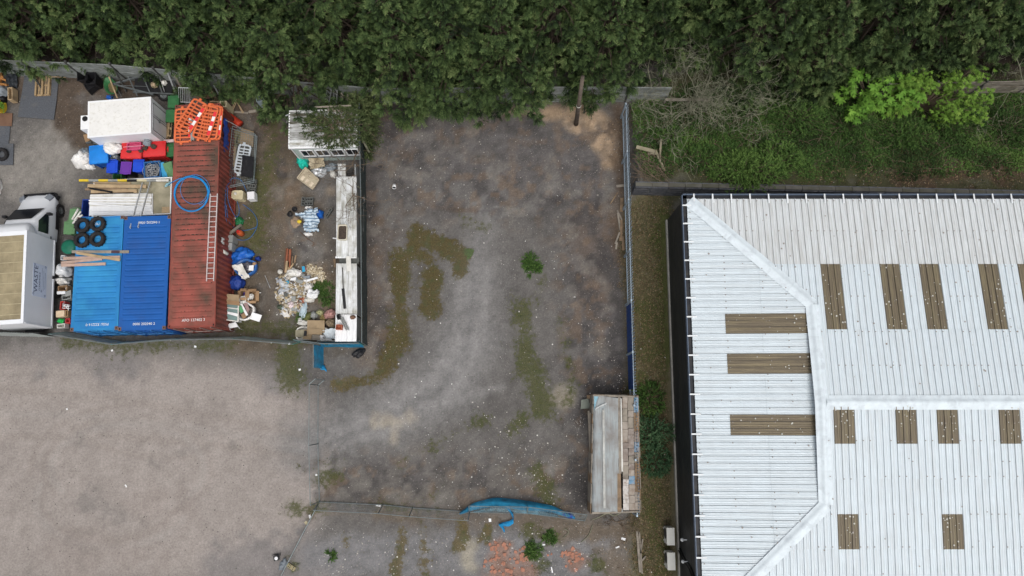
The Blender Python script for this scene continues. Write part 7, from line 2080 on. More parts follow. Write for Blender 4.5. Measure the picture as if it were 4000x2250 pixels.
def pot(label, px, py, tilt):
    t = thing('plant_pot', label, 'pot', P(px, py, .02), (tilt, tilt * .4, 0), 'black pots by the duvet')
    m_b = MB(); m_b.lathe([(.0, .02), (.1, .0), (.14, .24), (.155, .25), (.155, .27), (.13, .27), (.1, .03), (0, .03)], 16); part(t, 'body', m_b, m_blk, True)
pot('black plant pot fallen over left of the duvet', 1133, 830, .7); pot('upright black plant pot between the fallen one and the duvet', 1155, 820, .1)
hose('rusty bent bar on the soil below the duvet', [(1170, 905, .04), (1195, 928, .04), (1226, 950, .04), (1218, 962, .04)], m_brn, .014, 'bar')
mb = MB(); mb.tube([P(1232, 905, .2), P(1226, 938, .03)], .02, 5); solo_w('stick', 'grey wooden stick below the duvet corner', 'stick', mb, m_wood3)
# timber stack above the rubble heap
for (p, q, w_, z, m_, lab) in (((1117, 970), (1110, 1080), .05, .05, m_brn, 'thin red brown batten at the left of the timber stack'),
                           ((1124, 972), (1120, 1022), .1, .12, M('red_brown_timber', (.25, .085, .045), .8, .15, 4), 'red brown board at the top left of the timber stack'),
                           ((1134, 974), (1131, 1045), .12, .16, MATS['red_brown_timber'], 'widest red brown board of the timber stack'),
                           ((1122, 1020), (1117, 1066), .12, .18, m_wood, 'tan board lying on the lower part of the timber stack'),
                           ((1130, 1022), (1126, 1060), .05, .16, m_wood, 'narrow tan batten next to the tan board on the timber stack'),
                           ((1147, 1030), (1130, 1055), .08, .2, m_wood, 'tan batten lying aslant on the timber stack'),
                           ((1144, 1002), (1141, 1030), .08, .06, m_wood2, 'short brown batten right of the timber stack'),
                           ((1157, 998), (1151, 1028), .09, .05, m_wood2, 'short tan brown board farthest right of the timber stack')):
    plank('timber', lab, 'timber', p, q, z, w_, .06, m_, 'timber stack by the rubble heap')

# ------------------------------------------------------------------ rubble heap: uncountable bits plus single larger pieces
def heap_stuff(name, label, items, n, s0, s1, ramp, seed, zmax):
    r = np.random.default_rng(seed)
    X, Y = [], []
    ex = [(x, y, rr0) for x, y, rr0 in items]
    for k in range(n):
        x, y, rr0 = ex[r.integers(0, len(ex))]; a = r.uniform(0, 6.28); q = rr0 * r.random() ** .6
        p = P(x + q * math.cos(a), y + q * math.sin(a)); X.append((p.x, p.y, zmax * (1 - q / rr0) * r.uniform(.5, 1)))
    X = np.array(X); m_ = len(X)
    bx = np.array([(-1, -1, -1), (1, -1, -1), (1, 1, -1), (-1, 1, -1), (-1, -1, 1), (1, -1, 1), (1, 1, 1), (-1, 1, 1)]) * .5
    fs = np.array([(4, 5, 6, 7), (0, 1, 5, 4), (1, 2, 6, 5), (2, 3, 7, 6), (3, 0, 4, 7)])
    V = []
    for k in range(m_):
        s = r.uniform(s0, s1); m3 = np.array(Euler((r.normal(0, .4), r.normal(0, .4), r.uniform(0, 6.28))).to_matrix())
        V.append((bx * r.uniform(.75, 1.1, (8, 3)) * np.array([s * r.uniform(1, 2.4), s, s * r.uniform(.25, .7)])) @ m3.T + X[k] + np.array([0, 0, s * .25]))
    V = np.array(V).reshape(-1, 3); F = ((np.arange(m_) * 8)[:, None, None] + fs[None]).reshape(-1, 4)
    return stuff(name, npmesh(name, V, F, np.repeat(r.random(m_), 8)), Mattr(name + '_mix', ramp, nvar=.05), label, 'rubble')
heap_stuff('rubble', 'heap of pale broken plaster, wood and plastic bits', [(1120, 1105, 40), (1160, 1110, 40), (1150, 1150, 50), (1115, 1150, 40), (1200, 1100, 30), (1130, 1200, 40), (1170, 1190, 34), (1195, 1150, 30)], 1100, .04, .14,
           [(0, (.12, .1, .085)), (.2, (.34, .27, .16)), (.45, (.46, .38, .25)), (.7, (.56, .53, .48)), (.88, (.68, .67, .65)), (1, (.3, .34, .4))], 5, .4)
heap_stuff('cream_rubble', 'scatter of cream stone chips right of the rubble heap', [(1225, 1055, 26), (1240, 1065, 26), (1210, 1050, 20), (1255, 1080, 20)], 260, .03, .09, [(0, (.3, .24, .15)), (.5, (.52, .44, .31)), (1, (.66, .6, .48))], 6, .06)
heap_stuff('brick_rubble', 'patch of broken orange brick at the foot of the rubble heap', [(1178, 1180, 20), (1170, 1190, 16), (1190, 1172, 12)], 130, .05, .13, [(0, (.25, .08, .045)), (.6, (.42, .15, .085)), (1, (.52, .24, .15))], 7, .3)
RB = [(1147, 1066, .35, .22, .25, m_wdirty, 'grey white plastic sheet at the top of the rubble heap'), (1166, 1070, .2, .14, .2, m_bagw, 'white plastic sack next to the pink packet'),
      (1188, 1050, .12, .12, .2, M('pink_packet', (.6, .25, .3), .6, .3, 10), 'pink and white packet on the rubble heap'), (1185, 1077, .16, .1, .15, m_gry, 'grey plastic lump on the rubble heap'),
      (1110, 1105, .3, .22, .2, M('clear_plastic', (.42, .45, .48), .4, .25, 4, (.6, .6, .6), .4, 3), 'clear plastic sheet with a blue print at the left of the rubble heap'), (1110, 1140, .3, .26, .2, MATS['clear_plastic'], 'lower clear plastic bag at the left of the rubble heap'),
      (1207, 1120, .16, .16, .3, m_bagw, 'white bag with a dark hole, uppermost right of the rubble heap'), (1216, 1150, .3, .18, .3, m_wht, 'white bag spreading right of the rubble heap, middle one'), (1232, 1152, .16, .28, .35, m_wht, 'white plastic sheet at the right edge of the rubble heap'),
      (1208, 1172, .28, .14, .25, m_wdirty, 'dirty white bag below the other white bags of the heap'), (1138, 1193, .18, .18, .25, M('pink_white_print', (.66, .56, .58), .6, .3, 9), 'round white and pink packet at the bottom of the rubble heap'),
      (1186, 1212, .45, .17, .12, M('pale_blue_plastic', (.4, .5, .56), .5, .2, 4), 'pale blue plastic sheet along the bottom of the rubble heap'), (1120, 1222, .24, .2, .12, m_bagw, 'cream plastic bits at the lower left of the rubble heap'),
      (1095, 1200, .16, .12, .22, M('dark_green_bag', (.07, .09, .06), .6, .4, 6), 'dark green bag at the lower left of the rubble heap'), (1095, 1062, .12, .12, .14, m_wdirty, 'pale block left of the timber stack foot'),
      (1190, 1103, .12, .1, .1, m_wood, 'tan lump in the centre of the rubble heap')]
for i, (px, py, rx, ry, h, m_, lab) in enumerate(RB):
    sack('plastic_bag', lab, 'rubbish', px, py, .12, rx, ry, h, m_, 400 + i, i * .7, .34, 'larger pieces of the rubble heap')
for q, z, m_, lab in (([(1136, 1087), (1157, 1083), (1155, 1095), (1133, 1096)], .4, m_wht, 'small white panel near the top of the rubble heap'), ([(1157, 1090), (1186, 1096), (1180, 1109), (1154, 1102)], .38, m_gry, 'pale grey panel beside the small white one on the heap'),
                    ([(1196, 1094), (1240, 1081), (1243, 1088), (1200, 1101)], .36, m_wht, 'long white plastic strip on the rubble heap'), ([(1185, 1080), (1212, 1076), (1210, 1092), (1182, 1096)], .3, m_sheetgrey, 'dark grey slate piece under the long white strip'),
                    ([(1141, 1157), (1156, 1158), (1153, 1178), (1137, 1174)], .4, m_gry, 'grey board piece above the round pink packet'), ([(1108, 1146), (1123, 1144), (1125, 1158), (1110, 1160)], .42, m_conc, 'dark grey square piece on the clear plastic bag'),
                    ([(1136, 1202), (1158, 1196), (1160, 1212), (1138, 1216)], .25, m_gry, 'grey panel below the round pink packet')):
    board('broken_sheet', lab, 'sheet', q, z, .03, m_, 'flat pieces on the rubble heap')
board('blue_label', 'blue printed scrap on the clear plastic sheet', 'scrap', [(1113, 1098), (1127, 1096), (1129, 1106), (1117, 1109)], .32, .02, M('cyan_print', (.03, .3, .5), .5))
board('blue_label', 'blue and white printed packet at the top right of the rubble heap', 'packet', [(1180, 1042), (1190, 1040), (1194, 1060), (1182, 1063)], .4, .05, MATS['cyan_print'])

# ------------------------------------------------------------------ plywood and tub heap in the corner
t = thing('bath_tub', 'white rounded tub end holding boards in the corner heap', 'tub', P(1190, 1302, 0)); 
c_ = P(1190, 1302, .4); t.location = (c_.x, c_.y, 0)
pts = [(-.42, .28), (-.5, .1), (-.5, -.15), (-.4, -.33), (1.2, -.36), (1.2, .3), (-.2, .38)]
mb = MB(); outer = [Vector((x, y, .4)) for x, y in pts]; inner = [Vector((x * .92 + .02, y * .88, .4)) for x, y in pts]; low = [Vector((x * .85 + .03, y * .8, .1)) for x, y in pts]; bot = [Vector((x * .95, y * .95, 0)) for x, y in pts]
n = len(pts); mb.add(bot + outer + inner + low, [(i, (i + 1) % n, n + (i + 1) % n, n + i) for i in range(n)] + [(n + i, n + (i + 1) % n, 2 * n + (i + 1) % n, 2 * n + i) for i in range(n)] + [(2 * n + i, 2 * n + (i + 1) % n, 3 * n + (i + 1) % n, 3 * n + i) for i in range(n)] + [tuple(3 * n + i for i in range(n))])
part(t, 'shell', mb, m_wdirty)
for q, z, m_, lab in (([(1155, 1290), (1190, 1287), (1186, 1318), (1154, 1316)], .42, m_ply2, 'greenish square board in the rounded tub'), ([(1186, 1288), (1222, 1288), (1218, 1327), (1182, 1324)], .4, m_ply, 'ochre board right of the greenish one in the tub'),
                    ([(1218, 1309), (1252, 1309), (1250, 1329), (1216, 1328)], .4, m_wood3, 'grey square board in the lower right of the tub'),
                    ([(1201, 1251), (1268, 1252), (1268, 1300), (1200, 1296)], .55, m_ply, 'large square plywood sheet in the corner heap'), ([(1206, 1282), (1260, 1286), (1258, 1308), (1205, 1306)], .6, m_ply, 'lower plywood sheet overlapping the large one')):
    board('plywood', lab, 'board', q, z, .03, m_, 'boards in the corner heap')
board('dark_tray', 'small dark tray in the rounded tub', 'tray', [(1189, 1292), (1199, 1292), (1198, 1312), (1187, 1313)], .47, .04, m_blk)
cloth('white_sheet', 'white plastic sheet with a blue tint beside the plywood', 'sheet', [(1262, 1288, .5), (1310, 1283, .6), (1310, 1326, .4), (1272, 1322, .4)], M('bluish_white_sheet', (.6, .66, .7), .6, .1, 3), .06, 10, 8, 31)
cloth('white_sheet', 'torn white sheet with a black loop by the mesh fence', 'sheet', [(1252, 1308, .45), (1280, 1310, .5), (1300, 1330, .3), (1250, 1331, .3)], m_wht, .05, 10, 8, 32)
hose('black cord loop on the torn white sheet', [(1263, 1318, .55), (1268, 1312, .56), (1270, 1319, .56), (1264, 1322, .56), (1261, 1318, .55)], m_blk, .012, 'cord')
for i, (px, py, rx, ry, h, m_, lab) in enumerate(((1186, 1262, .3, .14, .3, m_wdirty, 'flattened white bottle left of the plywood sheet'), (1173, 1250, .14, .1, .2, m_wdirty, 'small white scrap above the flattened bottle'), (1228, 1232, .22, .16, .25, m_gry, 'grey white folded sheet above the plywood sheet'),
                                               (1252, 1222, .18, .15, .3, M('olive_bag', (.3, .3, .16), .7, .3, 4), 'olive plastic bag in the corner heap'), (1290, 1228, .3, .22, .35, M('dusky_pink_bag', (.4, .22, .2), .8, .3, 4), 'dusky pink bundle against the white shed'), (1262, 1246, .2, .14, .22, M('ochre_bag', (.32, .25, .1), .8, .3, 4), 'ochre bag below the olive one'),
                                               (1292, 1262, .24, .2, .3, M('brown_bag', (.27, .21, .14), .8, .35, 5), 'brown clear bag against the white shed'), (1282, 1280, .25, .12, .15, m_soil, 'dark soil pile between the plywood and the white shed'), (1205, 1240, .3, .14, .18, M('moss_green_bag', (.13, .14, .05), .9, .3, 5), 'mossy green sack above the plywood sheet'))):
    sack('rubbish_bag', lab, 'bag', px, py, .05, rx, ry, h, m_, 500 + i, i * .9, .34, 'bags in the corner heap')

# ------------------------------------------------------------------ long white ribbed shed along the plot fence
sh = thing('lean_to_shed', 'long narrow shed with white ribbed roof sheets along the plot fence', 'shed', P(1350, 1000, 0)); O = P(1350, 1000, 0)
SZ = 1.7
def roof_run(q, z, m_, n, name='roof_sheet', lift=0):
    nw, ne, se, sw = [P(x, y, z) - O for x, y in q]
    for k in range(n):
        a0, a1 = nw.lerp(ne, k / n), nw.lerp(ne, (k + 1) / n); b0, b1 = sw.lerp(se, k / n), sw.lerp(se, (k + 1) / n)
        pr = [(0, 0), (.12, 0), (.2, .035), (.32, .035), (.4, 0), (.62, 0), (.7, .012), (.8, 0), (1, 0)]
        m_b = MB(); m_b.grid([[A.lerp(B, u) + Vector((0, 0, h + lift + .006 * (k % 2))) for u, h in pr] for A, B in ((a0, a1), (b0, b1))])
        part(sh, name, m_b, m_)
roof_run([(1314, 690), (1392, 690), (1394, 1006), (1313, 1006)], SZ, m_shedroof, 4)
roof_run([(1314, 1030), (1394, 1030), (1396, 1226), (1312, 1226)], SZ, m_shedroof, 4, lift=.04)
roof_run([(1311, 1228), (1394, 1228), (1392, 1334), (1309, 1334)], SZ - .15, m_wht, 4)
roof_run([(1318, 640), (1350, 640), (1350, 690), (1318, 690)], SZ - .1, m_shedroof, 2)
mb = MB(); mb.box(P(1364, 1018, SZ - .3) - O, (1.05, .36, .05)); part(sh, 'gutter_gap', mb, m_conc)
mb = MB(); mb.slab([P(x, y, SZ + .12) - O for x, y in ((1351, 1000), (1370, 1000), (1372, 1060), (1354, 1060))], .03); part(sh, 'cover_strip', mb, m_wdirty)
mb = MB(); mb.slab([P(x, y, SZ + .005) - O for x, y in ((1310, 1002), (1392, 1002), (1392, 1008), (1310, 1008))], .08); part(sh, 'edge_trim', mb, m_wht)
for (xa, ya, xb, yb, z) in ((1316, 642, 1315, 1004, SZ - .1), (1315, 1032, 1313, 1224, SZ - .05), (1312, 1232, 1310, 1332, SZ - .2)):
    for k in (0, 1):
        off = Vector((.03 if k == 0 else .98, 0, 0))
        a, b_ = P(xa, ya, z) - O, P(xb, yb, z) - O
        mb = MB(); mb.add([Vector((a.x, a.y, 0)) + off, Vector((b_.x, b_.y, 0)) + off, b_ + off, a + off, Vector((a.x, a.y, 0)) + off + Vector((.04, 0, 0)), Vector((b_.x, b_.y, 0)) + off + Vector((.04, 0, 0)), b_ + off + Vector((.04, 0, 0)), a + off + Vector((.04, 0, 0))], [(0, 1, 2, 3), (7, 6, 5, 4), (0, 4, 5, 1), (1, 5, 6, 2), (2, 6, 7, 3), (3, 7, 4, 0)])
        part(sh, 'side_wall', mb, m_shedw)
t = thing('sink', 'beige butler sink filled with soil on the white shed roof', 'sink', P(1341, 912, SZ + .05), 0)
rg = []
for s, z in ((.9, 0), (1.0, .28), (.86, .28), (.8, .12)):
    rg.append([Vector((x * s, y * s, z)) for x, y in rr(.52, .88, .1, 3)])
part(t, 'basin', loft(rg), M('beige_ceramic', (.56, .52, .42), .4, .08, 3), True)
mb = MB(); mb.add([Vector((x * .8, y * .82, .2)) for x, y in rr(.52, .88, .1, 3)], [tuple(range(16))]); part(t, 'soil', mb, m_soil)
plank('black_plank', 'black charred plank on the lower white shed roof', 'plank', (1340, 1128), (1348, 1206), SZ + .1, .14, .05, m_blk)
plank('dark_strip', 'narrow dark strip above the charred plank on the white shed roof', 'strip', (1338, 1045), (1341, 1128), SZ + .1, .05, .03, M('flaking_black', (.06, .055, .05), .8, .4, 8))
crate('black_box', 'small black box at the top of the lowest white shed roof', 'box', [(1313, 1229), (1326, 1228), (1330, 1244), (1317, 1248)], SZ + .12, .25, m_blk, m_blk)
crate('terracotta_trough', 'terracotta planter trough at the left edge of the lowest white shed roof', 'planter', [(1312, 1267), (1336, 1268), (1334, 1288), (1311, 1286)], SZ + .15, .28, m_terra, m_terra, None, .03)
sack('brown_scrap', 'rusty brown scrap at the upper right of the lowest white shed roof', 'scrap', 1378, 1240, SZ - .1, .14, .1, .12, m_brn, 120, 0, .3)
t = thing('block_row', 'row of seven grey spacer blocks lying aslant on the lowest white shed roof', 'blocks', P(1340, 1263, SZ - .1)); O2 = P(1340, 1263, SZ - .1)
for k in range(8):
    p = P(1335 + 3.2 * k, 1242 + 6.4 * k, SZ - .05) - O2
    mb = MB(); mb.box(p + Vector((0, 0, .05)), (.19, .05, .1), .42); part(t, 'block', mb, m_gry)
for s in (-1, 1):
    mb = MB(); a = P(1335 + 5 * s, 1240, SZ - .05) - O2; b_ = P(1358 + 5 * s, 1290, SZ - .05) - O2; mb.beam(a, b_, .03, .04); part(t, 'strap', mb, m_conc)
board('wooden_plank', 'rust brown plank leaning on the side of the white shed', 'plank', [(1303, 1012), (1311, 1012), (1312, 1046), (1305, 1044)], .5, .04, m_wood2)
mb = MB(); mb.beam(P(1300, 930, .4), P(1314, 932, .4), .06, .05); solo_w('white_bracket', 'small white bracket on the side of the white shed', 'bracket', mb, m_wht)
sack('black_sack', 'black plastic bag on the plot just inside the boundary step', 'bag', 1403, 1380, 0, .33, .2, .25, m_blk, 130, .5, .35)

# ------------------------------------------------------------------ plot: pole, debris, the long grey shed
a, b_ = P(2250, 486, 0), P(2276, 300, 5.3)
t = thing('timber_pole', 'weathered round timber pole standing on the sandy corner of the plot', 'pole', a)
mb = MB(); mb.tube([Vector((0, 0, 0)), (b_ - a) * .5, b_ - a], [.13, .115, .1], 10); part(t, 'shaft', mb, M('pole_wood', (.13, .105, .085), .9, .25, 5, (.06, .05, .04), .4, 2), True)
mb = MB(); mb.lathe([(.135, .0), (.135, .06), (.12, .06)], 10, (b_ - a) * .42); part(t, 'band', mb, m_wdirty)
t = thing('bucket', 'small white bucket lying on the upper left of the plot', 'bucket', P(1540, 727, .1), (1.2, 0, 0))
mb = MB(); mb.lathe([(0, -.12), (.09, -.12), (.12, .12), (.105, .12), (.08, -.1), (0, -.1)], 14); part(t, 'body', mb, m_wht, True)
mb = MB(); mb.lathe([(.1, .1), (0, .1)], 14); part(t, 'opening', mb, m_blk)
r_ = random.Random(44)
for k, (px, py, l_, a_, w_) in enumerate(((2432, 725, .7, .1, .14), (2428, 800, .8, 1.5, .16), (2418, 865, 1.0, 1.7, .1), (2426, 900, 1.2, 1.5, .14), (2412, 930, .7, 1.2, .09), (2434, 950, .8, 1.6, .13), (2420, 840, .6, 2.0, .08), (2398, 775, .8, 1.0, .06), (2408, 960, .4, 1.4, .1))):
    p = P(px, py, .06); d = Vector((math.cos(a_), math.sin(a_), .02)) * l_ / 2
    mb = MB(); mb.beam(p - d, p + d, w_, .05)
    solo_w('rotten_timber', ('short rotten timber crossing the palisade foot at the retaining wall', 'upright rotten timber by the palisade, below the wall end', 'long thin rotten timber in the palisade debris', 'broad rotten timber, longest in the palisade debris', 'split brown timber left of the longest one', 'lowest broad rotten timber along the palisade', 'small split lath beside the broad timbers', 'thin lath farthest from the palisade', 'short block at the lower end of the palisade debris')[k], 'timber', mb, m_wood2 if k % 2 else m_wood3, 'rotten timbers along the palisade')
for k, (p, q, w_, lab) in enumerate((((2485, 575), (2560, 594), .2, 'mossy timber board fallen on the bank beside the palisade, longest one'), ((2530, 602), (2562, 602), .1, 'short pale board under the crossed timbers on the bank'), ((2560, 588), (2596, 670), .12, 'pale timber lying down the bank, crossing the others'), ((2582, 545), (2576, 622), .1, 'grey timber post lying on the bank right of the crossed boards'))):
    plank('fallen_timber', lab, 'timber', p, q, 1.15, w_, .08, M('mossy_timber', (.27, .24, .17), .9, .25, 4, (.14, .14, .07), .4, 2), 'fallen timbers on the bank', 1.15)
# long shed with tarpaulin and panels at the lower right of the plot
GZ_ = 1.75
gs = thing('tarpaulin_shed', 'long low shed with a grey tarpaulin roof and patched boards beside the palisade', 'shed', P(2400, 1775, 0)); O = P(2400, 1775, 0)
m_tarpg = M('grey_tarp', (.34, .375, .385), .7, .16, 2.6, (.23, .22, .21), .6, 1.3, streak=((.22, .21, .195), 1, .7), bump=.4, bscale=9)
def sq(q, z): return [P(x, y, z) - O for x, y in q]
walls = sq([(2318, 1540), (2494, 1545), (2504, 1995), (2308, 2008)], GZ_ - .1)
for i in range(4):
    a, b_ = walls[i], walls[(i + 1) % 4]
    n = max(3, int((b_ - a).length / .5))
    for k in range(n):
        p, q = a.lerp(b_, k / n), a.lerp(b_, (k + .97) / n)
        mb = MB(); mb.beam(Vector((p.x, p.y, .8)), Vector((q.x, q.y, .8)), .04 + .01 * (k % 2), 1.5 + .1 * (k % 3)); part(gs, 'wall_board', mb, m_wood3 if k % 3 else m_wood2)
# tarpaulin: long sheet with a ridge bar under it
nu, nv = 40, 14; rows = []
r_ = random.Random(6)
for i in range(nu + 1):
    v = i / nu
    row = []
    xl = 2318 - 8 * v + (14 * max(0, 1 - v * 9) if v < .11 else 0) + r_.uniform(-2, 2); xr = 2414 + 4 * v + r_.uniform(-1.5, 1.5)
    if v > .96: xr += 14
    for j in range(nv + 1):
        u = j / nv
        x = xl + (xr - xl) * u; y = 1545 + 455 * v + 10 * u * (1 if v < .1 else 0)
        h = GZ_ + .03 + .10 * math.exp(-((u - .48) / .05) ** 2) + .03 * math.exp(-((u - .12) / .05) ** 2) - .22 * max(0, .08 - u) / .08 - .03 * math.sin(u * 12)
        h += .05 * (vnoise(np.array([u * 7]), np.array([v * 16.]), 4)[0] - .5) + .04 * (vnoise(np.array([u * 19]), np.array([v * 7.]), 8)[0] - .5)
        row.append(P(x, y, h) - O)
    rows.append(row)
mb = MB(); mb.grid(rows); part(gs, 'tarpaulin', mb, m_tarpg, True)
mb = MB(); fl = [[P(2324 + 46 * u + 3 * math.sin(v * 5), 1598 - 26 * u ** .7 + 7 * v, GZ_ + .12 + .06 * math.sin(v * 3.1)) - O for v in (0, .5, 1)] for u in [k / 10 for k in range(11)]]; mb.grid(fl); part(gs, 'tarpaulin_fold', mb, M('tarp_fold', (.55, .57, .56), .7, .12, 3), True)
mb = MB(); mb.slab(sq([(2320, 1545), (2342, 1543), (2332, 1602), (2322, 1606)], GZ_ - .02), .04); part(gs, 'roof_panel', mb, M('faded_blue_board', (.22, .42, .52), .7, .2, 4, (.4, .45, .46), .4, 3), label='faded blue board showing at the top left corner')
for (q, m_, lab) in (([(2414, 1552), (2424, 1552), (2428, 1850), (2417, 1850)], m_wood3, 'weathered grey plank beside the tarpaulin'), ([(2422, 1556), (2428, 1556), (2434, 1842), (2428, 1842)], m_wdirty, 'flaking white batten beside the weathered plank'), ([(2412, 1850), (2425, 1850), (2428, 2000), (2412, 2000)], m_wood2, 'dark rotten plank below the weathered one')):
    mb = MB(); mb.slab(sq(q, GZ_ + .06), .05); part(gs, 'roof_plank', mb, m_, label=lab)
m_tile1 = M('old_panel_brown', (.225, .185, .16), .85, .2, 4, (.36, .33, .3), .4, 2.5); m_tile2 = M('old_panel_buff', (.33, .29, .25), .85, .15, 4, (.2, .14, .1), .4, 2.5); m_bluep = M('flaking_blue', (.16, .3, .44), .7, .2, 4, (.34, .27, .22), .5, 4); m_tilew = M('flaking_white', (.55, .52, .49), .8, .15, 4, (.26, .2, .16), .5, 5)
r_ = random.Random(17)
for j in range(3):
    y = 1552
    while y < 1990:
        st = r_.choice([16, 22, 26, 30, 44, 52]) if j < 2 else r_.choice([40, 60, 75])
        ye = min(1994, y + st); f0 = (y - 1552) / 442
        if ye > 1975: ye = 1994
        xs = [2430 + 5 * f0, 2452 + 6 * f0, 2476 + 6 * f0, 2494 + 7 * f0]
        m_ = r_.choice([m_tile1, m_tile1, m_tile2, m_tile2, m_wood3]) if j < 2 else r_.choice([m_wood3, m_tile1, m_bluep, m_wood2])
        if 1850 < y < 1885: m_ = m_bluep if j else m_tilew
        elif y >= 1885: m_ = m_tilew if j == 0 else m_tile2
        mb = MB(); mb.slab(sq([(xs[j] + r_.uniform(-1, 2), y), (xs[j + 1] - 1 + r_.uniform(-1, 1), y), (xs[j + 1] - 1, ye - 1), (xs[j], ye - 1)], GZ_ + r_.uniform(-.05, .03)), .05); part(gs, 'roof_panel', mb, m_)
        y = ye
mb = MB(); mb.slab(sq([(2353, 1600), (2361, 1600), (2366, 1985), (2357, 1985)], GZ_ + .16), .06); part(gs, 'ridge_strip', mb, M('pale_ridge', (.46, .47, .45), .75, .15, 3, (.26, .25, .22), .45, 2))
for (q, lab) in (([(2316, 1541), (2494, 1547), (2494, 1553), (2316, 1548)], 'top edge timber'), ([(2312, 2000), (2502, 1996), (2502, 2002), (2312, 2008)], 'bottom edge timber')):
    mb = MB(); mb.slab(sq(q, GZ_ + .02), .06); part(gs, 'edge_timber', mb, m_wood3)
for (p, q) in (((2297, 1605), (2306, 1795)), ((2302, 1800), (2308, 1990)), ((2304, 1612), (2310, 1780))):
    a, b_ = P(*p, .5), P(*q, .5)
    plank('leaning_board', {1605: 'outer weathered board along the upper left side of the long grey shed', 1800: 'outer weathered board along the lower left side of the long grey shed', 1612: 'inner weathered board along the upper left side of the long grey shed'}[p[1]], 'board', p, q, .55, .08, .3, m_wood3, 'boards beside the long grey shed')
board('paving_slab', 'greenish square paving slab at the top left of the long grey shed', 'slab', [(2270, 1562), (2298, 1557), (2304, 1582), (2300, 1596), (2268, 1597)], .15, .06, M('mossy_slab', (.19, .21, .18), .9, .12, 4))
board('tan_board', 'tan board stub at the top left corner of the long grey shed', 'board', [(2292, 1543), (2316, 1543), (2316, 1557), (2292, 1557)], .3, .05, m_wood2)
hose('pale dead branch lying across the lower end of the long grey shed', [(2312, 2030, .8), (2340, 2020, 1.1), (2362, 2008, 1.3), (2380, 2006, 1.3), (2400, 2014, 1.2), (2430, 2000, 1.2), (2450, 1990, 1.1)], m_twig, .03, 'branch')
lm, tm = bare_tree(995, 1.6, 1, 4, 5, .03, .15)
t = thing('dead_brush', 'dry brush at the lower end of the long grey shed', 'shrub', P(2420, 2045, .05), 0); part(t, 'stems', lm, m_twig2); part(t, 'twigs', tm, m_twig2, kind='stuff')
hose('forked pale branch below the long grey shed', [(2315, 2050, .05), (2305, 2080, .05), (2292, 2100, .05), (2270, 2118, .04)], m_twig, .022, 'branch')
hose('thin bent stick left of the forked branch', [(2205, 2065, .05), (2222, 2078, .05), (2200, 2100, .05)], m_twig, .02, 'branch')
for (p, q, w_, lab) in (((2488, 2075), (2500, 2235), .12, 'long grey rail lying below the palisade end'), ((2497, 2080), (2508, 2240), .07, 'second thin grey rail lying below the palisade end'), ((2510, 2105), (2502, 2160), .07, 'tan stake right of the grey rails, upper one'), ((2522, 2172), (2506, 2190), .07, 'tan stake right of the grey rails, lower one')):
    plank('fallen_rail', lab, 'rail', p, q, .05, w_, .07, m_wood3 if 'grey' in lab else m_wood, 'rails below the palisade')

# ------------------------------------------------------------------ lower plot: tile scatter, lamp, block, scraps
r_ = random.Random(21)
m_tile = M('broken_terracotta', (.36, .17, .115), .85, .2, 6, (.26, .13, .09), .3, 3)
tile_me = []
for k in range(6):
    a0 = r_.random() * 6; nn = r_.choice([3, 4, 4, 5])
    mb = MB(); mb.prism([(math.cos(a0 + 6.283 * i / nn) * r_.uniform(.08, .16), math.sin(a0 + 6.283 * i / nn) * r_.uniform(.08, .16)) for i in range(nn)], 0, .02)
    tile_me.append(mb.mesh('broken_tile'))
spots = [(1945, 2130), (1935, 2120), (1920, 2145), (1940, 2170), (1950, 2180), (1935, 2185), (2015, 2155), (2030, 2150), (2035, 2170), (2020, 2195), (2045, 2190), (2055, 2180), (2140, 2168), (2155, 2165), (2255, 2185), (2235, 2175), (2225, 2160)]
for k in range(90):
    if k < len(spots): x, y = spots[k]
    else:
        cx, cy, s_ = r_.choice([(1945, 2150, 22), (1940, 2200, 30), (2030, 2170, 24), (1990, 2235, 34), (2030, 2235, 22), (2245, 2185, 20), (2220, 2165, 14)])
        x, y = r_.gauss(cx, s_), r_.gauss(cy, s_ * .8)
    o = link('broken_tile', tile_me[k % 6], m_tile); o.location = P(x, y, .012 + .02 * r_.random()); o.rotation_euler = (r_.gauss(0, .12), r_.gauss(0, .12), r_.random() * 6.28)
    s_ = r_.uniform(.5, 1.15); o.scale = (s_, s_, 1)
    tag(o, 'broken terracotta floor tile in the scatter on the lower plot', 'tile', 'broken terracotta tiles')
t = thing('floodlight', 'black floodlight with white lens lying beside the mesh panel run', 'lamp', P(1084, 2178, 0), .2)
mb = MB(); mb.box((0, 0, .12), (.26, .24, .22), taper=.8); part(t, 'housing', mb, m_blk)
mb = MB(); mb.lathe([(.09, .235), (.0, .25)], 12); part(t, 'lens', mb, m_wht)
mb = MB(); mb.tube([(-.16, .06, .1), (-.2, .2, .12), (.24, .16, .12), (.14, .05, .1)], .02, 5); part(t, 'bracket', mb, m_blk)
t = thing('fence_block', 'yellowish concrete fence foot with square holes by the mesh panel run', 'fence foot', P(1140, 2213, 0), -.55)
mb = MB(); mb.box((0, 0, .07), (.46, .2, .13)); part(t, 'block', mb, M('yellow_concrete', (.31, .27, .16), .9, .15, 5))
mb = MB()
for x in (-.14, -.05, .13):
    for y in (-.045, .045): mb.box((x, y, .137), (.05, .05, .006))
part(t, 'socket', mb, m_blk)
sack('dark_scrap', 'dark blue grey sack at the foot of the mesh panel run', 'bag', 1108, 2205, 0, .16, .28, .2, m_sheetgrey, 140, -.4, .35)
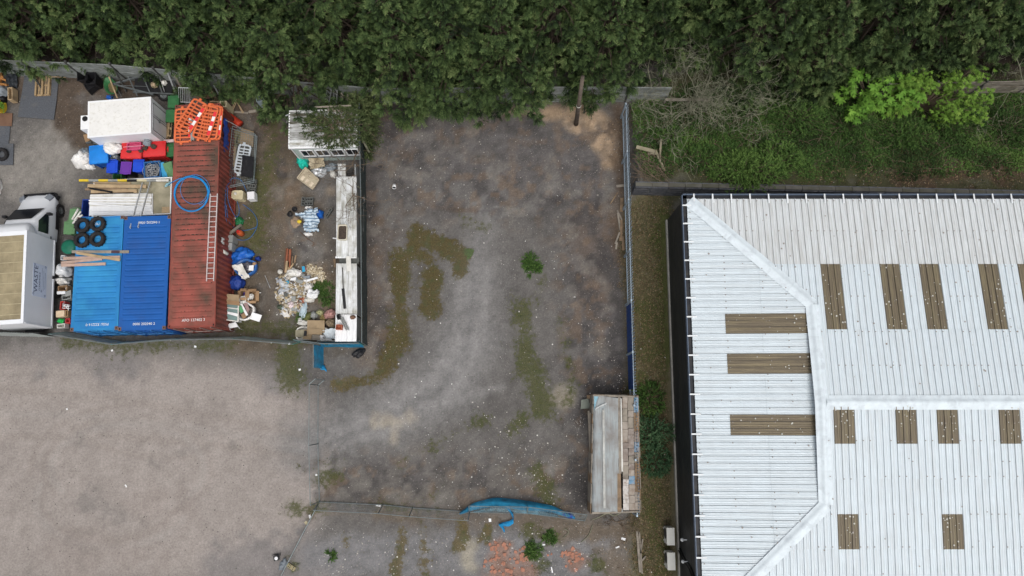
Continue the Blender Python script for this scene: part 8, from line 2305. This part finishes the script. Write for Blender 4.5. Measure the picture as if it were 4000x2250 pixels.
for (px, py, w_, l_, a_, lab) in ((1211, 2018, .1, .2, .3, 'white rectangular scrap in the top of the mesh panel run'), (1196, 2042, .14, .17, .8, 'cream stone slab in the mesh panel run'), (1914, 2032, .13, .17, .1, 'white paper scrap left of the blue netting tail'), (1478, 1975, .25, .08, -.2, 'long white scrap at the lower plot fence'), (2122, 2128, .2, .09, 0, 'white brick shaped scrap above the brown tiles'), (2156, 2226, .06, .3, .2, 'white plastic strip at the bottom edge of the plot'), (2248, 2226, .05, .2, .6, 'thin white strip near the bottom right of the plot'), (2412, 2137, .2, .08, .3, 'white curved scrap below the long grey shed'), (2435, 2105, .22, .12, -.3, 'crumpled white paper above the curved scrap'), (1236, 1855, .1, .1, 0, 'small pale blue scrap by the left plot gate'), (1171, 1444, .12, .1, .2, 'white scrap on the mossy patch outside the plot'), (438, 1369, .1, .1, .4, 'white scrap on the car park below the light blue container'), (763, 1354, .12, .1, -.3, 'white scrap on the car park below the red container'), (492, 1898, .06, .16, .6, 'white scrap alone on the open car park'), (262, 1598, .08, .1, .2, 'white scrap at the left of the open car park'), (1130, 1343, .1, .08, .2, 'pale scrap beside the teal post')):
    p = P(px, py, .02); mb = MB(); rows = []
    for i in range(4): rows.append([Vector(((i / 3 - .5) * w_, (j / 3 - .5) * l_, .015 + .02 * math.sin(i * 2.1 + j * 1.7 + px))) for j in range(4)])
    mb.grid(rows); mb.grid([[q - Vector((0, 0, .012)) for q in r0[::-1]] for r0 in rows])
    solo('paper_scrap', lab, 'litter', mb, m_wht if 'cream' not in lab else m_cream, p, a_, 'white litter', True)
# small white litter that nobody could count
r = np.random.default_rng(5)
X, Y = [], []
for (cx, cy, s_, n) in ((1760, 1800, 260, 120), (2050, 1870, 130, 90), (1900, 2080, 260, 120), (1600, 850, 220, 70), (2150, 1000, 160, 60), (1150, 950, 110, 60), (1000, 700, 60, 30), (700, 1450, 320, 40), (1250, 2060, 60, 40), (2260, 1650, 30, 50)):
    for k in range(int(n * .6)):
        p = P(cx + r.normal(0, s_ * .6), cy + r.normal(0, s_ * .5))
        if p.x < 6.2 and not (-25 < p.x < -15 and 3.5 < p.y < 17.5): X.append(p.x); Y.append(p.y)
v, tn = flakes(np.array(X), np.array(Y), r, .012, .034, .03)
stuff('litter', npmesh('litter', v, np.arange(len(v)).reshape(-1, 4), tn), Mattr('litter_white', [(0, (.5, .47, .42)), (1, (.8, .8, .8))], nvar=.05), 'small white plastic and paper litter over the plot', 'litter')
